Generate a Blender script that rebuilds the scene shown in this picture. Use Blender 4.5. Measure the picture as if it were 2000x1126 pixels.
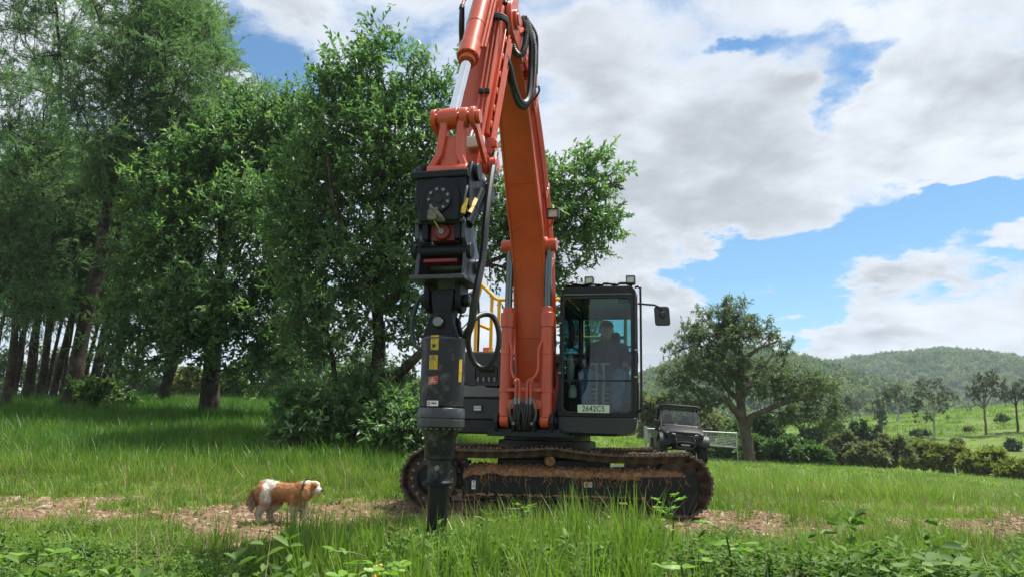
import bpy, bmesh, math, random
import numpy as np
from mathutils import Vector, Matrix, Quaternion

for _o in list(bpy.data.objects):
    bpy.data.objects.remove(_o)
SC = bpy.context.scene
COL = SC.collection
R = math.radians
PI = math.pi

# ------------------------------------------------------------------ camera
EYE = 1.05
PITCH = R(10.6)
FPX = 1450.0                      # focal length in photograph pixels (2000 wide)
cam_d = bpy.data.cameras.new('camera')
cam = bpy.data.objects.new('camera', cam_d)
COL.objects.link(cam)
cam.location = (0, 0, EYE)
cam.rotation_euler = (R(90) + PITCH, 0, 0)
cam_d.sensor_width = 36.0
cam_d.lens = 36.0 * FPX / 2000.0
cam_d.clip_start = 0.05
cam_d.clip_end = 6000
SC.camera = cam

CP, SP = math.cos(PITCH), math.sin(PITCH)


def ray(px, py):
    x = (px - 1000) / FPX
    u = (563 - py) / FPX
    return np.array([x, CP - u * SP, SP + u * CP])


def at(px, py, Y):
    """the point of the place seen at photograph pixel (px, py), at distance Y"""
    d = ray(px, py)
    return np.array([0, 0, EYE]) + d * (Y / d[1])


def mpp(py, Y):
    """metres per photograph pixel at distance Y"""
    return (Y / (CP - (563 - py) / FPX * SP)) / FPX


# ------------------------------------------------------------------ light and sky
SUN_EL, SUN_AZ = 66.0, 62.0       # azimuth measured from +Y (away from camera) towards +X (right)
SKY_STRENGTH = 0.07
CLOUD_GAIN = 7.0
sun_d = bpy.data.lights.new('sun', 'SUN')
sun_d.energy = 3.9
sun_d.angle = R(1.2)
sun_d.color = (1.0, 0.95, 0.87)
sun = bpy.data.objects.new('sun', sun_d)
COL.objects.link(sun)
_sd = Vector((math.cos(R(SUN_EL)) * math.sin(R(SUN_AZ)), math.cos(R(SUN_EL)) * math.cos(R(SUN_AZ)), math.sin(R(SUN_EL))))
sun.rotation_euler = _sd.to_track_quat('Z', 'Y').to_euler()
sun.location = (20, 10, 40)

SC.view_settings.view_transform = 'Standard'
SC.view_settings.look = 'None'
SC.view_settings.gamma = 1.0
SC.view_settings.use_curve_mapping = False
SC.view_settings.exposure = 1.06
SC.render.engine = 'CYCLES'
SC.cycles.max_bounces = 6
SC.cycles.diffuse_bounces = 4
SC.cycles.glossy_bounces = 3
SC.cycles.transmission_bounces = 4
SC.cycles.transparent_max_bounces = 8
SC.cycles.volume_bounces = 0
SC.cycles.use_denoising = True
SC.cycles.caustics_reflective = False
SC.cycles.caustics_refractive = False
SC.cycles.sample_clamp_indirect = 6.0


class NT:
    """small helper to write node trees"""
    def __init__(self, tree):
        self.t = tree
        self.n = tree.nodes
        self.l = tree.links

    def node(self, kind, **kw):
        nd = self.n.new(kind)
        for k, v in kw.items():
            if k.startswith('i_'):
                key = k[2:]
                key = int(key) if key.isdigit() else key.replace('_', ' ')
                self.put(nd.inputs[key], v)
            else:
                setattr(nd, k, v)
        return nd

    def put(self, sock, v):
        if isinstance(v, bpy.types.NodeSocket):
            self.l.new(v, sock)
        else:
            sock.default_value = v

    def math(self, op, a, b=0.0, c=None, clamp=False):
        nd = self.n.new('ShaderNodeMath')
        nd.operation = op
        nd.use_clamp = clamp
        self.put(nd.inputs[0], a)
        self.put(nd.inputs[1], b)
        if c is not None:
            self.put(nd.inputs[2], c)
        return nd.outputs[0]

    def vmath(self, op, a, b=None, scale=None):
        nd = self.n.new('ShaderNodeVectorMath')
        nd.operation = op
        self.put(nd.inputs[0], a)
        if b is not None:
            self.put(nd.inputs[1], b)
        if scale is not None:
            self.put(nd.inputs['Scale'], scale)
        return nd.outputs['Value'] if op in ('LENGTH', 'DISTANCE', 'DOT_PRODUCT') else nd.outputs[0]

    def mix(self, fac, a, b, mode='MIX'):
        nd = self.n.new('ShaderNodeMix')
        nd.data_type = 'RGBA'
        nd.blend_type = mode
        self.put(nd.inputs[0], fac)
        self.put(nd.inputs[6], a if isinstance(a, bpy.types.NodeSocket) else (*a[:3], 1))
        self.put(nd.inputs[7], b if isinstance(b, bpy.types.NodeSocket) else (*b[:3], 1))
        return nd.outputs[2]

    def ramp(self, v, lo, hi, a=0.0, b=1.0, smooth=True):
        nd = self.n.new('ShaderNodeMapRange')
        nd.interpolation_type = 'SMOOTHSTEP' if smooth else 'LINEAR'
        self.put(nd.inputs[0], v)
        nd.inputs[1].default_value = lo
        nd.inputs[2].default_value = hi
        nd.inputs[3].default_value = a
        nd.inputs[4].default_value = b
        return nd.outputs[0]

    def noise(self, vec, scale, detail=4.0, rough=0.5, dist=0.0, color=False):
        nd = self.n.new('ShaderNodeTexNoise')
        if vec is not None:
            self.l.new(vec, nd.inputs['Vector'])
        nd.inputs['Scale'].default_value = scale
        nd.inputs['Detail'].default_value = detail
        nd.inputs['Roughness'].default_value = rough
        nd.inputs['Distortion'].default_value = dist
        return nd.outputs['Color' if color else 'Fac']


def build_world():
    w = bpy.data.worlds.new('World')
    SC.world = w
    w.use_nodes = True
    t = NT(w.node_tree)
    for n in list(t.n):
        t.n.remove(n)
    out = t.node('ShaderNodeOutputWorld')
    bg = t.node('ShaderNodeBackground')
    bg.inputs['Strength'].default_value = SKY_STRENGTH
    t.l.new(bg.outputs[0], out.inputs['Surface'])
    sky = t.node('ShaderNodeTexSky')
    sky.sky_type = 'NISHITA'
    sky.sun_disc = False
    sky.sun_elevation = R(SUN_EL)
    sky.sun_rotation = R(SUN_AZ)
    sky.altitude = 100
    sky.air_density = 1.0
    sky.dust_density = 0.25
    sky.ozone_density = 3.0
    tc = t.node('ShaderNodeTexCoord')
    d = t.vmath('NORMALIZE', tc.outputs['Generated'])
    sep = t.node('ShaderNodeSeparateXYZ')
    t.l.new(d, sep.inputs[0])
    X, Y, Z = sep.outputs
    Zp = t.math('MAXIMUM', Z, 0.0)
    den = t.math('ADD', Zp, 0.22)
    cv = t.node('ShaderNodeCombineXYZ')
    t.put(cv.inputs[0], t.math('DIVIDE', X, den))
    t.put(cv.inputs[1], t.math('DIVIDE', Y, den))
    t.put(cv.inputs[2], 0.37)
    plane = cv.outputs[0]
    # angles in degrees: azimuth from +Y, elevation
    az = t.math('MULTIPLY', t.math('ARCTAN2', X, Y), 180 / PI)
    el = t.math('MULTIPLY', t.math('ARCSINE', Z), 180 / PI)
    uv = t.node('ShaderNodeCombineXYZ')
    t.put(uv.inputs[0], az)
    t.put(uv.inputs[1], el)
    wob = t.noise(plane, 3.4, 7, 0.62, color=True)
    wob = t.vmath('SCALE', t.vmath('SUBTRACT', wob, (0.5, 0.5, 0.5)), scale=15.0)
    wob = t.vmath('MULTIPLY', wob, (1.0, 0.75, 0.0))
    uvw = t.vmath('ADD', uv.outputs[0], wob)
    n1 = t.noise(plane, 2.2, 11, 0.59, 0.25)
    n2 = t.noise(t.vmath('ADD', plane, (3.1, 7.7, 0.0)), 2.0, 7, 0.55, 0.2)
    n3 = t.noise(t.vmath('ADD', plane, (9.1, 1.7, 2.0)), 5.5, 7, 0.6, 0.1)

    def ang(px, py):
        v = ray(px, py)
        v = v / np.linalg.norm(v)
        return math.degrees(math.atan2(v[0], v[1])), math.degrees(math.asin(v[2]))

    def blob(px, py, wx, wy, rot, gain, base=None):
        """soft ellipse of clear (negative) or cloudy (positive) sky; sizes in photograph pixels"""
        a, e = ang(px, py)
        v = t.vmath('SUBTRACT', uvw, (a, e, 0.0))
        vr = t.node('ShaderNodeVectorRotate')
        vr.rotation_type = 'Z_AXIS'
        t.l.new(v, vr.inputs['Vector'])
        vr.inputs['Angle'].default_value = R(-rot)
        v = t.vmath('MULTIPLY', vr.outputs[0], (1.0 / (wx * 0.036), 1.0 / (wy * 0.036), 0.0))
        ln = t.vmath('LENGTH', v)
        return t.math('MULTIPLY', t.ramp(ln, 0.25, 1.25, 1.0, 0.0), gain)

    acc = n1
    for b in ((1840, 425, 350, 76, 14, -0.40),      # the long blue band on the right
              (1480, 525, 170, 74, 8, -0.40),
              (1570, 590, 90, 75, -30, -0.30),
              (1560, 655, 80, 60, 0, -0.20),
              (1620, 110, 130, 70, -25, -0.26),     # blue holes higher up
              (1645, 215, 60, 45, -40, -0.18),
              (1470, 75, 70, 26, 0, -0.17),
              (1440, 640, 60, 70, 0, -0.12),
              (1930, 520, 120, 22, 8, -0.13),
              (560, 140, 150, 70, -20, -0.27),      # blue between the tree tops on the left
              (480, 40, 150, 80, 0, -0.24),
              (720, 40, 190, 90, 0, -0.16),
              (1900, 330, 130, 26, 16, 0.14),
              (1290, 330, 260, 190, 0, 0.20),       # the big grey cloud behind the boom
              (1150, 90, 170, 110, 0, 0.20),
              (1800, 60, 260, 60, 0, 0.16),
              (1850, 200, 190, 90, 0, 0.22),
              (1290, 640, 110, 100, 0, 0.20),
              (1780, 640, 210, 75, 0, 0.17),        # cumulus above the hills
              (1930, 455, 85, 55, 10, 0.14)):
        acc = t.math('ADD', acc, blob(*b))
    dens = t.math('ADD', acc, 0.10)
    alpha = t.ramp(dens, 0.40, 0.62)
    thick = t.ramp(dens, 0.48, 0.80)
    grey = t.math('MULTIPLY', t.ramp(n2, 0.36, 0.56), thick)
    detail = t.ramp(n3, 0.3, 0.7, 0.92, 1.07)
    ccol = t.mix(grey, (0.90, 0.925, 0.96), (0.53, 0.55, 0.58))
    ccol = t.mix(1.0, ccol, t.node('ShaderNodeCombineXYZ', i_0=detail, i_1=detail, i_2=detail).outputs[0], 'MULTIPLY')
    ccol = t.vmath('SCALE', ccol, scale=CLOUD_GAIN)
    # pale moist air near the horizon
    hz = t.ramp(el, 0.0, 9.0, 0.30, 0.0)
    skyb = t.mix(1.0, sky.outputs[0], (0.64, 0.95, 1.0), 'MULTIPLY')
    skyc = t.mix(hz, skyb, (6.2, 6.6, 7.0))
    col = t.mix(alpha, skyc, ccol)
    col = t.mix(1.0, col, (0.97, 1.0, 1.05), 'MULTIPLY')
    t.l.new(col, bg.inputs['Color'])
    w.cycles.sampling_method = 'MANUAL'
    w.cycles.sample_map_resolution = 512


build_world()


# ------------------------------------------------------------------ naming and tagging
def tag(o, label=None, cat=None, group=None, kind=None):
    if label:
        o['label'] = label
    if cat:
        o['category'] = cat
    if group:
        o['group'] = group
    if kind:
        o['kind'] = kind
    return o


def empty(name, loc=(0, 0, 0), rot=(0, 0, 0), **kw):
    o = bpy.data.objects.new(name, None)
    o.empty_display_size = 0.2
    o.location = loc
    o.rotation_euler = rot
    COL.objects.link(o)
    return tag(o, **kw)


def link(name, me, mat=None, parent=None, **kw):
    o = bpy.data.objects.new(name, me)
    if mat is not None and not me.materials:
        me.materials.append(mat)
    COL.objects.link(o)
    if parent is not None:
        o.parent = parent
    return tag(o, **kw)


# ------------------------------------------------------------------ materials
def mat(name, col, rough=0.5, metal=0.0, spec=0.5, coat=0.0, var=0.12, vscale=6.0, dirt=None, dirt_amt=0.0,
        dirt_scale=5.0, bump=0.0, bump_scale=40.0, dirt_low=None):
    m = bpy.data.materials.new(name)
    m.use_nodes = True
    t = NT(m.node_tree)
    b = t.n['Principled BSDF']
    b.inputs['Roughness'].default_value = rough
    b.inputs['Metallic'].default_value = metal
    b.inputs['Specular IOR Level'].default_value = spec
    b.inputs['Coat Weight'].default_value = coat
    b.inputs['Coat Roughness'].default_value = 0.15
    co = t.node('ShaderNodeTexCoord').outputs['Object']
    n = t.noise(co, vscale, 5, 0.6)
    f = t.ramp(n, 0.25, 0.75, 1 - var, 1 + var)
    c = t.mix(1.0, col, t.node('ShaderNodeCombineXYZ', i_0=f, i_1=f, i_2=f).outputs[0], 'MULTIPLY')
    if dirt is not None:
        k = t.noise(co, dirt_scale, 8, 0.68)
        df = t.ramp(k, 0.62 - dirt_amt * 0.35, 0.80 - dirt_amt * 0.25)
        df = t.math('MULTIPLY', df, min(1.0, 0.35 + dirt_amt))
        c = t.mix(df, c, dirt)
        t.put(b.inputs['Roughness'], t.math('ADD', rough, t.math('MULTIPLY', df, 0.85 - rough)))
    t.put(b.inputs['Base Color'], c)
    if bump > 0:
        bn = t.node('ShaderNodeBump')
        bn.inputs['Strength'].default_value = bump
        bn.inputs['Distance'].default_value = 0.01
        t.l.new(t.noise(co, bump_scale, 5, 0.6), bn.inputs['Height'])
        t.l.new(bn.outputs[0], b.inputs['Normal'])
    return m


def leaf_mat(name, dark, mid, light, trans=0.3, rough=0.45, rnd=0.0, spec=0.4):
    """foliage: colour from the per-leaf attribute 'tint' (age of the leaf) and, for repeats, a little per-plant change"""
    m = bpy.data.materials.new(name)
    m.use_nodes = True
    t = NT(m.node_tree)
    b = t.n['Principled BSDF']
    out = t.n['Material Output']
    a = t.node('ShaderNodeAttribute')
    a.attribute_name = 'tint'
    v = a.outputs['Fac']
    if rnd:
        oi = t.node('ShaderNodeObjectInfo')
        v = t.math('ADD', v, t.math('MULTIPLY', t.math('SUBTRACT', oi.outputs['Random'], 0.5), rnd))
    cr = t.node('ShaderNodeValToRGB')
    t.l.new(v, cr.inputs[0])
    e = cr.color_ramp.elements
    e[0].position, e[0].color = 0.0, (*dark, 1)
    e[1].position, e[1].color = 1.0, (*light, 1)
    x = e.new(0.5)
    x.color = (*mid, 1)
    c = cr.outputs[0]
    t.put(b.inputs['Base Color'], c)
    b.inputs['Roughness'].default_value = rough
    b.inputs['Specular IOR Level'].default_value = spec
    tr = t.node('ShaderNodeBsdfTranslucent')
    t.put(tr.inputs[0], t.mix(1.0, c, (1.05, 1.3, 0.7), 'MULTIPLY'))
    mx = t.node('ShaderNodeMixShader')
    mx.inputs[0].default_value = trans
    t.l.new(b.outputs[0], mx.inputs[1])
    t.l.new(tr.outputs[0], mx.inputs[2])
    t.l.new(mx.outputs[0], out.inputs['Surface'])
    return m


def glass_mat(name, tint=(0.75, 0.9, 0.9), refl=1.0, rough=0.01):
    m = bpy.data.materials.new(name)
    m.use_nodes = True
    t = NT(m.node_tree)
    out = t.n['Material Output']
    t.n.remove(t.n['Principled BSDF'])
    fr = t.node('ShaderNodeFresnel')
    fr.inputs['IOR'].default_value = 1.5
    tr = t.node('ShaderNodeBsdfTransparent')
    tr.inputs[0].default_value = (*tint, 1)
    gl = t.node('ShaderNodeBsdfGlossy')
    gl.inputs['Roughness'].default_value = rough
    mx = t.node('ShaderNodeMixShader')
    t.put(mx.inputs[0], t.math('MULTIPLY', fr.outputs[0], refl, clamp=True))
    t.l.new(tr.outputs[0], mx.inputs[1])
    t.l.new(gl.outputs[0], mx.inputs[2])
    t.l.new(mx.outputs[0], out.inputs['Surface'])
    return m


# ------------------------------------------------------------------ mesh builder
def ident(v):
    return v


class MB:
    """collects simple solids and builds them as ONE mesh object"""
    def __init__(self, tf=ident):
        self.v, self.f, self.tf = [], [], tf

    def add(self, vs, fs):
        o = len(self.v)
        self.v += [tuple(self.tf(np.asarray(p, float))) for p in vs]
        self.f += [tuple(i + o for i in q) for q in fs]
        return self

    def box(self, c, s, rot=None):
        c = np.array(c, float)
        h = np.array(s, float) / 2
        vs = []
        for z in (-1, 1):
            for y in (-1, 1):
                for x in (-1, 1):
                    p = h * (x, y, z)
                    if rot is not None:
                        p = rot @ p
                    vs.append(c + p)
        return self.add(vs, [(0, 2, 3, 1), (4, 5, 7, 6), (0, 1, 5, 4), (2, 6, 7, 3), (0, 4, 6, 2), (1, 3, 7, 5)])

    def cyl(self, p0, p1, r0, r1=None, n=16, caps=True):
        r1 = r0 if r1 is None else r1
        return self.tube([p0, p1], [r0, r1], n, caps)

    def tube(self, pts, r, n=8, caps=True, closed=False):
        P = [np.array(p, float) for p in pts]
        m = len(P)
        rr = list(r) if hasattr(r, '__len__') else [r] * m
        T = []
        for i in range(m):
            if closed:
                d = P[(i + 1) % m] - P[i - 1]
            else:
                d = P[min(i + 1, m - 1)] - P[max(i - 1, 0)]
            T.append(d / (np.linalg.norm(d) + 1e-12))
        a = np.array([0, 0, 1.0]) if abs(T[0][2]) < 0.9 else np.array([1.0, 0, 0])
        u = np.cross(T[0], a)
        u /= np.linalg.norm(u)
        vs = []
        for i in range(m):
            u = u - T[i] * np.dot(u, T[i])
            u /= np.linalg.norm(u) + 1e-12
            w = np.cross(T[i], u)
            for k in range(n):
                th = 2 * PI * k / n
                vs.append(P[i] + rr[i] * (math.cos(th) * u + math.sin(th) * w))
        fs = []
        for i in range(m if closed else m - 1):
            j = (i + 1) % m
            for k in range(n):
                k2 = (k + 1) % n
                fs.append((i * n + k, i * n + k2, j * n + k2, j * n + k))
        if caps and not closed:
            fs.append(tuple(range(n - 1, -1, -1)))
            fs.append(tuple((m - 1) * n + k for k in range(n)))
        return self.add(vs, fs)

    def prism(self, poly, lo, hi, plane='rz'):
        """polygon in the plane 'rz' (swept along f), 'fz' (along r) or 'rf' (along z)"""
        n = len(poly)

        def P(p, w):
            return {'rz': (p[0], w, p[1]), 'fz': (w, p[0], p[1]), 'rf': (p[0], p[1], w)}[plane]
        vs = [P(p, lo) for p in poly] + [P(p, hi) for p in poly]
        fs = [tuple(range(n)), tuple(range(2 * n - 1, n - 1, -1))]
        fs += [(i, (i + 1) % n, n + (i + 1) % n, n + i) for i in range(n)]
        return self.add(vs, fs)

    def ring(self, outer, inner, lo, hi, plane='rz'):
        n = len(outer)

        def P(p, w):
            return {'rz': (p[0], w, p[1]), 'fz': (w, p[0], p[1]), 'rf': (p[0], p[1], w)}[plane]
        vs = [P(p, lo) for p in outer] + [P(p, lo) for p in inner] + [P(p, hi) for p in outer] + [P(p, hi) for p in inner]
        fs = []
        for i in range(n):
            j = (i + 1) % n
            fs += [(i, j, n + j, n + i), (2 * n + i, 3 * n + i, 3 * n + j, 2 * n + j),
                   (i, 2 * n + i, 2 * n + j, j), (n + i, n + j, 3 * n + j, 3 * n + i)]
        return self.add(vs, fs)

    def lathe(self, prof, c, axis=(0, 0, 1), n=24):
        """profile [(radius, height)] turned about axis through c"""
        c = np.array(c, float)
        ax = np.array(axis, float)
        ax /= np.linalg.norm(ax)
        a = np.array([0, 0, 1.0]) if abs(ax[2]) < 0.9 else np.array([1.0, 0, 0])
        u = np.cross(ax, a)
        u /= np.linalg.norm(u)
        w = np.cross(ax, u)
        vs = []
        for (rad, h) in prof:
            for k in range(n):
                th = 2 * PI * k / n
                vs.append(c + ax * h + max(rad, 1e-4) * (math.cos(th) * u + math.sin(th) * w))
        m = len(prof)
        fs = [(i * n + k, i * n + (k + 1) % n, (i + 1) * n + (k + 1) % n, (i + 1) * n + k) for i in range(m - 1) for k in range(n)]
        fs += [tuple(range(n - 1, -1, -1)), tuple((m - 1) * n + k for k in range(n))]
        return self.add(vs, fs)

    def ball(self, c, rad, seg=12, rings=8, rot=None):
        rad = np.array(rad if hasattr(rad, '__len__') else (rad,) * 3, float)
        c = np.array(c, float)
        vs = []
        pts = [(0, 0, 1)]
        for i in range(1, rings):
            ph = PI * i / rings
            for k in range(seg):
                th = 2 * PI * k / seg
                pts.append((math.sin(ph) * math.cos(th), math.sin(ph) * math.sin(th), math.cos(ph)))
        pts.append((0, 0, -1))
        for q in pts:
            v = rad * np.array(q)
            if rot is not None:
                v = rot @ v
            vs.append(c + v)
        fs = []
        for k in range(seg):
            fs.append((0, 1 + k, 1 + (k + 1) % seg))
            b = 1 + (rings - 2) * seg
            fs.append((len(pts) - 1, b + (k + 1) % seg, b + k))
        for i in range(rings - 2):
            for k in range(seg):
                fs.append((1 + i * seg + k, 1 + (i + 1) * seg + k, 1 + (i + 1) * seg + (k + 1) % seg, 1 + i * seg + (k + 1) % seg))
        return self.add(vs, fs)

    def beam(self, p0, p1, w, h, up=(0, 0, 1)):
        """rectangular bar from p0 to p1; w across, h along 'up'"""
        p0, p1 = np.array(p0, float), np.array(p1, float)
        d = p1 - p0
        L = np.linalg.norm(d)
        d /= L
        up = np.array(up, float)
        s = np.cross(d, up)
        s /= np.linalg.norm(s)
        u = np.cross(s, d)
        rot = np.stack([s, d, u], axis=1)
        return self.box((p0 + p1) / 2, (w, L, h), rot)

    def mesh(self, name, smooth=40.0):
        bm = bmesh.new()
        vv = [bm.verts.new(p) for p in self.v]
        for q in self.f:
            try:
                bm.faces.new([vv[i] for i in q])
            except ValueError:
                pass
        bmesh.ops.recalc_face_normals(bm, faces=bm.faces)
        me = bpy.data.meshes.new(name)
        bm.to_mesh(me)
        bm.free()
        if smooth:
            me.shade_smooth()
            me.set_sharp_from_angle(angle=R(smooth))
        return me

    def build(self, name, m, parent=None, bevel=0.0, seg=2, smooth=40.0, **kw):
        me = self.mesh(name, smooth)
        o = link(name, me, m, parent, **kw)
        if bevel > 0:
            b = o.modifiers.new('bevel', 'BEVEL')
            b.width = bevel
            b.segments = seg
            b.limit_method = 'ANGLE'
            b.angle_limit = R(35)
            b.harden_normals = False
        return o


def rrect(x0, x1, y0, y1, r, n=4):
    out = []
    for (cx, cy, a0) in ((x1 - r, y1 - r, 0), (x0 + r, y1 - r, 90), (x0 + r, y0 + r, 180), (x1 - r, y0 + r, 270)):
        for k in range(n + 1):
            th = R(a0 + 90.0 * k / n)
            out.append((cx + r * math.cos(th), cy + r * math.sin(th)))
    return out


def spline(pts, n=8):
    """Catmull-Rom through the points"""
    P = [np.array(p, float) for p in pts]
    P = [2 * P[0] - P[1]] + P + [2 * P[-1] - P[-2]]
    out = []
    for i in range(1, len(P) - 2):
        for k in range(n):
            s = k / n
            a, b, c, d = P[i - 1], P[i], P[i + 1], P[i + 2]
            out.append(0.5 * (2 * b + (c - a) * s + (2 * a - 5 * b + 4 * c - d) * s * s + (3 * b - a - 3 * c + d) * s ** 3))
    out.append(P[-2])
    return out


def copy_tree(o, parent=None):
    c = o.copy()
    COL.objects.link(c)
    c.parent = parent
    for ch in o.children:
        copy_tree(ch, c)
    return c


def fast_mesh(name, V, T, tint=None, smooth=False):
    """triangle mesh straight from numpy arrays"""
    me = bpy.data.meshes.new(name)
    V = np.ascontiguousarray(V, np.float32)
    T = np.ascontiguousarray(T, np.int32)
    me.vertices.add(len(V))
    me.vertices.foreach_set('co', V.ravel())
    me.loops.add(T.size)
    me.loops.foreach_set('vertex_index', T.ravel())
    me.polygons.add(len(T))
    me.polygons.foreach_set('loop_start', np.arange(0, T.size, 3, dtype=np.int32))
    if smooth:
        me.polygons.foreach_set('use_smooth', np.ones(len(T), bool))
    me.update(calc_edges=True)
    if tint is not None:
        a = me.attributes.new('tint', 'FLOAT', 'FACE')
        a.data.foreach_set('value', np.ascontiguousarray(tint, np.float32))
    return me


# ------------------------------------------------------------------ numbers: noise and terrain
def sstep(a, b, x):
    t = np.clip((np.asarray(x, float) - a) / (b - a), 0, 1)
    return t * t * (3 - 2 * t)


_rs = np.random.RandomState(11)
_NG = _rs.rand(256, 256)


def vnoise(x, y):
    x = np.asarray(x, float)
    y = np.asarray(y, float)
    xi, yi = np.floor(x).astype(int), np.floor(y).astype(int)
    fx, fy = x - xi, y - yi
    fx, fy = fx * fx * (3 - 2 * fx), fy * fy * (3 - 2 * fy)
    g = lambda i, j: _NG[i & 255, j & 255]
    return (g(xi, yi) * (1 - fx) + g(xi + 1, yi) * fx) * (1 - fy) + (g(xi, yi + 1) * (1 - fx) + g(xi + 1, yi + 1) * fx) * fy


def fbm(x, y, o=4):
    s, a, n = 0.0, 0.5, 0.0
    for k in range(o):
        s = s + a * vnoise(x * 2 ** k + 17.3 * k, y * 2 ** k + 5.1 * k)
        n += a
        a *= 0.5
    return s / n


def gz(x, y):
    """height of the ground"""
    x = np.asarray(x, float)
    y = np.asarray(y, float)
    ys = np.maximum(y, 6.0)
    t = x / ys
    near = 0.10 * sstep(5.2, 8.2, y) - 0.020 * np.clip(x, -12, 12) * sstep(4, 8, y)
    near = near + 0.05 * (fbm(x * 0.7, y * 0.7) - 0.5)
    wr = sstep(0.02, 0.22, t)
    yc = 22 + 10 * wr
    cpx = np.interp(t, [-2, -0.7, -0.4, -0.2, 0, 0.1, 0.165, 0.26, 0.31, 0.4, 0.5, 0.6, 0.69, 0.85, 2],
                    [790, 792, 800, 814, 832, 847, 860, 896, 900, 908, 917, 930, 941, 952, 966])
    zc = EYE + (835 - cpx) / FPX * yc
    w = np.clip((y - 9.0) / (yc - 9.0), 0, 1)
    w = 0.6 * w + 0.4 * w * w * (3 - 2 * w)
    z = near + (zc - near) * w
    # beyond the crest
    d = np.maximum(y - yc, 0.0)
    left = 0.034 * np.minimum(d, 120.0)
    val = np.interp(y, [30, 36, 46, 60, 300, 2000], [0, -0.5, -2.0, -2.9, -3.0, -12.0])
    k = np.clip((t - 0.05) / 0.58, 0, 1.2)
    hg = np.interp(y, [48, 60, 80, 105, 140, 165, 240, 400], [0, 0.9, 3.2, 6.0, 8.6, 8.8, 4.0, 0]) * k
    hg = hg + 1.0 * (fbm(x * 0.05, y * 0.05) - 0.5) * sstep(55, 90, y)
    right = val + hg
    z = z + left * (1 - wr) + right * wr * sstep(0, 6, d)
    z = z + 0.10 * (fbm(x * 0.25 + 9, y * 0.25) - 0.5) * sstep(10, 16, y)
    return z


def soil(x, y):
    """1 where the stony vehicle track is bare"""
    x = np.asarray(x, float)
    y = np.asarray(y, float)
    yc = np.interp(x, [-14, -6, -3.9, -2.4, -1, 2, 4, 7, 12], [8.2, 7.9, 7.9, 7.9, 8.8, 8.6, 8.1, 9.2, 10.5])
    hw = np.interp(x, [-14, -6.0, -4.5, -3.0, -1.5, 1, 3, 5, 7.5, 12], [1.5, 1.4, 1.2, 0.95, 1.3, 1.6, 1.1, 0.8, 1.4, 1.0])
    e = 1.0 - np.abs(y - yc) / hw
    n = fbm(x * 1.3 + 3, y * 1.3, 4) - 0.5
    main = sstep(-0.08, 0.40, e + 2.3 * n)
    # worn patches in the short grass on the right
    w = np.exp(-(((x - 8.0) / 2.6) ** 2 + ((y - 15.0) / 2.0) ** 2)) + 0.8 * np.exp(-(((x - 6.0) / 3.0) ** 2 + ((y - 11.0) / 1.2) ** 2))
    return np.maximum(main, sstep(0.42, 0.75, w + 1.6 * (fbm(x * 0.9 + 40, y * 1.6, 4) - 0.5)))


def hit(px, py, y0=4.0, y1=400.0):
    """where the line of sight through a pixel meets the ground"""
    d = ray(px, py)
    ys = np.concatenate([np.arange(y0, 60, 0.05), np.arange(60, y1, 0.5)])
    xs = d[0] / d[1] * ys
    zs = EYE + d[2] / d[1] * ys
    below = np.nonzero(zs <= gz(xs, ys))[0]
    i = below[0] if len(below) else len(ys) - 1
    return np.array([xs[i], ys[i], float(gz(xs[i], ys[i]))])
# ------------------------------------------------------------------ ground
def ground_mat():
    m = bpy.data.materials.new('ground')
    m.use_nodes = True
    t = NT(m.node_tree)
    b = t.n['Principled BSDF']
    b.inputs['Roughness'].default_value = 0.95
    b.inputs['Specular IOR Level'].default_value = 0.15
    g = t.node('ShaderNodeNewGeometry').outputs['Position']
    n1 = t.noise(g, 0.5, 8, 0.65)
    n2 = t.noise(g, 7.0, 6, 0.7)
    n3 = t.noise(g, 0.06, 5, 0.6)
    grass = t.mix(t.ramp(n1, 0.35, 0.65), (0.075, 0.135, 0.018), (0.135, 0.185, 0.03))
    grass = t.mix(t.ramp(n3, 0.35, 0.65, 0.0, 0.7), grass, (0.135, 0.20, 0.038))
    grass = t.mix(t.ramp(n2, 0.45, 0.8, 0.0, 0.65), grass, (0.12, 0.09, 0.045))
    n4 = t.noise(t.vmath('MULTIPLY', g, (0.10, 0.42, 0.9)), 1.0, 8, 0.68, 0.4)
    grass = t.mix(t.ramp(n4, 0.44, 0.60, 0.0, 0.85), grass, (0.060, 0.115, 0.022))
    n5 = t.noise(t.vmath('MULTIPLY', g, (0.22, 0.30, 0.5)), 1.3, 7, 0.7)
    grass = t.mix(t.ramp(n5, 0.56, 0.70, 0.0, 0.6), grass, (0.20, 0.165, 0.075))
    dirt = t.mix(t.ramp(n2, 0.3, 0.7), (0.13, 0.083, 0.053), (0.24, 0.16, 0.105))
    a = t.node('ShaderNodeAttribute')
    a.attribute_name = 'soil'
    sf = t.ramp(t.math('ADD', a.outputs['Fac'], t.math('MULTIPLY', t.math('SUBTRACT', n2, 0.5), 0.8)), 0.3, 0.6)
    t.put(b.inputs['Base Color'], t.mix(sf, grass, dirt))
    bp = t.node('ShaderNodeBump')
    bp.inputs['Strength'].default_value = 0.7
    bp.inputs['Distance'].default_value = 0.05
    t.l.new(t.noise(g, 11.0, 7, 0.7), bp.inputs['Height'])
    t.l.new(bp.outputs[0], b.inputs['Normal'])
    return m


def grid_mesh(name, xs, ys, zf):
    X, Y = np.meshgrid(xs, ys)
    Z = zf(X, Y)
    V = np.stack([X, Y, Z], -1).reshape(-1, 3)
    nx, ny = len(xs), len(ys)
    i = (np.arange(ny - 1)[:, None] * nx + np.arange(nx - 1)[None, :]).ravel()
    T = np.concatenate([np.stack([i, i + 1, i + nx + 1], 1), np.stack([i, i + nx + 1, i + nx], 1)])
    return fast_mesh(name, V, T, smooth=True), V


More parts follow.
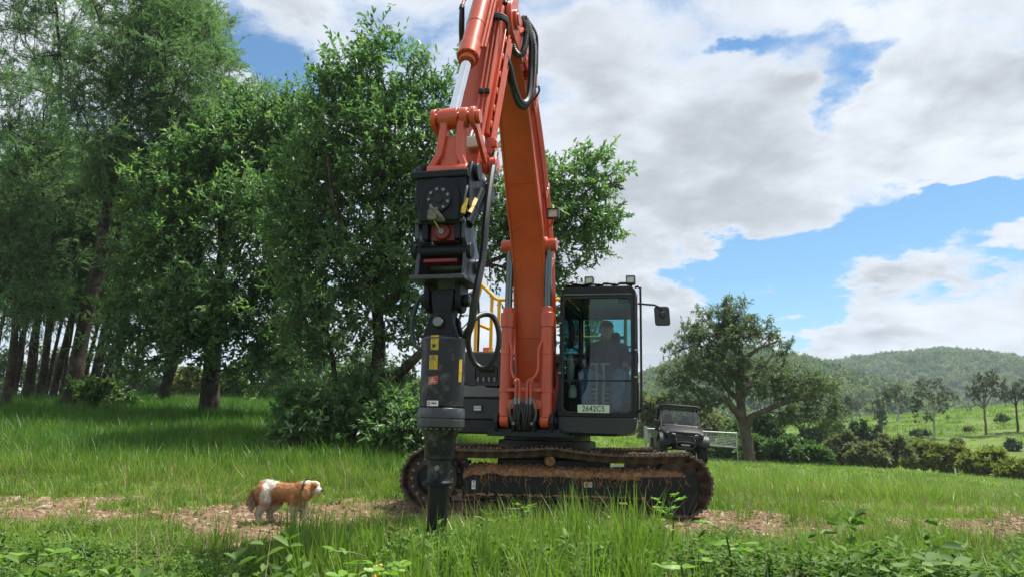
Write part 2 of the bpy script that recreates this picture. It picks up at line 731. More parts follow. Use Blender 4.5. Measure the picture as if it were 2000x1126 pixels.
def spread(lo, hi, fine0, fine1, step, grow=1.06):
    out = list(np.arange(fine0, fine1 + 1e-6, step))
    s = step
    while out[-1] < hi:
        s *= grow
        out.append(out[-1] + s)
    s = step
    while out[0] > lo:
        s *= grow
        out.insert(0, out[0] - s)
    return np.array(out)


def build_ground():
    xs = spread(-900, 1400, -12, 14, 0.14, 1.07)
    ys = spread(-500, 1700, 1.5, 24, 0.14, 1.06)
    me, V = grid_mesh('ground', xs, ys, gz)
    a = me.attributes.new('soil', 'FLOAT', 'POINT')
    s = soil(V[:, 0], V[:, 1])
    a.data.foreach_set('value', s.astype(np.float32))
    link('ground', me, ground_mat(), kind='structure')


build_ground()


# ------------------------------------------------------------------ scattering of uncountable things
def nodes_scatter(name, variants, pts, rot, scl, idx, label=None, **kw):
    """one object: its points carry rotation, scale and variant; geometry nodes set a plant or stone on each"""
    pool = bpy.data.collections.new(name + ' kinds')
    for k, me in enumerate(variants):
        pool.objects.link(bpy.data.objects.new('%s kind %02d' % (name, k), me))
    me = bpy.data.meshes.new(name)
    me.vertices.add(len(pts))
    me.vertices.foreach_set('co', np.ascontiguousarray(pts, np.float32).ravel())
    for nm, tp, arr in (('rot', 'FLOAT_VECTOR', rot), ('scl', 'FLOAT_VECTOR', scl), ('idx', 'INT', idx)):
        at_ = me.attributes.new(nm, tp, 'POINT')
        if tp == 'FLOAT_VECTOR':
            at_.data.foreach_set('vector', np.ascontiguousarray(arr, np.float32).ravel())
        else:
            at_.data.foreach_set('value', np.ascontiguousarray(arr, np.int32))
    o = link(name, me, None, None, kind='stuff', **kw)
    if label:
        o['label'] = label
    ng = bpy.data.node_groups.new(name, 'GeometryNodeTree')
    ng.interface.new_socket('Geometry', in_out='INPUT', socket_type='NodeSocketGeometry')
    ng.interface.new_socket('Geometry', in_out='OUTPUT', socket_type='NodeSocketGeometry')
    N, L = ng.nodes, ng.links
    gi, go = N.new('NodeGroupInput'), N.new('NodeGroupOutput')
    ci = N.new('GeometryNodeCollectionInfo')
    ci.inputs['Collection'].default_value = pool
    ci.inputs['Separate Children'].default_value = True
    ci.inputs['Reset Children'].default_value = True
    iop = N.new('GeometryNodeInstanceOnPoints')
    iop.inputs['Pick Instance'].default_value = True

    def attr(nm, tp):
        n = N.new('GeometryNodeInputNamedAttribute')
        n.data_type = tp
        n.inputs['Name'].default_value = nm
        return n.outputs['Attribute']
    e2r = N.new('FunctionNodeEulerToRotation')
    L.new(attr('rot', 'FLOAT_VECTOR'), e2r.inputs[0])
    L.new(gi.outputs[0], iop.inputs['Points'])
    L.new(ci.outputs[0], iop.inputs['Instance'])
    L.new(attr('idx', 'INT'), iop.inputs['Instance Index'])
    L.new(e2r.outputs[0], iop.inputs['Rotation'])
    L.new(attr('scl', 'FLOAT_VECTOR'), iop.inputs['Scale'])
    L.new(iop.outputs[0], go.inputs[0])
    md = o.modifiers.new('scatter', 'NODES')
    md.node_group = ng
    return o


def unit(v):
    return v / (np.linalg.norm(v, axis=-1, keepdims=True) + 1e-9)


def leaves(C, D, U, L, W, fold=0.18, kind=4, curl=0.12):
    """leaf blades: base points C, directions D, upper side U, lengths L, widths W -> vertices, triangles"""
    D = unit(D)
    S = unit(np.cross(D, U))
    N = unit(np.cross(S, D))
    L = np.asarray(L)[:, None] * np.ones((len(C), 1))
    W = np.asarray(W)[:, None] * np.ones((len(C), 1))
    up = N * W * fold
    tip = C + D * L - N * L * curl
    n = len(C)
    if kind == 2:
        V = np.stack([C, C + D * L * .45 + S * W * .5 + up, tip, C + D * L * .45 - S * W * .5 + up], 1)
        tri = np.array([(0, 1, 2), (0, 2, 3)])
        k = 4
    else:
        V = np.stack([C, C + D * L * .30 + S * W * .44 + up, C + D * L * .68 + S * W * .40 + up - N * L * curl * .4, tip,
                      C + D * L * .68 - S * W * .40 + up - N * L * curl * .4, C + D * L * .30 - S * W * .44 + up], 1)
        tri = np.array([(0, 1, 2), (0, 2, 3), (0, 3, 4), (0, 4, 5)])
        k = 6
    T = (tri[None] + (np.arange(n) * k)[:, None, None]).reshape(-1, 3)
    return V.reshape(-1, 3), T, len(tri)


def blades(B, Hh, W, lean_dir, lean, face=None, segs=3):
    """grass blades: base B, height Hh, width W, bent by 'lean' along lean_dir"""
    n = len(B)
    Hh, W, lean = Hh[:, None], W[:, None], lean[:, None]
    side = np.stack([-lean_dir[:, 1], lean_dir[:, 0], np.zeros(n)], 1) if face is None else face
    rows = []
    for i in range(segs + 1):
        s = i / segs
        c = B + np.array([0, 0, 1.0]) * Hh * (s - 0.25 * lean * s * s) + lean_dir * Hh * lean * s * s
        w = W * (1 - s ** 1.6) * 0.5
        if i == segs:
            rows.append(c)
        else:
            rows += [c - side * w, c + side * w]
    V = np.stack(rows, 1)
    k = V.shape[1]
    tri = []
    for i in range(segs - 1):
        a = 2 * i
        tri += [(a, a + 1, a + 3), (a, a + 3, a + 2)]
    a = 2 * (segs - 1)
    tri.append((a, a + 1, a + 2))
    tri = np.array(tri)
    T = (tri[None] + (np.arange(n) * k)[:, None, None]).reshape(-1, 3)
    return V.reshape(-1, 3), T, len(tri)


def tuft(name, m, seed, n, rad, h0, h1, w0, w1, lean=0.5, tint=(0.2, 0.8), segs=3, wind=0.0, dry=0.06):
    rs = np.random.RandomState(seed)
    r, th = rad * np.sqrt(rs.rand(n)), rs.rand(n) * 2 * PI
    B = np.stack([r * np.cos(th), r * np.sin(th), -0.02 * np.ones(n)], 1)
    ph = th + rs.normal(0, 0.8, n)
    ld = np.stack([np.cos(ph) + wind, np.sin(ph), np.zeros(n)], 1)
    ld = unit(ld)
    V, T, k = blades(B, rs.uniform(h0, h1, n), rs.uniform(w0, w1, n), ld, np.abs(rs.normal(0, lean, n)) + 0.08, segs=segs)
    tn = rs.uniform(*tint, n)
    tn[rs.rand(n) < dry] = 1.0
    me = fast_mesh(name, V, T, np.repeat(tn, k))
    me.materials.append(m)
    return me


def weed(name, m, seed, h=0.3, pairs=5, leaf=0.05, branches=3, flower=None, ratio=0.55):
    """a small broad-leaved weed: stems with pairs of leaves"""
    rs = np.random.RandomState(seed)
    C, D, U, L = [], [], [], []
    stems = []
    for b in range(branches):
        th = rs.rand() * 2 * PI
        out = rs.uniform(0.15, 0.5)
        hh = h * rs.uniform(0.6, 1.1)
        base = np.array([rs.normal(0, .03), rs.normal(0, .03), -0.02])
        top = base + np.array([math.cos(th) * out * hh, math.sin(th) * out * hh, hh])
        stems.append((base, top))
        for i in range(pairs):
            s = 0.22 + 0.78 * (i + 0.5 * rs.rand()) / pairs
            p = base + (top - base) * s
            a0 = th + i * PI / 2 + rs.normal(0, .4)
            for q in (0, PI):
                d = np.array([math.cos(a0 + q), math.sin(a0 + q), rs.uniform(-0.25, 0.55)])
                C.append(p)
                D.append(d)
                U.append((rs.normal(0, .25), rs.normal(0, .25), 1))
                L.append(leaf * rs.uniform(0.6, 1.2) * (1.15 - 0.35 * s))
        for q in range(4):
            a0 = rs.rand() * 6.28
            C.append(top)
            D.append((math.cos(a0), math.sin(a0), rs.uniform(0.3, 1.0)))
            U.append((rs.normal(0, .3), rs.normal(0, .3), 1))
            L.append(leaf * rs.uniform(0.4, 0.8))
    C, D, U, L = map(np.array, (C, D, U, L))
    V, T, k = leaves(C, D, U, L, L * ratio)
    tn = np.repeat(np.clip(rs.normal(0.45, 0.17, len(C)) + 0.25 * (C[:, 2] / h - 0.5), 0, 1), k)
    B = np.array([s[0] for s in stems])
    top = np.array([s[1] for s in stems])
    hz = top[:, 2] - B[:, 2]
    ld = unit((top - B) * (1, 1, 0))
    V2, T2, k2 = blades(B, hz, np.full(len(B), .006), ld, np.linalg.norm((top - B)[:, :2], axis=1) / hz)
    V, T = np.concatenate([V, V2]), np.concatenate([T, T2 + len(V)])
    tn = np.concatenate([tn, np.full(len(T2), 0.3)])
    me = fast_mesh(name, V, T, tn)
    me.materials.append(m)
    return me


M_grass = leaf_mat('grass blades', (0.070, 0.140, 0.018), (0.145, 0.245, 0.030), (0.26, 0.33, 0.075), 0.40, 0.42, 0.35)
M_lime = leaf_mat('young grass blades', (0.11, 0.195, 0.022), (0.185, 0.285, 0.040), (0.29, 0.36, 0.085), 0.42, 0.40, 0.3)
M_deep = leaf_mat('shade darkened grass blades', (0.040, 0.115, 0.014), (0.075, 0.18, 0.022), (0.13, 0.24, 0.04), 0.40, 0.45, 0.3)  # darker than the open turf: tree shade is put into the blade colour
M_weed = leaf_mat('weed leaves', (0.055, 0.115, 0.026), (0.115, 0.205, 0.048), (0.23, 0.32, 0.085), 0.36, 0.6, 0.35, 0.18)
M_dry = leaf_mat('dry stalks', (0.16, 0.11, 0.055), (0.27, 0.20, 0.10), (0.38, 0.31, 0.17), 0.15, 0.7, 0.3, 0.2)

rng = np.random.RandomState(4)


def field(n, y0, y1, margin=1.2, bias=1.0, tl=-0.74, tr=0.74):
    """points in the part of the ground the picture can see, even in area"""
    y = (y0 ** 2 + (y1 ** 2 - y0 ** 2) * rng.rand(n) ** bias) ** 0.5
    x = rng.uniform(-1, 1, n)
    half = 0.74 * y + margin
    x = x * half
    k = (x > tl * y - margin) & (x < tr * y + margin)
    return x[k], y[k]


def place(x, y, smin, smax, tilt=0.12, sink=0.0, up=None):
    n = len(x)
    P = np.stack([x, y, gz(x, y) - sink], 1)
    rot = np.stack([rng.normal(0, tilt, n), rng.normal(0, tilt, n), rng.rand(n) * 2 * PI], 1)
    s = rng.uniform(smin, smax, n)
    if up is not None:
        s = s * up
    return P, rot, np.stack([s, s, s * rng.uniform(0.8, 1.25, n)], 1)


def under_machine(x, y):
    return (np.abs(x - .45) < 1.85) & (np.abs(y - 9.7) < 1.5)


def build_grass():
    # --- short turf everywhere the track is not bare
    short = [tuft('turf', M_grass, 100 + i, 26, 0.13, 0.05, 0.14, 0.005, 0.010, 0.6) for i in range(4)]
    short += [tuft('turf', M_lime, 110 + i, 24, 0.13, 0.05, 0.13, 0.005, 0.010, 0.6) for i in range(3)]
    x, y = field(30000, 4.2, 20.0)
    s = soil(x, y)
    keep = (rng.rand(len(x)) < np.where(s > 0.55, 0.12, 0.95)) & ~under_machine(x, y)
    x, y = x[keep], y[keep]
    P, r, c = place(x, y, 0.7, 1.3)
    f = fbm(x * 0.5 + 5, y * 0.5)
    idx = np.where(rng.rand(len(x)) < sstep(0.4, 0.6, f), rng.randint(4, 7, len(x)), rng.randint(0, 4, len(x)))
    nodes_scatter('grass', short, P, r, c, idx, label='short green turf over the paddock')
    # --- farther turf, larger tufts
    far = [tuft('far turf', M_lime, 130 + i, 26, 0.30, 0.05, 0.15, 0.012, 0.022, 0.7, segs=2, dry=.15) for i in range(4)]
    far += [tuft('far turf', M_grass, 140 + i, 24, 0.30, 0.04, 0.16, 0.012, 0.022, 0.8, segs=2, dry=.25, tint=(.05, .8)) for i in range(4)]
    x, y = field(20000, 19.0, 46.0, 2.0)
    k = rng.rand(len(x)) < 0.35 + 0.65 * sstep(0.38, 0.55, fbm(x * .5 + 60, y * .5))
    x, y = x[k], y[k]
    P, r, c = place(x, y, 0.7, 1.3)
    f = fbm(x * 0.3 + 5, y * 0.3)
    nodes_scatter('grass', far, P, r, c, np.where(fbm(x * .45 + 20, y * .45) > .5, rng.randint(0, 4, len(x)), rng.randint(4, 8, len(x))), label='bright grass on the rise behind the machine')
    # --- rank tussocks on the far green slope
    big = [tuft('tussock', M_lime, 240 + i, 26, 0.9, 0.15, 0.55, 0.06, 0.12, 0.7, segs=2) for i in range(3)]
    big += [tuft('tussock', M_grass, 250 + i, 26, 0.9, 0.15, 0.60, 0.06, 0.12, 0.7, segs=2) for i in range(2)]
    x, y = field(16000, 46.0, 165.0, 4.0)
    k = (x / y > 0.15) & (rng.rand(len(x)) < sstep(0.40, 0.60, fbm(x * 0.10 + 3, y * 0.22 + 9)))
    x, y = x[k], y[k]
    P, r, c = place(x, y, 0.5, 1.3)
    nodes_scatter('grass', big, P, r, c, rng.randint(0, 5, len(x)), label='rank grass tussocks on the far green slope')
    # --- medium bright grass on the edges of the track and on the right
    mid = [tuft('meadow', M_lime, 150 + i, 22, 0.12, 0.14, 0.36, 0.006, 0.011, 0.42, wind=0.3) for i in range(4)]
    mid += [tuft('meadow', M_grass, 160 + i, 22, 0.12, 0.14, 0.34, 0.006, 0.011, 0.45, wind=0.3) for i in range(3)]
    x, y = field(16000, 4.5, 18.0)
    t = x / y
    patch = fbm(x * 0.55 + 31, y * 0.55 + 7)
    lime = np.exp(-(((x - 5.2) / 2.6) ** 2 + ((y - 14.0) / 2.6) ** 2)) * 1.2          # the tall lime patch right of the machine
    left = sstep(9.8, 11.0, y) * (t < -0.02) * 0.9
    front = (y < 6.3) * 0.22
    prob = np.clip((sstep(0.52, 0.64, patch) * 0.34 + lime + left + front), 0, 1) * np.where(soil(x, y) > 0.35, 0.10, 1.0)
    prob = np.where((t > 0.12) & (y > 9.5) & (lime < 0.25), prob * 0.35, prob)
    prob = np.where((t < 0) & (y > 9.0) & (y < 11.0), prob * 0.7, prob)
    k = (rng.rand(len(x)) < prob) & ~under_machine(x, y)
    x, y = x[k], y[k]
    P, r, c = place(x, y, 0.6, 1.15)
    lm = (np.exp(-(((x - 5.2) / 2.8) ** 2 + ((y - 14) / 2.8) ** 2)) > 0.3) | (rng.rand(len(x)) < 0.45)
    c[np.hypot((x - 5.2) / 2.6, (y - 14) / 2.6) < 1] *= 1.25
    nodes_scatter('grass', mid, P, r, c, np.where(lm, rng.randint(0, 4, len(x)), rng.randint(4, 7, len(x))),
                  label='knee high meadow grass in bright patches')
    # --- long grass under the trees on the left, their shade put into its green
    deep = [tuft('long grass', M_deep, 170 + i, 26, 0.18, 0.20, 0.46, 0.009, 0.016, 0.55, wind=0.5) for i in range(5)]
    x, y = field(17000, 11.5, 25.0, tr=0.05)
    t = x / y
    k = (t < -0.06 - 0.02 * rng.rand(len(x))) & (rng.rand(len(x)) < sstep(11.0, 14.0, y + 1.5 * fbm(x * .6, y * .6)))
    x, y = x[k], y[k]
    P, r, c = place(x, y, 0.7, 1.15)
    nodes_scatter('long_grass', deep, P, r, c, rng.randint(0, 5, len(x)), label='long grass under the trees, its green darkened for their shade')
    # --- tall blades right in front of the auger and the crawler
    tall = [tuft('tall grass', M_lime, 180 + i, 17, 0.08, 0.28, 0.62, 0.012, 0.026, 0.30, tint=(0.1, 0.6), wind=0.0, dry=0.02, segs=4) for i in range(4)]
    tall += [tuft('tall grass', M_grass, 190 + i, 16, 0.08, 0.25, 0.58, 0.008, 0.015, 0.34, tint=(0.2, 0.8), segs=4) for i in range(3)]
    xs, ys, sc = [], [], []
    # clumps: (pixel column, distance, width in pixels, count, scale)
    for (pc, Y, wpx, n, s0) in ((880, 4.9, 110, 70, 0.80), (960, 5.2, 90, 60, 0.80), (1060, 5.3, 120, 70, 0.82), (640, 5.3, 80, 40, .85), (720, 5.4, 90, 40, .72), (900, 3.9, 130, 55, .62), (1080, 4.1, 120, 40, .66), (1200, 4.6, 80, 34, .8), (1150, 5.6, 90, 46, 1.0), (1215, 5.5, 70, 34, 1.05),
                                (660, 5.0, 70, 26, 0.85), (700, 4.6, 60, 20, 0.75), (1010, 4.4, 120, 40, 0.60), (860, 4.0, 60, 16, 0.62), (50, 3.9, 45, 6, 0.6),
                                (140, 4.6, 60, 6, 0.7), (1560, 8.2, 80, 9, 0.62), (1800, 6.3, 120, 10, 0.6), (770, 4.2, 80, 16, 0.55),
                                (430, 6.4, 60, 5, 0.6), (1330, 4.2, 60, 5, 0.6)):
        Yj = rng.normal(Y, 0.28, n)
        xs += list((rng.normal(pc, wpx * 0.5, n) - 1000) / FPX * Yj)
        ys += list(Yj)
        sc += list(np.full(n, s0) * rng.uniform(0.7, 1.15, n))
    x, y, sc = np.array(xs), np.array(ys), np.array(sc)
    P, r, c = place(x, y, 0.95, 1.05, 0.10, up=sc)
    nodes_scatter('tall_grass', tall, P, r, c, rng.randint(0, 7, len(x)), label='tall bright blades in front of the auger')
    # --- broad-leaved weeds across the foreground
    wd = [weed('weed', M_weed, 200 + i, 0.24, 5, 0.060, 3) for i in range(4)]
    wd += [weed('weed', M_weed, 210 + i, 0.16, 4, 0.036, 4, ratio=0.7) for i in range(4)]
    wd += [weed('weed', M_weed, 220 + i, 0.30, 6, 0.075, 2, ratio=0.5) for i in range(2)]
    x, y = field(15000, 2.7, 7.2, 0.8)
    f = fbm(x * 0.8 + 50, y * 0.8)
    prob = np.where(y < 6.1, 0.95, sstep(0.45, 0.6, f) * 0.6) * np.where(soil(x, y) > 0.3, 0.05, 1.0)
    mid_x = np.exp(-((x - 0.1) / 1.1) ** 2)
    prob *= 1 - 0.55 * mid_x * (y < 6.2)
    k = (rng.rand(len(x)) < prob) & ~under_machine(x, y) & ((y > 3.4) | (rng.rand(len(x)) < 0.5))
    x, y = x[k], y[k]
    P, r, c = place(x, y, 0.65, 1.25, 0.18)
    hgt = 0.70 + 0.8 * sstep(0.4, 0.65, fbm(x * 0.9, y * 0.9 + 3))
    hgt *= 1 - 0.45 * sstep(5.2, 6.6, y) - 0.25 * np.exp(-((x - .3) / 1.3) ** 2)
    c *= hgt[:, None]
    idx = np.where(fbm(x * 0.7 + 8, y * 0.7) > 0.5, rng.randint(0, 4, len(x)), rng.randint(4, 8, len(x)))
    idx = np.where(rng.rand(len(x)) < 0.03, rng.randint(8, 10, len(x)), idx)
    nodes_scatter('weeds', wd, P, r, c, idx, label='low broad leaved weeds across the foreground')
    # small creeping weeds along the edges of the track
    x, y = field(9000, 7.0, 14.0, 0.8)
    f = fbm(x * 1.2 + 70, y * 1.2)
    k = (rng.rand(len(x)) < sstep(0.42, 0.6, f) * np.where(soil(x, y) > 0.5, 0.16, 0.85)) & ~under_machine(x, y) & ~((x / y < -0.05) & (y > 12.5))
    x, y = x[k], y[k]
    P, r, c = place(x, y, 0.35, 0.75, 0.2)
    nodes_scatter('weeds', wd, P, r, c, rng.randint(4, 8, len(x)), label='creeping weeds along the stony track')
    # dry stalks and small litter
    dry = [tuft('dry stalk', M_dry, 230 + i, 5, 0.12, 0.05, 0.30, 0.004, 0.008, 1.2, tint=(0.2, 1.0), segs=2) for i in range(3)]
    x, y = field(9000, 3.2, 20.0, 0.8)
    k = ~under_machine(x, y) & (rng.rand(len(x)) < 0.12 + 0.5 * sstep(0.5, 0.65, fbm(x * .8 + 90, y * .8)))
    x, y = x[k], y[k]
    P, r, c = place(x, y, 0.6, 1.2, 0.5)
    # thin seed stalks standing above the weeds
    seedy = [tuft('seed stalk', M_dry, 260 + i, 4, 0.10, 0.35, 0.62, 0.0035, 0.006, 0.35, tint=(0.3, 1.0), segs=3) for i in range(3)]
    x2, y2 = field(1100, 3.4, 13.0, 0.8)
    k2 = ~under_machine(x2, y2) & (soil(x2, y2) < .4)
    P2, r2, c2 = place(x2[k2], y2[k2], 0.6, 1.1, 0.2)
    nodes_scatter('dry_grass', seedy, P2, r2, c2, rng.randint(0, 3, len(P2)), label='thin straw coloured seed stalks standing in the grass')
    nodes_scatter('dry_grass', dry, P, r, c, rng.randint(0, 3, len(x)), label='dry stalks lying in the grass')


def stone_mesh(name, m, seed):
    rs = np.random.RandomState(seed)
    bm = bmesh.new()
    bmesh.ops.create_icosphere(bm, subdivisions=1, radius=1.0)
    sc = (rs.uniform(0.8, 1.4), rs.uniform(0.6, 1.0), rs.uniform(0.35, 0.6))
    for v in bm.verts:
        v.co = Vector((v.co.x * sc[0], v.co.y * sc[1], v.co.z * sc[2])) * rs.uniform(0.75, 1.15)
    me = bpy.data.meshes.new(name)
    bm.to_mesh(me)
    bm.free()
    me.materials.append(m)
    return me


def build_gravel():
    ms = []
    for i, c in enumerate(((0.24, 0.155, 0.10), (0.31, 0.215, 0.145), (0.17, 0.11, 0.075), (0.38, 0.29, 0.21), (0.22, 0.13, 0.085))):
        ms.append(mat('track stone %d' % i, c, 0.9, var=0.3, vscale=2.0, spec=0.2))
    st = [stone_mesh('stone', ms[i % 5], 300 + i) for i in range(10)]
    x, y = field(42000, 5.8, 14.0)
    s = soil(x, y)
    k = rng.rand(len(x)) < np.where(s > 0.4, 0.95, 0.035)
    x, y = x[k], y[k]
    P, r, c = place(x, y, 0.010, 0.030, 0.3)
    big = rng.rand(len(x)) < 0.05
    c[big] *= 2.0
    c[rng.rand(len(x)) < 0.006] *= 3.2
    nodes_scatter('gravel', st, P, r, c, rng.randint(0, 10, len(x)), label='pinkish stones of the track')


build_grass()
build_gravel()


# ------------------------------------------------------------------ hills with forest
def hill_mat(name, a, b):
    m = mat(name, a, 0.95, spec=0.1, var=0.3, vscale=0.05, dirt=b, dirt_amt=0.6, dirt_scale=0.02)
    return m


def crown_blob(name, m, seed):
    """far forest crown: lumpy mass with loose leaf clumps standing off it"""
    rs = np.random.RandomState(seed)
    n = 260
    th, ph = rs.rand(n) * 2 * PI, np.arccos(rs.uniform(-0.35, 1, n))
    d = np.stack([np.sin(ph) * np.cos(th), np.sin(ph) * np.sin(th), np.cos(ph)], 1)
    lump = 0.75 + 0.35 * np.sin(d[:, 0] * 5 + seed) * np.sin(d[:, 1] * 5 + 2 * seed) + rs.normal(0, 0.08, n)
    C = d * lump[:, None] * (1.0, 1.0, 0.85)
    D = unit(d + rs.normal(0, 0.8, (n, 3)))
    U = unit(d + (0, 0, 0.8) + rs.normal(0, 0.3, (n, 3)))
    V, T, k = leaves(C, D, U, rs.uniform(0.25, 0.45, n), rs.uniform(0.18, 0.3, n), kind=2)
    me = fast_mesh(name, V, T, np.repeat(np.clip(rs.normal(0.45, 0.2, n) + 0.2 * d[:, 2], 0, 1), k))
    me.materials.append(m)
    return me


def build_hills():
    mf = leaf_mat('forest leaves', (0.045, 0.085, 0.034), (0.098, 0.155, 0.058), (0.20, 0.255, 0.10), 0.35, 0.6, 0.75, 0.2)
    mh = hill_mat('hill ground', (0.05, 0.09, 0.025), (0.10, 0.12, 0.04))

    def make(name, label, Yr, depth, ridge, x0, x1, crown, count, seed, nx=90):
        px, py = zip(*ridge)

        def z(x, y):
            c = 1000 + x / Yr * FPX * 0.985
            e = EYE + (835 - np.interp(c, px, py)) / FPX * Yr * 1.03 - crown * 0.8
            rel = (y - Yr) / depth
            sh = np.where(rel < 0, 1 - sstep(0, 1, -rel) * 1.0, 1 - 0.5 * sstep(0, 1, rel))
            gul = (fbm(x * 0.012 + seed, y * 0.004, 3) - 0.5) * 0.22 * np.abs(e) * np.sin(PI * np.clip(1 + rel, 0, 1))
            return e * sh - 3 * (1 - sh) + gul
        xs = np.linspace(x0, x1, nx)
        ys = np.linspace(Yr - depth, Yr + depth * 0.8, 60)
        me, V = grid_mesh(name, xs, ys, z)
        link(name, me, mh, kind='structure', label=label)
        rs = np.random.RandomState(seed)
        xx, yy = rs.uniform(x0, x1, count), Yr - depth * 0.92 * rs.rand(count) ** 0.9 + depth * 0.06
        vis = (xx / yy > -0.95) & (xx / yy < 0.95)
        xx, yy = xx[vis], yy[vis]
        kinds = [crown_blob('forest crown', mf, seed * 10 + i) for i in range(6)]
        s = crown * rs.uniform(0.5, 1.15, len(xx)) * .85
        P = np.stack([xx, yy, z(xx, yy) + s * 0.35], 1)
        rot = np.stack([rs.normal(0, .15, len(xx)), rs.normal(0, .15, len(xx)), rs.rand(len(xx)) * 6.28], 1)
        nodes_scatter('forest', kinds, P, rot, np.stack([s, s, s * rs.uniform(0.8, 1.35, len(xx))], 1), rs.randint(0, 6, len(xx)),
                      label='forest covering the ' + label)

    make('hill', 'long far hill on the right', 680.0, 330.0,
         ((-400, 800), (300, 790), (900, 760), (1300, 735), (1500, 717), (1600, 716), (1650, 706), (1700, 701), (1790, 692), (1850, 696), (1900, 703), (1960, 714),
          (2000, 722), (2100, 738), (2400, 760), (3200, 790)), -250, 760, 5.0, 8500, 5)
    make('hill', 'nearer pale green hill behind the big gum tree', 400.0, 200.0,
         ((700, 830), (900, 815), (1100, 780), (1200, 757), (1259, 737), (1300, 718), (1336, 700), (1400, 690), (1460, 692), (1540, 716), (1600, 745), (1700, 790), (1800, 830)),
         -90, 225, 4.0, 3400, 8)


build_hills()


def build_haze():
    m = bpy.data.materials.new('haze')
    m.use_nodes = True
    t = NT(m.node_tree)
    t.n.remove(t.n['Principled BSDF'])
    v = t.node('ShaderNodeVolumePrincipled')
    v.inputs['Color'].default_value = (0.78, 0.90, 1.0, 1)
    v.inputs['Density'].default_value = 0.00036
    v.inputs['Anisotropy'].default_value = 0.0
    t.l.new(v.outputs[0], t.n['Material Output'].inputs['Volume'])
    b = MB()
    b.box((250, 600, 58), (2420, 2320, 160))
    return b.build('haze', m, None, smooth=0, kind='stuff', label='pale blue haze over the far hills')


build_haze()
# ------------------------------------------------------------------ trees
M_bark_dark = mat('dark bark', (0.045, 0.036, 0.028), 0.95, spec=0.1, var=0.4, vscale=9, dirt=(0.11, 0.095, 0.08), dirt_amt=0.5, dirt_scale=4, bump=1.0, bump_scale=25)
M_bark_grey = mat('grey bark', (0.16, 0.125, 0.10), 0.95, spec=0.1, var=0.35, vscale=6, dirt=(0.07, 0.055, 0.045), dirt_amt=0.5, dirt_scale=3, bump=1.0, bump_scale=18)
M_bark_pale = mat('pale bark', (0.38, 0.35, 0.31), 0.9, spec=0.1, var=0.3, vscale=5, dirt=(0.16, 0.13, 0.10), dirt_amt=0.5, dirt_scale=2)
M_fig = leaf_mat('glossy oval leaves', (0.070, 0.135, 0.064), (0.125, 0.218, 0.096), (0.25, 0.345, 0.12), 0.50, 0.40, 0, 0.5)
M_feather = leaf_mat('feathery narrow leaves', (0.085, 0.142, 0.082), (0.142, 0.225, 0.128), (0.205, 0.30, 0.165), 0.52, 0.5, 0, 0.35)
M_gum = leaf_mat('gum leaves', (0.062, 0.092, 0.046), (0.118, 0.160, 0.078), (0.20, 0.235, 0.12), 0.45, 0.5, 0, 0.4)
M_gumfar = leaf_mat('far gum leaves', (0.045, 0.060, 0.028), (0.085, 0.108, 0.052), (0.150, 0.165, 0.085), 0.22, 0.55, 0, 0.3)
M_bushdark = leaf_mat('dark bush leaves', (0.022, 0.048, 0.020), (0.045, 0.085, 0.030), (0.095, 0.150, 0.05), 0.3, 0.5, 0, 0.4)
M_bushgreen = leaf_mat('green bush leaves', (0.045, 0.092, 0.030), (0.09, 0.16, 0.05), (0.17, 0.25, 0.075), 0.38, 0.5, 0, 0.4)
M_busholive = leaf_mat('olive bush leaves', (0.095, 0.105, 0.055), (0.17, 0.18, 0.092), (0.25, 0.25, 0.13), 0.40, 0.6, 0, 0.3)
M_bushyellow = leaf_mat('yellow green bush leaves', (0.10, 0.12, 0.03), (0.19, 0.21, 0.045), (0.31, 0.31, 0.075), 0.38, 0.55, 0, 0.3)


def env_points(rs, blobs, n, shell=0.35):
    """n points in a union of ellipsoids [(centre, radii)], more of them toward the outside"""
    vol = np.array([np.prod(r) ** 0.85 for _, r in blobs])
    pick = rs.choice(len(blobs), n, p=vol / vol.sum())
    C = np.array([b[0] for b in blobs])[pick]
    Rr = np.array([b[1] for b in blobs])[pick]
    d = unit(rs.normal(0, 1, (n, 3)))
    rad = rs.rand(n) ** shell
    return C + d * rad[:, None] * Rr


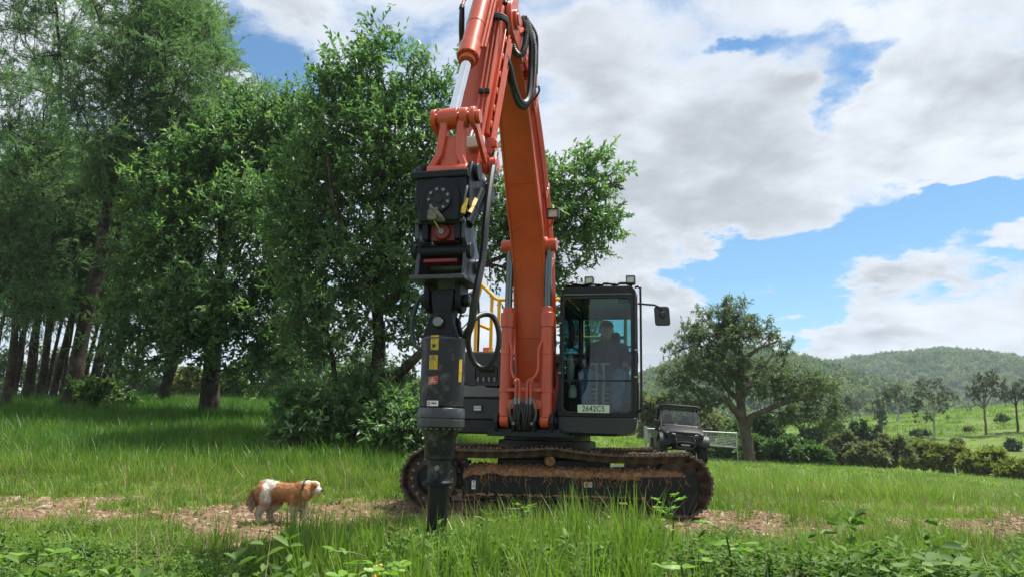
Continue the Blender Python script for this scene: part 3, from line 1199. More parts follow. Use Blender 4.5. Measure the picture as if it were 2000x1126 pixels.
def grow(rs, seeds, clumps, step=0.35, bf=0.35, bend=0.12):
    """joins every clump to the nearest wood, keeping paths short: a branching skeleton.
    seeds: list of polylines (first one is the trunk), each [(point, radius), ...]; returns nodes, parents, fixed radii"""
    N, Pn, Rf, Ln = [], [], [], []
    for k, line in enumerate(seeds):
        prev = -1
        for i, (p, r) in enumerate(line):
            p = np.array(p, float)
            if i == 0 and k > 0:
                prev = int(np.argmin(np.linalg.norm(np.array(N) - p, axis=1)))
                continue
            a = N[prev] if prev >= 0 else p
            ra = Rf[prev] if prev >= 0 else r
            m = max(1, int(np.linalg.norm(p - a) / (step * 1.2))) if prev >= 0 else 1
            for q in range(1, m + 1):
                s = q / m
                jit = rs.normal(0, 0.02, 3) * (step / .35) if q < m else 0
                N.append(a + (p - a) * s + jit)
                Pn.append(prev)
                Rf.append((ra if i > 1 or k == 0 else r) * (1 - s) + r * s)
                Ln.append((Ln[prev] if prev >= 0 else 0) + np.linalg.norm(p - a) / m)
                prev = len(N) - 1
    first_free = max(2, int(len([1 for _ in seeds[0]]) * 1))
    order = np.argsort(np.linalg.norm(clumps - N[min(len(N) - 1, first_free)], axis=1))
    trunk_h = N[0][2]
    tips = []
    for ci in order:
        c = clumps[ci]
        A = np.array(N)
        L = np.array(Ln)
        d = np.linalg.norm(A - c, axis=1)
        cost = d + bf * L + 1.5 * np.maximum(0, A[:, 2] - c[2] - 0.1 * d) * 0.5
        cost[:1] += 50
        low = (A[:, 2] - trunk_h) < 0.12 * (c[2] - trunk_h)
        cost = cost + low * 3.0
        j = int(np.argmin(cost))
        a = N[j]
        m = max(1, int(d[j] / step))
        side = rs.normal(0, 1, 3)
        side[2] = -abs(side[2]) * 0.6
        prev = j
        for q in range(1, m + 1):
            s = q / m
            off = side * bend * d[j] * math.sin(PI * s) * 0.5 if m > 1 else 0
            N.append(a + (c - a) * s + off)
            Pn.append(prev)
            Rf.append(0.0)
            Ln.append(Ln[prev] + d[j] / m)
            prev = len(N) - 1
        tips.append(prev)
    return np.array(N), np.array(Pn), np.array(Rf), tips


def wood_mesh(name, N, Pn, Rf, m, tip_r=0.012, expo=0.42, minr=0.0, sides=6, flare=0.0):
    n = len(N)
    cnt = np.zeros(n)
    haschild = np.zeros(n, bool)
    for i in range(n):
        if Pn[i] >= 0:
            haschild[Pn[i]] = True
    for i in range(n - 1, -1, -1):
        if not haschild[i]:
            cnt[i] += 1
        if Pn[i] >= 0:
            cnt[Pn[i]] += cnt[i]
    r = np.maximum(tip_r * np.maximum(cnt, 1) ** expo, Rf)
    for i in range(n):                                  # never thicker than the wood it grows from
        if Pn[i] >= 0 and Rf[i] == 0:
            r[i] = min(r[i], r[Pn[i]] * 0.92)
    V, T = [], []
    k = 0
    ang = np.arange(sides) * 2 * PI / sides
    ca_, sa_ = np.cos(ang), np.sin(ang)
    for i in range(n):
        j = Pn[i]
        if j < 0:
            continue
        a, b = N[j], N[i]
        d = b - a
        L = np.linalg.norm(d)
        if L < 1e-5:
            continue
        d = d / L
        a = a - d * r[i] * 0.25
        u = np.cross(d, (0, 0, 1.0) if abs(d[2]) < 0.95 else (1.0, 0, 0))
        u /= np.linalg.norm(u)
        w = np.cross(d, u)
        circ = ca_[:, None] * u + sa_[:, None] * w
        ra = min(r[j], r[i] * 1.35) if Rf[i] == 0 else r[j]
        V.append(a + circ * ra)
        V.append(b + circ * r[i])
        q = np.arange(sides)
        q2 = (q + 1) % sides
        T.append(np.stack([k + q, k + q2, k + sides + q2], 1))
        T.append(np.stack([k + q, k + sides + q2, k + sides + q], 1))
        k += 2 * sides
    me = fast_mesh(name, np.concatenate(V), np.concatenate(T), smooth=True)
    me.materials.append(m)
    return me


def foliage(rs, clumps, centre, size, per, twigs, L, W, kind, up=0.35, droop=0.0, wind=(0, 0, 0), tint_sd=0.12, fresh=0.12, along=0.55, spread_=1.0, twig_leaves=None, clump_tint=0.12):
    """leaves on short twigs around every clump"""
    nc = len(clumps)
    outd = unit(clumps - centre)
    ct = rs.normal(0, clump_tint, nc)
    C, D, U, LL, TN = [], [], [], [], []
    ntw = nc * twigs
    ci = np.repeat(np.arange(nc), twigs)
    td = unit(rs.normal(0, 1, (ntw, 3)) * spread_ + outd[ci] * 0.55 + np.array([0, 0, up]) + np.array(wind))
    tl = size[ci] * rs.uniform(0.45, 1.1, ntw)
    base = clumps[ci] + rs.normal(0, 0.15, (ntw, 3)) * size[ci][:, None]
    isfresh = rs.rand(ntw) < fresh
    m = max(1, per // twigs)
    li = np.repeat(np.arange(ntw), m)
    s = np.tile((np.arange(m) + 0.5) / m, ntw) * 0.85 + 0.15 + rs.normal(0, 0.04, len(li))
    p = base[li] + td[li] * (tl[li] * s)[:, None] + np.array([0, 0, -1.0]) * (droop * tl[li] * s * s)[:, None]
    rnd = unit(rs.normal(0, 1, (len(li), 3)))
    ld = unit(td[li] * along + rnd * 0.8 + np.array([0, 0, -droop * 0.8]) + np.array(wind) * 0.5)
    lu = unit(np.array([0, 0, 1.0]) + rs.normal(0, 0.45, (len(li), 3)) + outd[ci[li]] * 0.35)
    ln = L * rs.uniform(0.6, 1.25, len(li))
    wn = W * rs.uniform(0.7, 1.2, len(li))
    tn = np.clip(0.42 + ct[ci[li]] + rs.normal(0, tint_sd, len(li)) + isfresh[li] * 0.42 * (s > 0.45), 0, 1)
    V, T, k = leaves(p, ld, lu, ln, wn, kind=kind)
    return V, T, np.repeat(tn, k), base, td, tl


def twig_mesh(V0, base, td, tl, r):
    """thin three-sided twigs"""
    n = len(base)
    u = unit(np.cross(td, np.array([0.3, 0.2, 1.0])))
    w = np.cross(td, u)
    rows = []
    for k in range(3):
        th = 2 * PI * k / 3
        rows.append(base + (math.cos(th) * u + math.sin(th) * w) * r)
    rows.append(base + td * tl[:, None] * 0.95)
    V = np.stack(rows, 1)
    tri = np.array([(0, 1, 3), (1, 2, 3), (2, 0, 3)])
    T = (tri[None] + (np.arange(n) * 4)[:, None, None]).reshape(-1, 3)
    return V.reshape(-1, 3), T


def tree(name, label, cat, seeds, blobs, n, size, per, twigs, leafL, leafW, mleaf, mbark, seed, kind=2, group=None, tip_r=0.012, expo=0.42, step=0.4,
         bf=0.35, up=0.35, droop=0.0, wind=(0, 0, 0), fresh=0.1, tint_sd=0.12, shell=0.4, sides=6, twig_r=0.004, mind=0.0, along=0.55, clump_tint=0.12, crown_name='crown', trunk_name='trunk', bend=0.12, spread_=1.0):
    rs = np.random.RandomState(seed)
    cl = env_points(rs, blobs, n * (3 if mind else 1), shell)
    if mind:                                            # keep the clumps apart so that light and sky show between them
        keep = []
        for p in cl:
            if not keep or np.min(np.linalg.norm(np.array(keep) - p, axis=1)) > mind:
                keep.append(p)
            if len(keep) >= n:
                break
        cl = np.array(keep)
    cl = cl[cl[:, 2] > gz(cl[:, 0], cl[:, 1]) + 0.15]
    base = np.array(seeds[0][0][0], float)
    t = empty(name, base, label=label, cat=cat, group=group)
    N, Pn, Rf, tips = grow(rs, seeds, cl, step, bf, bend)
    me = wood_mesh(trunk_name, N - base, Pn, Rf, mbark, tip_r, expo, sides=sides)
    sz = size * rs.uniform(0.7, 1.3, len(cl))
    cen = np.mean([b[0] for b in blobs], axis=0) - (0, 0, 0.2 * np.mean([b[1][2] for b in blobs]))
    V, T, tn, tb, td, tl = foliage(rs, cl - base, cen - base, sz, per, twigs, leafL, leafW, kind, up, droop, wind, tint_sd, fresh, along, spread_, clump_tint=clump_tint)
    link(trunk_name, me, None, t)
    cm = fast_mesh(crown_name, V, T, tn)
    cm.materials.append(mleaf)
    co = link(crown_name, cm, None, t)
    if twig_r:
        V2, T2 = twig_mesh(0, tb, td, tl, twig_r)
        tm = fast_mesh('twigs', V2, T2)
        tm.materials.append(mbark)
        o = link('twigs', tm, None, t, kind='stuff')
    return t


def pb(px, py, Y, rpx, rpy=None, ry=None):
    """crown ellipsoid from its place in the picture, at distance Y; depth about as wide"""
    k = mpp(py, Y)
    rpy = rpx if rpy is None else rpy
    return (at(px, py, Y), (rpx * k, (ry if ry else rpx * k * 0.9), rpy * k))


def path(Y, pts, dy=None):
    """trunk or limb from picture points (px, py, radius in metres); dy adds depth per point"""
    out = []
    for i, q in enumerate(pts):
        yy = Y + (dy[i] if dy else 0)
        out.append((at(q[0], q[1], yy), q[2]))
    return out


def grounded(line, sink=0.1):
    p, r = line[0]
    p = np.array(p, float)
    p[2] = float(gz(p[0], p[1])) - sink
    return [(p, r * 1.25)] + line


def build_near_trees():
    g = 'broad leaved trees at the edge of the grove'
    # right-hand tree whose crown reaches behind the boom
    Y = 15.0
    seeds = [grounded(path(Y, [(695, 868, .20), (715, 800, .17), (735, 740, .15), (742, 660, .13), (735, 560, .11), (740, 450, .08), (752, 300, .05), (755, 180, .03)])),
             path(Y, [(730, 770, .13), (775, 735, .11), (820, 690, .09), (870, 620, .07), (930, 520, .05), (1000, 430, .035)], [0, -.2, -.3, -.2, 0, .4]),
             path(Y, [(738, 620, .10), (790, 560, .08), (840, 470, .06), (870, 360, .04)], [0, .3, .6, .9]),
             path(Y, [(735, 560, .10), (690, 490, .08), (650, 400, .05), (640, 300, .03)], [0, -.4, -.8, -1]),
             path(Y, [(710, 820, .10), (660, 780, .05), (650, 700, .05), (620, 600, .04)], [0, -.3, -.4, -.6]),
             path(Y, [(930, 520, .06), (1040, 480, .05), (1110, 410, .04), (1160, 360, .02)], [0, .4, .8, 1.0])]
    blobs = [pb(752, 105, Y, 48, 45), pb(700, 190, Y, 85, 75), pb(645, 205, Y, 45, 45), pb(815, 200, Y, 75, 70), pb(870, 180, Y, 40, 50), pb(760, 320, Y, 135, 100), pb(640, 340, Y, 90, 90),
             pb(610, 440, Y, 90, 90), pb(850, 430, Y, 110, 100), pb(720, 520, Y, 130, 85), pb(900, 300, Y, 70, 90), pb(980, 450, Y + .5, 80, 90),
             pb(1080, 390, Y + .6, 75, 75), pb(1150, 350, Y + .8, 50, 45), pb(1185, 320, Y + .8, 28, 20), pb(1130, 450, Y + .6, 68, 60), pb(1185, 440, Y + .6, 28, 34), pb(1070, 530, Y + .6, 55, 50), pb(1110, 610, Y + .6, 55, 50), pb(1140, 660, Y + .4, 40, 40),
             pb(640, 640, Y - .4, 85, 55), pb(590, 560, Y - .3, 60, 60), pb(800, 620, Y, 70, 60), pb(780, 740, Y - .3, 50, 40)]
    tree('broadleaf_tree', 'broad leaved tree whose crown spreads behind the orange boom', 'tree', seeds, blobs, 540, 0.58, 142, 11, 0.135, 0.054, M_fig, M_bark_dark, 31,
         kind=4, group=g, tip_r=0.010, fresh=0.09, mind=0.33, twig_r=0.005, shell=0.42, along=0.7)
    # left-hand tree, nearer crown hanging low
    Y = 18.5
    seeds = [grounded(path(Y, [(408, 806, .25), (412, 740, .22), (418, 680, .19), (425, 600, .15), (435, 480, .11), (440, 350, .06), (445, 260, .03)])),
             path(Y, [(415, 700, .14), (370, 640, .11), (310, 590, .08), (260, 560, .05)], [0, -.8, -1.4, -1.8]),
             path(Y, [(420, 650, .13), (480, 590, .1), (540, 520, .07), (570, 420, .04)], [0, -.5, -.9, -1]),
             path(Y, [(425, 600, .12), (380, 500, .09), (350, 420, .05)], [0, -.6, -1])]
    blobs = [pb(430, 330, Y, 110, 95), pb(335, 400, Y - .6, 90, 85), pb(330, 500, Y - 1, 90, 85), pb(500, 330, Y, 100, 90), pb(560, 250, Y, 70, 70), pb(500, 440, Y - 1, 110, 90), pb(300, 600, Y - 1.2, 80, 75),
             pb(270, 690, Y - 1.6, 50, 55), pb(420, 590, Y - 1.4, 110, 80), pb(540, 560, Y - .8, 80, 80), pb(530, 660, Y - .8, 70, 50), pb(370, 690, Y - 1, 60, 40), pb(500, 705, Y - .9, 70, 36), pb(590, 690, Y - .8, 55, 40), pb(480, 240, Y + .5, 70, 60), pb(220, 660, Y - 1.4, 30, 40)]
    tree('broadleaf_tree', 'low spreading broad leaved tree standing left of the dark bush', 'tree', seeds, blobs, 500, 0.64, 142, 11, 0.15, 0.062, M_fig, M_bark_dark, 32,
         kind=4, group=g, tip_r=0.011, fresh=0.15, mind=0.38, twig_r=0.006, shell=0.42, along=0.7)
    # small tree with a stout leaning stem
    Y = 21.5
    seeds = [grounded(path(Y, [(315, 796, .18), (325, 750, .15), (345, 690, .12), (360, 620, .08), (350, 540, .05)]))]
    tree('broadleaf_tree', 'small tree with a short leaning dark stem behind the low crown', 'tree', seeds, [pb(350, 610, Y, 80, 70), pb(330, 520, Y, 70, 60)], 60, 0.7, 90, 7, 0.2, 0.08,
         M_fig, M_bark_dark, 33, group=g, fresh=0.05)
    # dark undergrowth round the foot of the right-hand tree
    for k, (px, py, Y, rx, rz, lab) in enumerate(((605, 815, 13.6, 62, 62, 'dark leafy bush hanging low over the grass left of the stems'), (775, 830, 13.4, 62, 66, 'leafy bush behind the auger at the foot of the tree'),
                                                  (690, 800, 14.6, 48, 55, 'small dark bush between the two leafy bushes'))):
        b = hit(px, 885, 10, 30)
        b = np.array([at(px, 880, Y)[0], Y, 0.0])
        b[2] = float(gz(b[0], b[1])) - .05
        top = at(px, py - rz * .6, Y)
        sd = [[(b, .05), (b * .6 + top * .4, .04), (top, .015)]]
        for q in range(5):
            o = np.array([rng.normal(0, .35), rng.normal(0, .3), 0])
            sd.append([(b, .035), (b + o * .6 + (0, 0, .5), .025), (at(px, py, Y) + o * 1.6, .012)])
        tree('undergrowth_bush', lab, 'bush', sd, [pb(px, py, Y, rx, rz), pb(px + 12, py + 28, Y - .2, rx * .9, rz * .7)], 95, 0.36, 90, 8, 0.13, 0.055, M_fig, M_bark_dark, 60 + k,
             kind=4, group='dark bushes under the trees', fresh=0.07, twig_r=0.004, tip_r=0.007, crown_name='foliage', trunk_name='stem', clump_tint=0.1)


def build_grove():
    """row of feathery trees along the left edge, stems leaning with the wind"""
    g = 'feathery trees of the grove'
    spec = [  # base px, base py, Y, lean px per 100 px up, stem radius, crown blobs (px,py,rx,ry), clumps
        (8, 800, 19.0, 22, .12, [(40, 520, 100, 90), (-40, 450, 120, 120), (70, 590, 60, 40)], 120, 'leaning feathery tree cut by the left edge of the photo'),
        (42, 797, 21.0, 24, .10, [(80, 330, 110, 120), (20, 250, 120, 130), (130, 440, 100, 90)], 130, 'thin stemmed feathery tree second from the left edge'),
        (72, 792, 23.0, 18, .11, [(130, 90, 110, 130), (60, 60, 120, 140), (60, -90, 150, 110), (180, 190, 80, 80)], 170, 'tall feathery tree rising out of the frame at upper left'),
        (98, 790, 22.0, 26, .105, [(190, 420, 100, 90), (220, 510, 90, 80), (140, 530, 80, 60)], 110, 'feathery tree with low sweeping branches in the grove'),
        (132, 800, 19.5, 20, .21, [(250, 160, 120, 120), (330, 120, 110, 120), (240, 300, 120, 100), (350, 250, 100, 90), (290, 20, 130, 90)], 300, 'thickest stemmed feathery tree with the high rounded crown'),
        (170, 790, 24.0, 22, .11, [(400, 110, 60, 95), (420, 180, 55, 80), (370, 30, 60, 80), (455, 235, 40, 55), (385, 300, 90, 80)], 190, 'feathery tree whose crown edge meets the open sky'),
        (192, 788, 25.0, 25, .12, [(470, 260, 60, 60), (520, 205, 42, 40), (560, 225, 40, 40), (420, 380, 100, 80), (330, 420, 90, 70)], 150, 'paler feathery tree peeking over the broad leaved crown'),
        (225, 786, 27.0, 12, .11, [(300, 570, 100, 70), (240, 530, 90, 80), (190, 580, 80, 50)], 110, 'thin feathery tree deep in the grove')]
    for k, (bx, by, Y, lean, rad, bl, n, lab) in enumerate(spec):
        top = min(b[1] for b in bl) + 30
        pts = []
        cx = np.mean([b[0] for b in bl])
        for q in range(7):
            s = q / 6
            py = by + (top - by) * s
            px = bx + lean * (by - py) / 100 * (1 - s) + (cx - bx) * s * s * 0.9
            pts.append((px, py, rad * (1 - s) ** 0.8 * 0.9 + .02))
        sd = [grounded(path(Y, pts))]
        # a second stem and some big limbs
        if k % 2 == 0:
            sd.append(path(Y, [(pts[1][0], pts[1][1], rad * .6), (pts[1][0] + 25, pts[1][1] - 90, rad * .5), (pts[1][0] + 75, pts[1][1] - 220, rad * .35), (pts[1][0] + 90, pts[1][1] - 330, rad * .2)], [0, .3, .6, .8]))
        blobs = [pb(x, y, Y + (rng.rand() - .5) * 1.5, rx, ry) for x, y, rx, ry in bl]
        tree('feathery_tree', lab, 'tree', sd, blobs, n, 0.72, 230, 13, 0.17, 0.022, M_feather, M_bark_dark, 70 + k, kind=2, group=g, tip_r=0.011, droop=0.25,
             wind=(0.35, 0, 0.1), fresh=0.08, shell=0.5, twig_r=0.005, along=1.3, bf=0.25, clump_tint=0.13, bend=0.2)
    # stems of the trees farther in, small crowns lost among the others
    for k, (bx, by, Y, lean, rad) in enumerate(((25, 792, 28.0, 16, .09), (60, 788, 31.0, 10, .09), (118, 786, 30.0, 15, .085), (155, 786, 29.0, 22, .10), (208, 783, 32.0, 16, .095), (-30, 795, 26, 20, .11), (85, 789, 27, 20, .085), (140, 787, 33, 14, .085), (180, 786, 28, 24, .09),
                                                (262, 780, 34.0, 8, .10))):
        pts = [(bx + lean * s * 3.2, by - 300 * s, rad * (1 - .8 * s)) for s in (0, .2, .4, .6, .8, 1)]
        blobs = [pb(pts[-1][0], pts[-1][1] + 20, Y, 110, 90), pb(pts[-1][0] - 40, pts[-1][1] - 120, Y, 110, 100), pb(pts[-1][0] + 10, pts[-1][1] + 75, Y, 90, 50)]
        tree('feathery_tree', ('slim dark stemmed tree far back in the grove', 'second slim stem showing between the front trunks', 'slim tree leaning right in the middle of the grove',
                               'dark leaning stem just right of the thickest trunk', 'slim far stem near the right end of the grove', 'dark tree partly beyond the left edge of the photo', 'thin stem close behind the leaning front trunks', 'thin straight stem deep in the shade of the grove', 'thin strongly leaning stem near the thickest trunk',
                               'lonely thin far stem right of the grove')[k], 'tree', [grounded(path(Y, pts))], blobs, 70, 1.1, 190, 11, 0.26, 0.04, M_feather, M_bark_dark, 90 + k, group=g, tip_r=0.013,
             droop=0.2, wind=(0.3, 0, 0.1), fresh=0.04, twig_r=0.0, along=1.2)
    # a leafy sapling at the foot of the grove
    b = hit(200, 808, 15, 30)
    tree('sapling', 'pale leafy sapling at the edge of the long grass', 'sapling', [[(b - (0, 0, .1), .02), (b + (0.05, 0, .5), .015), (b + (.15, 0, .9), .008)]],
         [(b + (.1, 0, .55), (.75, .4, .38)), (b + (-.5, 0, .45), (.35, .3, .3))], 26, 0.3, 60, 6, 0.16, 0.065, M_bushgreen, M_bark_dark, 111, kind=4, fresh=0.3, twig_r=.004, tip_r=.006)


def bush(px, py, rx, rz, Y, m, lab, seed, n=42, leaf=0.22, per=110, name='bush', cat='bush', group=None, sub=None, bark=None):
    c = at(px, py, Y)
    k = mpp(py, Y)
    g = float(gz(c[0], Y))
    base = np.array([c[0], Y, min(g, c[2] - rz * k * .7) - .05])
    sd = [[(base, .06), (base * .55 + c * .45, .05), (c, .03)]]
    blobs = [(c, (rx * k, rx * k * .8, rz * k))]
    rs = np.random.RandomState(seed)
    for q in range(5):
        o = rs.uniform(-.75, .75, 3)
        blobs.append((c + o * (rx * k, rx * k * .5, rz * k * .7) + (0, 0, .1 * rz * k), (rx * k * .42, rx * k * .42, rz * k * .45)))
    return tree(name, lab, cat, sd, blobs, n, max(0.3, rz * k * .34), per, 8, leaf, leaf * .45, m, bark or M_bark_dark, seed, group=group, tip_r=.012, twig_r=.0, fresh=.12, shell=.4,
                crown_name='foliage', trunk_name='stem', clump_tint=.14, step=.5)


def build_far_left():
    g = 'bushes beyond the grove'
    for k, (px, py, rx, rz, Y, m, lab) in enumerate((
            (385, 775, 42, 26, 48, M_bushyellow, 'yellowish round bush far behind the grove'),
            (448, 775, 18, 32, 40, M_bushgreen, 'pale slender shrub beside the thick dark stem'),
            (510, 760, 60, 44, 52, M_bushgreen, 'green thicket beyond the low spreading tree'),
            (590, 750, 70, 60, 55, M_busholive, 'olive thicket seen under the crown left of the dark bush'),
            (285, 765, 60, 36, 60, M_bushdark, 'dark far thicket between the thin stems'),
            (180, 760, 90, 44, 62, M_bushdark, 'wide dark thicket behind the leaning stems'),
            (60, 755, 90, 50, 60, M_bushdark, 'dark thicket behind the trunks at the left edge'),
            (690, 770, 70, 45, 50, M_bushgreen, 'green far bush showing between the low branches'),
            (780, 790, 60, 36, 56, M_busholive, 'olive far bush behind the leaning limb'))):
        bush(px, py - rz * .45, rx * 1.15, rz * 1.45, Y, m, lab, 130 + k, 70, 0.32, 130, group=g)


def build_gum():
    Y = 34.0
    seeds = [grounded(path(Y, [(1465, 899, .27), (1460, 865, .25), (1454, 835, .24), (1449, 815, .23), (1446, 780, .18), (1444, 745, .18), (1449, 705, .14), (1440, 660, .1), (1428, 610, .05)])),
             path(Y, [(1453, 828, .16), (1468, 812, .15), (1492, 802, .13), (1520, 790, .12), (1540, 783, .11), (1575, 776, .08), (1610, 780, .04)], [0, -.3, -.6, -.9, -1.0, -1.2, -1.3]),
             path(Y, [(1448, 806, .16), (1432, 796, .15), (1422, 782, .13), (1400, 778, .1), (1370, 790, .05)], [0, -.2, -.5, -.8, -1]),
             path(Y, [(1446, 790, .15), (1425, 765, .12), (1405, 735, .09), (1375, 705, .05)], [0, .3, .5, .6]),
             path(Y, [(1446, 775, .14), (1468, 745, .10), (1490, 715, .08), (1510, 690, .05)], [0, .4, .7, .9]),
             path(Y, [(1444, 735, .1), (1410, 690, .08), (1360, 672, .05), (1320, 685, .03)], [0, -.3, -.4, -.5]),
             path(Y, [(1446, 720, .1), (1480, 680, .07), (1520, 665, .04)], [0, -.3, -.3])]
    blobs = [pb(1418, 598, Y, 34, 22), pb(1405, 630, Y, 62, 34), pb(1455, 640, Y, 62, 34), pb(1370, 655, Y, 42, 22), pb(1320, 680, Y, 28, 16), pb(1495, 668, Y, 44, 30), pb(1525, 690, Y, 22, 24),
             pb(1400, 715, Y - .4, 78, 38), pb(1345, 735, Y - .4, 55, 40), pb(1340, 785, Y - .5, 46, 44), pb(1400, 770, Y - 1.2, 40, 30), pb(1475, 735, Y - .8, 62, 34), pb(1530, 745, Y - .5, 55, 36),
             pb(1585, 760, Y - .5, 56, 40), pb(1622, 800, Y - .6, 30, 36), pb(1630, 770, Y - .5, 26, 30), pb(1570, 790, Y - 1.2, 44, 30), pb(1600, 825, Y - .9, 26, 20), pb(1540, 815, Y - .9, 34, 20), pb(1400, 660, Y - .2, 80, 34), pb(1330, 820, Y - .2, 38, 18)]
    tree('gum_tree', 'big old gum tree with forked grey trunk on the rise behind the buggy', 'tree', seeds, blobs, 350, 0.50, 125, 9, 0.145, 0.052, M_gum, M_bark_grey, 41, kind=2,
         tip_r=0.013, droop=0.3, fresh=0.12, mind=0.30, twig_r=0.007, shell=0.42, step=.4, up=.15, clump_tint=.13)


def hillhit(px, py):
    return hit(px, py, 40, 300)


def build_far_right():
    g = 'scattered trees on the green slope'
    trees_ = [  # base px,py, crown blobs, label, bark
        ((1666, 821), [(1662, 786, 17, 15), (1655, 800, 10, 10)], 'faint pale trunked tree at the left end of the slope', M_bark_pale, 30),
        ((1721, 846), [(1712, 790, 22, 22), (1732, 775, 16, 16), (1725, 812, 14, 18)], 'grey stemmed tree left of the dark round bush top', M_bark_grey, 44),
        ((1752, 822), [(1748, 765, 18, 18), (1762, 782, 14, 14)], 'slim tree standing behind the grey stemmed tree', M_bark_pale, 34),
        ((1824, 857), [(1815, 760, 34, 22), (1795, 785, 22, 20), (1838, 790, 24, 22), (1850, 770, 18, 14), (1800, 815, 18, 10), (1850, 815, 12, 8)], 'wide open crowned tree with forked pale stem mid slope', M_bark_pale, 80),
        ((1849, 798), [(1852, 768, 14, 18)], 'small pale stemmed tree on the slope crest', M_bark_pale, 20),
        ((1926, 850), [(1930, 745, 28, 20), (1905, 765, 24, 16), (1950, 765, 20, 16), (1895, 795, 12, 8)], 'tall slim stemmed tree right of the forked tree', M_bark_grey, 70),
        ((1988, 842), [(1985, 765, 26, 16), (1955, 770, 20, 16), (2005, 755, 20, 16)], 'leaning dark stemmed tree at the right edge', M_bark_dark, 60),
        ((2030, 850), [(2035, 780, 30, 26)], 'tree just beyond the right edge of the photo', M_bark_grey, 40)]
    for k, (b, bl, lab, bark, n) in enumerate(trees_):
        base = hillhit(*b)
        Y = base[1]
        cy = np.mean([q[1] for q in bl])
        cx = np.mean([q[0] for q in bl])
        kk = mpp(800, Y)
        sd = [[(base - (0, 0, .2), 2.6 * kk), (base * .55 + at((b[0] + cx) / 2 + 2, (b[1] + cy) / 2, Y) * .45, 2.0 * kk), (at((b[0] * .4 + cx * .6), (b[1] * .35 + cy * .65), Y), 1.6 * kk), (at(cx, cy, Y), 1.0 * kk)]]
        for q in bl[:4]:
            sd.append([(sd[0][2][0], 1.3 * kk), (at((q[0] + cx) / 2, (q[1] + cy + 14) / 2, Y), 1.0 * kk), (at(q[0], q[1], Y), .6 * kk)])
        blobs = [pb(x, y, Y, rx, ry) for x, y, rx, ry in bl]
        tree('gum_tree', lab, 'tree', sd, blobs, n, 7 * kk, 80, 7, 3.4 * kk, 1.5 * kk, M_gumfar, bark, 150 + k, group=g, tip_r=.32 * kk, twig_r=0, shell=.5, step=6 * kk, bend=.15)
    g = 'bushes in the gully behind the rise'
    bs = [  # px, py, rx, rz, Y, material, label
        (1590, 852, 30, 20, 62, M_bushdark, 'dark rounded bush hanging under the gum tree limb'),
        (1688, 852, 32, 26, 58, M_bushdark, 'darkest dense bush in the middle of the gully'),
        (1500, 850, 28, 40, 46, M_bushdark, 'dark green bush right behind the gum tree trunk'),
        (1535, 880, 38, 28, 42, M_bushgreen, 'green bush at the gum tree foot'),
        (1580, 890, 32, 20, 41, M_bushgreen, 'low green bush between the gum tree and the olive bush'),
        (1642, 876, 38, 30, 44, M_busholive, 'brownish olive bush left of the darkest bush'),
        (1690, 892, 34, 20, 41, M_busholive, 'dull olive bush in front of the darkest bush'),
        (1735, 884, 38, 28, 42, M_busholive, 'twiggy grey green bush by the white stake'),
        (1800, 888, 38, 24, 46, M_bushyellow, 'broad yellow green bush right of the twiggy bush'),
        (1850, 896, 38, 24, 44, M_bushyellow, 'yellow green bush in the middle of the right side'),
        (1925, 908, 46, 26, 38, M_bushyellow, 'brightest yellow bush near the right edge'),
        (1985, 922, 36, 18, 36, M_bushyellow, 'low yellow bush touching the right edge'),
        (1480, 880, 22, 26, 44, M_bushgreen, 'small green bush hugging the gum tree trunk'),
        (1420, 880, 46, 26, 44, M_bushgreen, 'long green bush under the mesh gate'),
        (1285, 815, 40, 50, 46, M_busholive, 'olive green bush between the cab and the buggy'),
        (1360, 830, 55, 40, 48, M_busholive, 'tall olive thicket behind the buggy roof'),
        (1270, 800, 40, 40, 56, M_bushgreen, 'green bush farther off beside the cab'),
        (1430, 845, 50, 30, 52, M_bushgreen, 'green thicket behind the mesh gate'),
        (1625, 845, 24, 14, 64, M_bushgreen, 'small green bush between the two darkest bushes')]
    for k, (px, py, rx, rz, Y, m, lab) in enumerate(bs):
        bush(px, py, rx, rz, Y, m, lab, 170 + k, 46, 0.30, 120, group=g)
    g = 'small shrubs dotted on the green slope'
    for k, (px, py, rx, rz, m, lab) in enumerate(((1792, 845, 20, 10, M_bushgreen, 'pale shrub below the forked tree'), (1980, 866, 14, 14, M_bushdark, 'dark shrub below the leaning tree'), (1785, 864, 14, 6, M_busholive, 'low brown shrub left of the forked tree'),
                                                  (1865, 862, 13, 6, M_busholive, 'low brown shrub right of the forked tree'), (1955, 815, 13, 10, M_bushgreen, 'shrub between the two rightmost slope trees'),
                                                  (1892, 838, 10, 4, M_busholive, 'tiny shrub beside the tall slim tree'), (1740, 868, 16, 7, M_bushgreen, 'green shrub below the grey stemmed tree'))):
        b = hillhit(px, py + rz)
        bush(px, py + rz * .25, rx, rz * .8, b[1], m, lab, 200 + k, 26, 0.26, 90, group=g)


build_near_trees()
build_grove()
build_far_left()
build_gum()
build_far_right()
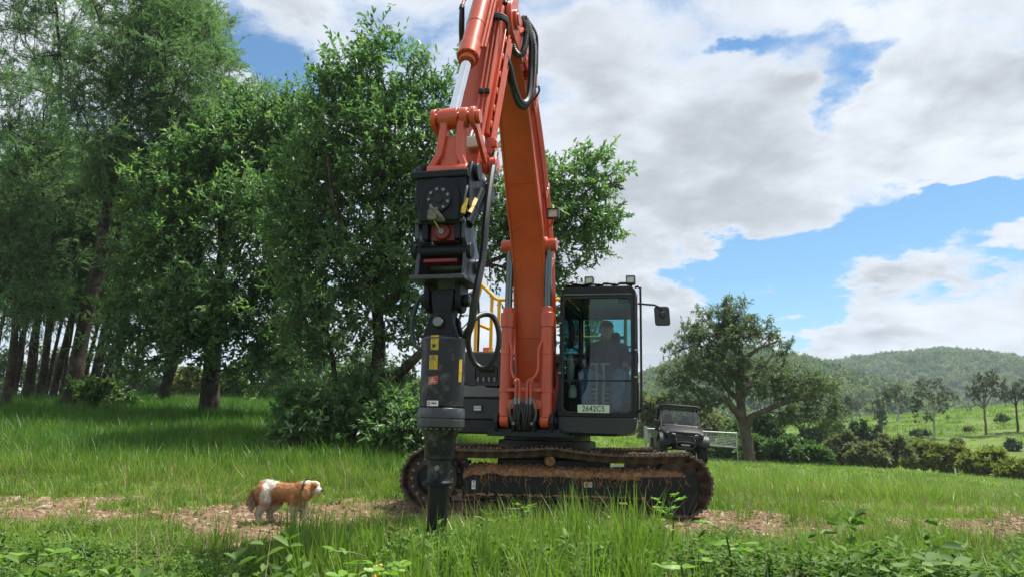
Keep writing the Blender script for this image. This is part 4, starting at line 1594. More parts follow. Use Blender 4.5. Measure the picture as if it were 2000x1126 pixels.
# ------------------------------------------------------------------ excavator
M_orange = mat('orange paint', (0.52, 0.068, 0.022), 0.36, coat=0.25, var=0.13, vscale=4, dirt=(0.30, 0.13, 0.075), dirt_amt=0.28, dirt_scale=12)
M_black = mat('black paint', (0.008, 0.009, 0.012), 0.34, spec=.3, var=0.2, vscale=5, dirt=(0.10, 0.085, 0.07), dirt_amt=0.12, dirt_scale=4)
M_hitch = mat('hitch black paint', (0.007, 0.009, 0.015), 0.42, spec=.22, var=0.25, vscale=8, dirt=(0.06, 0.06, 0.06), dirt_amt=0.16, dirt_scale=9)
M_drive = mat('scuffed drive paint', (0.012, 0.014, 0.019), 0.40, spec=.3, var=0.35, vscale=7, dirt=(0.15, 0.13, 0.11), dirt_amt=0.42, dirt_scale=11, bump=.15, bump_scale=60)
M_hitchside = mat('worn hitch side', (0.030, 0.034, 0.042), 0.30, var=0.2, vscale=8, dirt=(0.16, 0.15, 0.15), dirt_amt=0.3, dirt_scale=9)
M_plastic = mat('dark grey body panel', (0.032, 0.034, 0.038), 0.45, spec=.35, var=0.12, vscale=4, dirt=(0.16, 0.14, 0.12), dirt_amt=0.12, dirt_scale=3)
M_plasticl = mat('grey tool box lid', (0.12, 0.125, 0.135), 0.5, var=0.15, vscale=5, dirt=(0.2, 0.18, 0.15), dirt_amt=0.2, dirt_scale=4)
M_chrome = mat('chrome rod', (0.82, 0.83, 0.84), 0.10, metal=1.0, var=0.03)
M_steel = mat('bare steel', (0.42, 0.42, 0.43), 0.35, metal=0.9, var=0.15)
M_bolt = mat('bolt head', (0.20, 0.20, 0.21), 0.45, metal=0.6, var=0.2)
M_hose = mat('black hose', (0.010, 0.011, 0.013), 0.48, var=0.2, vscale=9)
M_ribbed = mat('ribbed hose guard', (0.016, 0.018, 0.021), 0.5, var=0.2)
M_greyhose = mat('grey spiral hose guard', (0.13, 0.14, 0.15), 0.6, var=0.2)
M_glass = glass_mat('cab glass', (0.74, 0.82, 0.82), 1.0)
M_rearglass = glass_mat('tinted rear glass', (0.40, 0.80, 0.86), 0.8)
M_lens = mat('lamp lens', (0.62, 0.62, 0.60), 0.18, var=0.2, vscale=60, coat=0.6)
M_lamp = mat('lamp housing', (0.012, 0.012, 0.013), 0.45)
M_mirror = mat('mirror back', (0.030, 0.031, 0.034), 0.38)
M_yellow = mat('yellow rail paint', (0.86, 0.50, 0.015), 0.4, var=0.08)
M_decal_y = mat('yellow decal', (0.62, 0.40, 0.03), 0.5, var=0.3, vscale=25, dirt=(0.2, 0.14, 0.06), dirt_amt=0.5, dirt_scale=14)
M_decal_r = mat('red decal', (0.45, 0.05, 0.035), 0.5, var=0.4, vscale=25, dirt=(0.4, 0.25, 0.2), dirt_amt=0.6, dirt_scale=22)
M_white = mat('white label', (0.72, 0.72, 0.70), 0.5, var=0.06)
M_ink = mat('black print', (0.012, 0.012, 0.013), 0.6)
M_redink = mat('red print', (0.5, 0.04, 0.04), 0.5)
M_red = mat('red hitch paint', (0.20, 0.012, 0.016), 0.45, var=0.2, vscale=9, dirt=(0.08, 0.03, 0.025), dirt_amt=0.4, dirt_scale=10)
M_track = mat('rusty track steel', (0.085, 0.062, 0.048), 0.7, metal=0.2, var=0.35, vscale=7, dirt=(0.22, 0.145, 0.095), dirt_amt=0.65, dirt_scale=6, bump=0.5, bump_scale=60)
M_trackin = mat('dark track links', (0.030, 0.022, 0.018), 0.75, var=0.35, vscale=7, dirt=(0.15, 0.08, 0.045), dirt_amt=0.55, dirt_scale=6)
M_mud = mat('brown mud', (0.20, 0.095, 0.048), 0.97, spec=0.1, var=0.35, vscale=14, dirt=(0.33, 0.20, 0.11), dirt_amt=0.6, dirt_scale=22, bump=1.0, bump_scale=45)
M_seat = mat('seat fabric', (0.035, 0.036, 0.04), 0.85, var=0.2)
M_inner = mat('cab inner trim', (0.10, 0.105, 0.11), 0.6, var=0.1)
M_plate = mat('number plate green white', (0.56, 0.66, 0.52), 0.45, var=0.03)
M_bag = mat('clear plastic bag', (0.45, 0.48, 0.50), 0.25, var=0.2, vscale=9, bump=0.8, bump_scale=30)

EXC_LOC = (.43, 9.7, .1)
EXC_ROLL = R(1.3)
YAW = R(14)
_ca, _sa = math.cos(YAW), math.sin(YAW)


def U(v):
    """upper structure: r to the viewer's right, f forward (toward the viewer), z up -> excavator space"""
    return np.array([v[0] * _ca - v[1] * _sa, -v[0] * _sa - v[1] * _ca, v[2]])


EXC = empty('excavator', EXC_LOC, (0, EXC_ROLL, 0), label='orange tracked excavator with raised boom and black glazed cab', cat='excavator')


def UB():
    return MB(U)


A_P = np.array([2.92, 4.95])      # arm pivot (f, z)
P4 = np.array([3.754, 2.852])     # arm tip pin
P3 = np.array([4.152, 2.919])     # link pin on the hitch
P1 = np.array([4.056, 3.43])      # upper link pin
P2 = np.array([3.642, 3.152])     # guide link pin on the arm
DA = (P4 - A_P) / np.linalg.norm(P4 - A_P)      # down the arm
NA = np.array([-DA[1], DA[0]])                  # in front of the arm
if NA[0] < 0:
    NA = -NA


def arm(s, n):
    """point on the arm: s metres down from the pivot, n metres to the front"""
    return A_P + DA * s + NA * n


def rfz(r, q):
    return (r, q[0], q[1])


def build_boom():
    under = [(0.86, 1.16), (0.97, 1.5), (1.06, 2.0), (1.14, 2.55), (1.33, 3.08), (1.58, 3.46), (1.88, 3.96), (2.16, 4.38), (2.5, 4.66), (2.80, 4.76)]
    over = [(2.86, 5.16), (2.4, 5.07), (1.98, 4.86), (1.58, 4.48), (1.2, 3.98), (0.92, 3.45), (0.74, 2.9), (0.62, 2.3), (0.54, 1.7), (0.52, 1.28)]
    un, ov = spline(under, 4), spline(over, 4)
    hw = lambda q: np.interp(q[1], [1.2, 2.2, 3.2, 4.4, 5.2], [0.17, 0.185, 0.185, 0.16, 0.14])
    b = UB()
    n = len(un)
    # box section: under plate, two webs, top plate
    vs = []
    for i in range(n):
        u, o = un[i], ov[n - 1 - i]
        w, w2 = hw(u), hw(o)
        vs += [(-w, u[0], u[1]), (w, u[0], u[1]), (w2, o[0], o[1]), (-w2, o[0], o[1])]
    fs = []
    for i in range(n - 1):
        for k in range(4):
            fs.append((i * 4 + k, i * 4 + (k + 1) % 4, (i + 1) * 4 + (k + 1) % 4, (i + 1) * 4 + k))
    fs += [(0, 1, 2, 3), tuple((n - 1) * 4 + k for k in (3, 2, 1, 0))]
    b.add(vs, fs)
    boom = b.build('boom', M_orange, EXC, bevel=0.012, seg=2)
    # edge flanges along the under plate
    for s in (-1, 1):
        f = UB()
        f.tube([(s * (hw(q) + .004), q[0] + .004, q[1]) for q in un], 0.014, 6)
        f.build('boom_edge_bead', M_orange, boom)
    # weld seams across the plate
    for q in ((1.055, 1.98), (1.70, 3.66)):
        f = UB()
        w = hw(q)
        f.tube([(-w, q[0] + .006, q[1]), (w, q[0] + .006, q[1])], 0.008, 6)
        f.build('weld_seam', M_orange, boom)
    # boss and pins half way up, where the boom cylinders hold
    f = UB()
    f.cyl((-.30, 1.21, 3.05), (.30, 1.21, 3.05), .062, n=20)
    f.cyl((-.33, 1.21, 3.05), (-.27, 1.21, 3.05), .075, n=20).cyl((.27, 1.21, 3.05), (.33, 1.21, 3.05), .075, n=20)
    f.cyl((-.22, 1.21, 3.05), (-.18, 1.21, 3.05), .10, n=20).cyl((.18, 1.21, 3.05), (.22, 1.21, 3.05), .10, n=20)
    f.build('boom_cylinder_pin', M_orange, boom, bevel=.006)
    # steel pipes clipped along the right web
    for k, (dr, off) in enumerate(((.035, .36), (.035, .27), (.035, .18), (.03, .09))):
        pts = []
        for i in range(2, n - 3):
            u, o = np.array(un[i]), np.array(ov[n - 1 - i])
            d = (o - u) / np.linalg.norm(o - u)
            q = o - d * off * 0.9
            pts.append((hw(q) + dr, q[0], q[1]))
        UB().tube(pts, .016, 8).build('pipe', M_orange, boom)
    for i in (6, 13, 19, 26, 31):
        u, o = np.array(un[i]), np.array(ov[n - 1 - i])
        q = o * .7 + u * .3
        d = (o - u) / np.linalg.norm(o - u)
        UB().beam((hw(q) + .03, *(q - d * .13)), (hw(q) + .03, *(q + d * .13)), .07, .035, up=(1, 0, 0)).build('pipe_clamp', M_orange, boom, bevel=.004)
    # fork of the boom tip round the arm
    for s in (-1, 1):
        f = UB()
        c = A_P
        poly = [(2.55, 4.66), (2.78, 4.72)] + [(c[0] + .19 * math.cos(R(t)), c[1] + .19 * math.sin(R(t))) for t in range(-70, 100, 20)] + [(2.55, 5.10)]
        f.prism(poly, s * .155, s * .205, 'fz')
        f.cyl((s * .15, *c), (s * .235, *c), .10, n=20)
        f.cyl((s * .20, *c), (s * .25, *c), .062, n=16)
        f.build('boom_tip_fork', M_orange, boom, bevel=.006)
    return boom


def cylinder(name, base, end, r_bar, r_rod, frac, parent, r, mat_body=M_orange, gland=True, eye=.08, eyew=.09, rod_mat=None):
    """hydraulic cylinder at side offset r: base and end are (f, z)"""
    base, end = np.array(base, float), np.array(end, float)
    g = base + (end - base) * frac
    d = (end - base) / np.linalg.norm(end - base)
    b = UB()
    b.cyl(rfz(r, base + d * .04), rfz(r, g), r_bar, n=24)
    b.cyl((r - eyew / 2, *base), (r + eyew / 2, *base), eye, n=20)
    if gland:
        b.cyl(rfz(r, g - d * .16), rfz(r, g + d * .01), r_bar * 1.16, n=24)
        b.cyl(rfz(r, g + d * .01), rfz(r, g + d * .075), r_bar * .84, n=24)
        b.cyl(rfz(r, g - d * .48), rfz(r, g - d * .45), r_bar * 1.04, n=24)
    body = b.build(name, mat_body, parent, bevel=.006)
    rb = UB()
    rb.cyl(rfz(r, g), rfz(r, end - d * .04), r_rod, n=20)
    rod = rb.build('rod', rod_mat or M_chrome, body)
    e = UB()
    e.cyl((r - eyew / 2, *end), (r + eyew / 2, *end), eye, n=20)
    e.build('rod_eye', mat_body, rod, bevel=.005)
    return body, g, d


def ribbed(pts, r, name, parent, m=None, pitch=.022):
    """hose in a ribbed guard"""
    P = spline(pts, 10)
    L = 0
    out, rr = [P[0]], [r]
    for a, b in zip(P[:-1], P[1:]):
        L += np.linalg.norm(b - a)
    n = int(L / pitch) * 2
    cum = np.concatenate([[0], np.cumsum([np.linalg.norm(b - a) for a, b in zip(P[:-1], P[1:])])])
    PA = np.array(P)
    out = [np.array([np.interp(s, cum, PA[:, k]) for k in range(3)]) for s in np.linspace(0, L, n + 1)]
    rr = [r * (1.0 if i % 2 else .82) for i in range(n + 1)]
    return UB().tube(out, rr, 8).build(name, m or M_ribbed, parent)


def hose(pts, r, name='hose', parent=None, m=None):
    return UB().tube(spline(pts, 8), r, 8).build(name, m or M_hose, parent)


def build_arm():
    b = UB()
    L = np.linalg.norm(P4 - A_P)
    sec = [(-.95, -.12, .10, .12), (-.55, -.20, .20, .14), (-.1, -.24, .24, .145), (.35, -.22, .20, .14), (1.0, -.18, .16, .135), (1.6, -.145, .13, .125), (L - .1, -.11, .10, .115), (L + .06, -.07, .06, .11)]
    vs, fs = [], []
    for (s, n0, n1, w) in sec:
        q0, q1 = arm(s, n0), arm(s, n1)
        vs += [(-w, *q0), (w, *q0), (w, *q1), (-w, *q1)]
    for i in range(len(sec) - 1):
        for k in range(4):
            fs.append((i * 4 + k, i * 4 + (k + 1) % 4, (i + 1) * 4 + (k + 1) % 4, (i + 1) * 4 + k))
    fs += [(0, 1, 2, 3), tuple((len(sec) - 1) * 4 + k for k in (3, 2, 1, 0))]
    b.add(vs, fs)
    b.cyl((-.19, *P4), (.19, *P4), .085, n=20)
    b.cyl((-.15, *A_P), (.15, *A_P), .13, n=20)
    a = b.build('arm', M_orange, EXC, bevel=.012)
    # flanges standing proud along the right face, with cross cleats between them (the ladder look of the photo)
    for n0 in (-.13, .10):
        f = UB()
        f.beam((.155, *arm(.25, n0)), (.145, *arm(1.62, n0 * .75)), .028, .035, up=(0, *NA))
        f.build('arm_flange', M_orange, a, bevel=.004)
    for s in (.38, .62, .86, 1.08, 1.30, 1.50):
        f = UB()
        f.beam((.158, *arm(s, -.10)), (.158, *arm(s, .08)), .03, .07, up=(0, *DA))
        f.build('pipe_cleat', M_orange, a, bevel=.004)
    # pipes along the right side, end block at the bottom
    for n0 in (-.05, .0, .05):
        UB().tube([(.185, *arm(.3, n0)), (.18, *arm(1.66, n0 * .8))], .015, 8).build('pipe', M_orange, a)
    f = UB()
    f.box((.19, *arm(1.72, 0)), (.07, .13, .15))
    f.box((.225, *arm(1.74, .07)), (.05, .05, .06))
    f.build('pipe_end_block', M_orange, a, bevel=.006)
    # pipes along the front, beside the bucket cylinder, with black clamps
    for r in (.055, .095, .13):
        UB().tube([(r, *arm(.12, .235)), (r, *arm(1.0, .19)), (r, *arm(1.78, .155))], .014, 8).build('pipe', M_orange, a)
    for s in (1.22,):
        for r in (.07, .125):
            UB().box((r, *arm(s, .21)), (.045, .04, .04)).build('pipe_clamp', M_hose, a, bevel=.004)
    f = UB()
    f.box((.09, *arm(1.80, .17)), (.15, .05, .10))
    f.build('valve_block', M_white, a, bevel=.006)
    for r in (.04, .075, .11):
        UB().tube([(r, *arm(1.74, .18)), (r, *arm(1.66, .165))], .014, 8).build('pipe_fitting', M_steel, a)
    # bridge of short pipes at the top of the front
    for k, dz in enumerate((0, .03, .06)):
        pts = [(-.0 + .02 * k, *arm(.30 + dz, .29)), (.06, *arm(.24 + dz, .28)), (.15, *arm(.22 + dz, .24)), (.20, *arm(.25 + dz, .20)), (.205, *arm(.36 + dz, .16))]
        UB().tube(spline(pts, 5), .014, 8).build('bridge_pipe', M_hitch, a)
    UB().box((.06, *arm(.25, .30)), (.05, .05, .05)).build('pipe_fitting', M_bolt, a, bevel=.005)
    # guide link pin on the arm
    f = UB()
    f.cyl((-.235, *P2), (.235, *P2), .055, n=18)
    f.cyl((.20, *P2), (.265, *P2), .078, n=18).cyl((-.265, *P2), (-.20, *P2), .078, n=18)
    f.build('guide_link_pin', M_orange, a, bevel=.006)
    # bucket cylinder
    base = arm(-.55, .33)
    body, g, d = cylinder('bucket_cylinder', base, P1, .088, .046, .66, EXC, -.02, eye=.09, eyew=.12)
    # bolts round the gland
    side = np.array([-d[1], d[0]])
    for k in range(12):
        th = 2 * PI * k / 12
        c = np.array(rfz(-.02, g + d * .0)) + np.array([math.cos(th) * .088, *(side * math.sin(th) * .088)])
        UB().cyl(c, c + np.array([0, *(d * .02)]), .010, n=6).build('gland_bolt', M_orange, body, smooth=0)
    # clamp band, elbow pipes and the long pipe beside the barrel
    cb = base + d * .64
    f = UB()
    f.cyl(rfz(-.02, cb), rfz(-.02, cb + d * .05), .098, n=24)
    f.box((.085, *(cb + d * .02 + side * -.02)), (.06, .07, .06))
    f.build('clamp_band', M_orange, body, bevel=.004)
    UB().tube([(.085, *(cb + d * .03)), (.09, *(g - d * .12))], .016, 8).build('pipe', M_orange, body)
    UB().tube([(.115, *(cb + d * .03)), (.12, *(g - d * .12))], .012, 8).build('pipe', M_orange, body)
    for sgn in (-1, 1):
        pts = [(sgn * .07, *(cb + d * .02)), (sgn * .16, *(cb + d * .0)), (sgn * .205, *(cb + d * .01)), (sgn * .215, *(cb + d * .12))]
        UB().tube(spline(pts, 5), .017, 8).build('elbow_pipe', M_orange, body)
        q = cb + d * .12
        UB().cyl((sgn * .215, *q), (sgn * .215, *(q + d * .05)), .024, n=10).build('hose_fitting', M_hitch, body)
    q = cb + d * .16
    # short hoses from the elbows back to the arm
    hose([(-.215, *q), (-.225, *(q + (-.03, -.18))), (-.235, *(q + (-.12, -.30))), (-.20, *(q + (-.26, -.34)))], .020, parent=body)
    ribbed([(-.225, *(q + (-.05, .05))), (-.235, *(q + (-.10, -.12))), (-.25, *(q + (-.16, -.36))), (-.22, *(q + (-.3, -.46)))], .026, 'ribbed_hose', body)
    # H-shaped bucket link
    lk = UB()
    top, bot = P1, P3
    dl = (bot - top) / np.linalg.norm(bot - top)
    nl = np.array([-dl[1], dl[0]])
    if nl[0] < 0:
        nl = -nl
    LL = np.linalg.norm(bot - top)
    for s in (-1, 1):
        pts = [(0, .10), (.10, .09), (.22, .095), (LL - .16, .105), (LL - .06, .15), (LL, .165)]
        vs, fs = [], []
        for (q, w) in pts:
            c = top + dl * q
            for (rr, nn) in ((w - .05, -.05), (w + .012, -.05), (w + .012, .055), (w - .05, .055)):
                vs.append((s * rr, *(c + nl * nn)))
        for i in range(len(pts) - 1):
            for k in range(4):
                fs.append((i * 4 + k, i * 4 + (k + 1) % 4, (i + 1) * 4 + (k + 1) % 4, (i + 1) * 4 + k))
        fs += [(0, 1, 2, 3), tuple((len(pts) - 1) * 4 + k for k in (3, 2, 1, 0))]
        lk.add(vs, fs)
        lk.cyl((s * .06, *top), (s * .125, *top), .085, n=20)
    lk.beam((0, *(top + dl * .17)), (0, *(top + dl * (LL - .02))), .16, .03, up=(0, *nl))
    lk.cyl((-.17, *bot), (.17, *bot), .075, n=24)
    link_ = lk.build('bucket_link', M_orange, EXC, bevel=.012, seg=3)
    f = UB()
    f.cyl((-.19, *top), (.20, *top), .052, n=18)
    f.cyl((.19, *top), (.225, *top), .058, n=18)
    f.build('link_pin', M_orange, link_, bevel=.004)
    for s in (-1, 1):
        g_ = UB()
        mid = (P1 + P2) / 2 + NA * .0 + DA * -.03
        poly_c = spline([P1, P1 * .55 + P2 * .45 + np.array([.035, .02]), P2], 6)
        for i in range(len(poly_c) - 1):
            g_.beam((s * .165, *poly_c[i]), (s * (.165 + .0), *(poly_c[i + 1] + (poly_c[i + 1] - poly_c[i]) * .15)), .032, .085, up=(1, 0, 0)) if False else None
        left = []
        right = []
        for i, q in enumerate(poly_c):
            t = poly_c[min(i + 1, len(poly_c) - 1)] - poly_c[max(i - 1, 0)]
            t = t / np.linalg.norm(t)
            nn = np.array([-t[1], t[0]])
            w = .045
            left.append(tuple(q + nn * w))
            right.append(tuple(q - nn * w))
        g_.prism(left + right[::-1], s * .15, s * .185, 'fz')
        for q, rr in ((P1, .088), (P2, .075)):
            g_.cyl((s * .148, *q), (s * .188, *q), rr, n=20)
        g_.build('guide_link', M_orange, EXC, bevel=.005)
    return a


def build_hitch():
    """black tilting hitch between the arm and the auger drive"""
    h = UB()
    # top box: flat front plate, tapering downward, with ears to the two pins
    fr = 4.33
    h.prism([(-.225, 2.865), (.205, 2.865), (.205, 2.80), (.185, 2.50), (-.175, 2.50), (-.205, 2.80)], fr - .30, fr, 'rz')
    h.box((-.01, fr - .04, 2.855), (.47, .12, .06))
    for s in (-1, 1):
        h.prism([(4.29, 2.86), (4.22, 2.99), (4.10, 3.0), (3.98, 2.94), (3.82, 2.94), (3.68, 2.90), (3.68, 2.80), (3.80, 2.72), (4.05, 2.60), (4.29, 2.60)], s * .185, s * .225, 'fz')
    hit_ = h.build('tilting_hitch', M_hitch, EXC, bevel=.012, seg=3)
    f = UB()
    f.cyl((-.245, *P3), (.245, *P3), .045, n=18)
    f.cyl((.22, *P3), (.262, *P3), .072, n=20).cyl((-.262, *P3), (-.22, *P3), .072, n=20)
    f.build('hitch_pin', M_hitch, hit_, bevel=.006)
    f = UB()
    f.cyl((-.245, *P4), (.245, *P4), .045, n=18)
    f.cyl((.22, *P4), (.262, *P4), .075, n=20).cyl((-.262, *P4), (-.22, *P4), .075, n=20)
    f.build('hitch_pin', M_hitch, hit_, bevel=.006)
    # rounded face plate with a bolt circle
    c = np.array([.01, 2.635])
    poly = [(-.155, 2.475), (.165, 2.475)] + [(c[0] + .155 * math.cos(R(t)), c[1] + .165 * math.sin(R(t)) + .02) for t in range(0, 181, 12)]
    f = UB()
    f.prism(poly, fr - .02, fr + .030, 'rz')
    f.build('face_plate', M_hitch, hit_, bevel=.008)
    f = UB()
    f.cyl((c[0], fr + .03, c[1] + .005), (c[0], fr + .048, c[1] + .005), .098, n=36)
    f.cyl((c[0], fr + .048, c[1] + .005), (c[0], fr + .056, c[1] + .005), .035, n=24)
    disc = f.build('bolt_disc', M_black, hit_, bevel=.003)
    for k in range(9):
        th = R(90 + 12 + 40 * k)
        q = (c[0] + .079 * math.cos(th), c[1] + .005 + .079 * math.sin(th))
        UB().cyl((q[0], fr + .044, q[1]), (q[0], fr + .062, q[1]), .0125, n=6).build('bolt', M_bolt, disc, smooth=0)
    # tilt cylinder with yellow decals on the right
    a, b = np.array([.245, 4.05, 2.80]), np.array([.195, 4.24, 2.47])
    f = UB()
    f.cyl(a, a * .45 + b * .55, .036, n=16)
    f.cyl(a * .4 + b * .6, b, .050, n=16)
    tc = f.build('tilt_cylinder', M_hitch, hit_, bevel=.004)
    f = UB()
    f.beam((.243, 4.16, 2.70), (.222, 4.255, 2.56), .030, .006, up=(0.5, .8, .3))
    f.build('decal', M_decal_y, tc)
    f = UB()
    f.beam((.205, 4.30, 2.66), (.192, 4.335, 2.53), .036, .012, up=(0.3, .9, .2))
    f.build('decal', M_decal_y, tc)
    hose([(.19, 4.22, 2.83), (.205, 4.30, 2.74), (.19, 4.31, 2.62), (.21, 4.27, 2.56)], .011, parent=hit_, m=M_greyhose)
    # lower quick hitch: two cheeks, red wedge, cross pins, base plate
    q = UB()
    for s in (-1, 1):
        q.prism([(4.30, 2.49), (4.30, 2.35), (4.24, 2.30), (4.26, 2.10), (4.29, 2.06), (3.90, 2.06), (3.88, 2.28), (3.96, 2.33), (4.00, 2.40), (3.98, 2.47)], s * .172 + .0, s * .205 + .0, 'fz')
    q.box((.0, 4.19, 2.487), (.40, .26, .035))
    q.box((.0, 4.12, 2.045), (.44, .44, .035))
    q.box((0, 3.95, 2.25), (.34, .05, .36))
    qh = q.build('quick_hitch', M_hitchside, hit_, bevel=.006)
    f = UB()
    f.box((.012, 4.20, 2.405), (.20, .12, .125))
    f.lathe([(.030, 0), (.062, 0), (.062, .03), (.055, .04), (.030, .04)], (.015, 4.26, 2.405), (0, 1, 0), 28)
    red = f.build('red_locking_block', M_red, qh, bevel=.005)
    UB().cyl((.015, 4.25, 2.405), (.015, 4.312, 2.405), .024, n=6).build('lock_nut', M_bolt, red, smooth=0)
    for x in (-.12, .14):
        UB().box((x, 4.25, 2.41), (.05, .1, .13)).build('side_block', M_hitch, qh, bevel=.005)
    f = UB()
    f.cyl((-.22, 4.20, 2.27), (.22, 4.20, 2.27), .050, n=20)
    f.cyl((.205, 4.20, 2.27), (.235, 4.20, 2.27), .064, n=20).cyl((-.235, 4.20, 2.27), (-.205, 4.20, 2.27), .064, n=20)
    f.build('cross_pin', M_hitch, qh, bevel=.004)
    f = UB()
    f.cyl((.205, 3.965, 2.19), (.245, 3.965, 2.19), .062, n=20)
    f.cyl((-.22, 3.965, 2.19), (.22, 3.965, 2.19), .042, n=18)
    f.build('cross_pin', M_bolt, qh, bevel=.004)
    UB().box((.0, 4.20, 2.185), (.27, .14, .028)).build('red_wedge_bar', M_red, qh, bevel=.005)
    # hose wrap hanging on the front
    f = UB()
    for k in range(3):
        f.tube(spline([(-.05 + .02 * k, 4.36, 2.54), (-.035 + .02 * k, 4.405, 2.56 - .015 * k), (.0 + .02 * k, 4.40, 2.53 - .02 * k), (.01 + .02 * k, 4.37, 2.47)], 5), .017, 8)
    f.box((-.025, 4.39, 2.51), (.075, .05, .075))
    f.build('sling_shackle', mat('weathered sling', (0.16, 0.14, 0.13), .85, var=.4, vscale=30, bump=.6), hit_, bevel=.008)
    UB().tube([(-.02, 4.38, 2.47), (.01, 4.33, 2.41)], .006, 6).build('pull_cord', M_steel, hit_)
    # long hose from the arm down to the auger
    pts = [(.23, *arm(1.80, .02)), (.25, 3.80, 2.95), (.265, 3.95, 2.6), (.27, 4.03, 2.25), (.25, 4.12, 1.95), (.21, 4.10, 1.70), (.12, 4.05, 1.55)]
    hose(pts, .030, 'long_hose', EXC)
    ribbed([(.20, *arm(1.80, 0)), (.235, *arm(1.95, -.01)), (.245, *arm(2.10, -.01))], .036, 'spiral_guard', EXC, M_greyhose, .03)


def build_drive():
    """auger drive unit hanging from the hitch: a thing of its own"""
    base = np.array(U((0, 4.10, 0)))
    D = empty('auger_drive', (0, 0, 0), label='black hydraulic auger drive with warning stickers hanging from the hitch', cat='auger drive')
    roll = Matrix.Rotation(EXC_ROLL, 4, 'Y')
    mw = Matrix.Translation(Vector(EXC_LOC)) @ roll @ Matrix.Translation(Vector(base))
    # the shaft is set almost plumb, turned like the arm
    D.matrix_world = mw

    def tfd(v):
        return np.array([v[0] * _ca - v[1] * _sa, -v[0] * _sa - v[1] * _ca, v[2]])
    DB = lambda: MB(tfd)
    for s in (-1, 1):
        h = DB()
        h.prism([(-.11, 2.03), (.10, 2.03), (.10, 1.93)] + [(.0 + .10 * math.cos(R(t)), 1.90 + .10 * math.sin(R(t))) for t in range(0, -181, -20)] + [(-.11, 1.95)], s * .105, s * .15, 'fz')
        h.cyl((s * .15, 0, 1.90), (s * .19, 0, 1.90), .05, n=18)
        cl = h.build('hanger_lug', M_hitch, D, bevel=.008)
    f = DB()
    f.cyl((.19, 0, 1.90), (.205, 0, 1.90), .034, n=16)
    f.build('hanger_pin', M_bolt, cl, bevel=.004)
    f = DB()
    f.prism([(-.10, 1.98), (.10, 1.98), (.085, 1.86), (.075, 1.80), (.068, 1.72), (-.062, 1.72), (-.068, 1.80), (-.085, 1.86)], -.085, .085, 'rz')
    f.build('cradle_block', M_hitch, D, bevel=.012, seg=3)
    f = DB()
    f.prism([(-.145, 1.60), (.145, 1.60)] + [(.0 + .105 * math.cos(R(t)), 1.73 + .075 * math.sin(R(t))) for t in range(-10, 191, 20)], .055, .105, 'rz')
    f.prism([(-.145, 1.60), (.145, 1.60)] + [(.0 + .105 * math.cos(R(t)), 1.73 + .075 * math.sin(R(t))) for t in range(-10, 191, 20)], -.105, -.055, 'rz')
    ear = f.build('pivot_ear', M_hitch, D, bevel=.006)
    f = DB()
    f.lathe([(.040, .0), (.040, .025), (.032, .032), (.0, .032)], (-.012, .105, 1.72), (0, 1, 0), 24)
    pin = f.build('pivot_pin', M_bolt, ear, bevel=.002)
    DB().beam((-.05, .125, 1.712), (.03, .125, 1.728), .014, .014).build('lynch_pin', M_steel, pin)
    DB().tube([(-.012 + .046 * math.cos(t), .118, 1.72 + .046 * math.sin(t)) for t in np.linspace(0, 2 * PI, 20)], .006, 6).build('pin_collar', M_hitch, pin)
    # big housing
    prof = [(.150, 1.075), (.166, 1.085), (.168, 1.58), (.160, 1.605), (.148, 1.615), (.02, 1.615)]
    body = DB().lathe(prof, (0, 0, 0), n=48).build('drive_housing', M_drive, D, bevel=.004)
    DB().lathe([(.1685, 1.585), (.172, 1.588), (.172, 1.598), (.166, 1.604)], (0, 0, 0), n=48).build('top_rim', M_hitchside, body)
    fl = DB().lathe([(.10, .925), (.170, .925), (.183, .935), (.183, .985), (.180, .988), (.180, .998), (.183, 1.001), (.183, 1.062), (.176, 1.074), (.160, 1.076)], (0, 0, 0), n=48).build('gearbox_flange', M_hitchside, D, bevel=.002)
    for k in range(20):
        th = 2 * PI * (k + .5) / 20
        DB().cyl((.150 * math.cos(th), .150 * math.sin(th), .915), (.150 * math.cos(th), .150 * math.sin(th), .93), .011, n=6).build('flange_bolt', M_bolt, fl, smooth=0)
    DB().lathe([(.02, .700), (.108, .700), (.116, .712), (.116, .84), (.122, .86), (.136, .89), (.150, .925)], (0, 0, 0), n=40).build('gearbox_neck', M_drive, D)
    nk = DB().lathe([(.02, .56), (.086, .56), (.086, .690), (.096, .694), (.104, .699), (.06, .699)], (0, 0, 0), n=36).build('output_hub', M_drive, D)
    DB().cyl((.015, .06, .635), (.015, .098, .635), .020, n=16).build('hub_bolt', M_bolt, nk, bevel=.003)
    DB().prism([(.030, .60), (.055, .535), (.02, .535)], .06, .095, 'rz').build('locking_tab', M_hitch, nk)
    DB().lathe([(.03, .505), (.108, .505), (.118, .510), (.118, .530), (.108, .536), (.09, .545), (.086, .56)], (0, 0, 0), n=36).build('ear_ring', M_hitch, D)
    sh = DB().lathe([(.02, -.34), (.070, -.34), (.074, -.2), (.074, .40), (.078, .505), (.03, .505)], (0, 0, 0), n=32).build('auger_shaft', M_black, D)
    # one turn of auger flight at the ground
    fv, ff = [], []
    nn = 40
    for i in range(nn + 1):
        th = 2 * PI * 1.4 * i / nn
        z = -.34 + .34 * i / nn
        for (rr, dz) in ((.07, 0), (.17, 0), (.17, .016), (.07, .016)):
            fv.append((rr * math.cos(th), rr * math.sin(th), z + dz))
    for i in range(nn):
        for k in range(4):
            ff.append((i * 4 + k, i * 4 + (k + 1) % 4, (i + 1) * 4 + (k + 1) % 4, (i + 1) * 4 + k))
    DB().add(fv, ff).build('auger_flight', M_track, D)

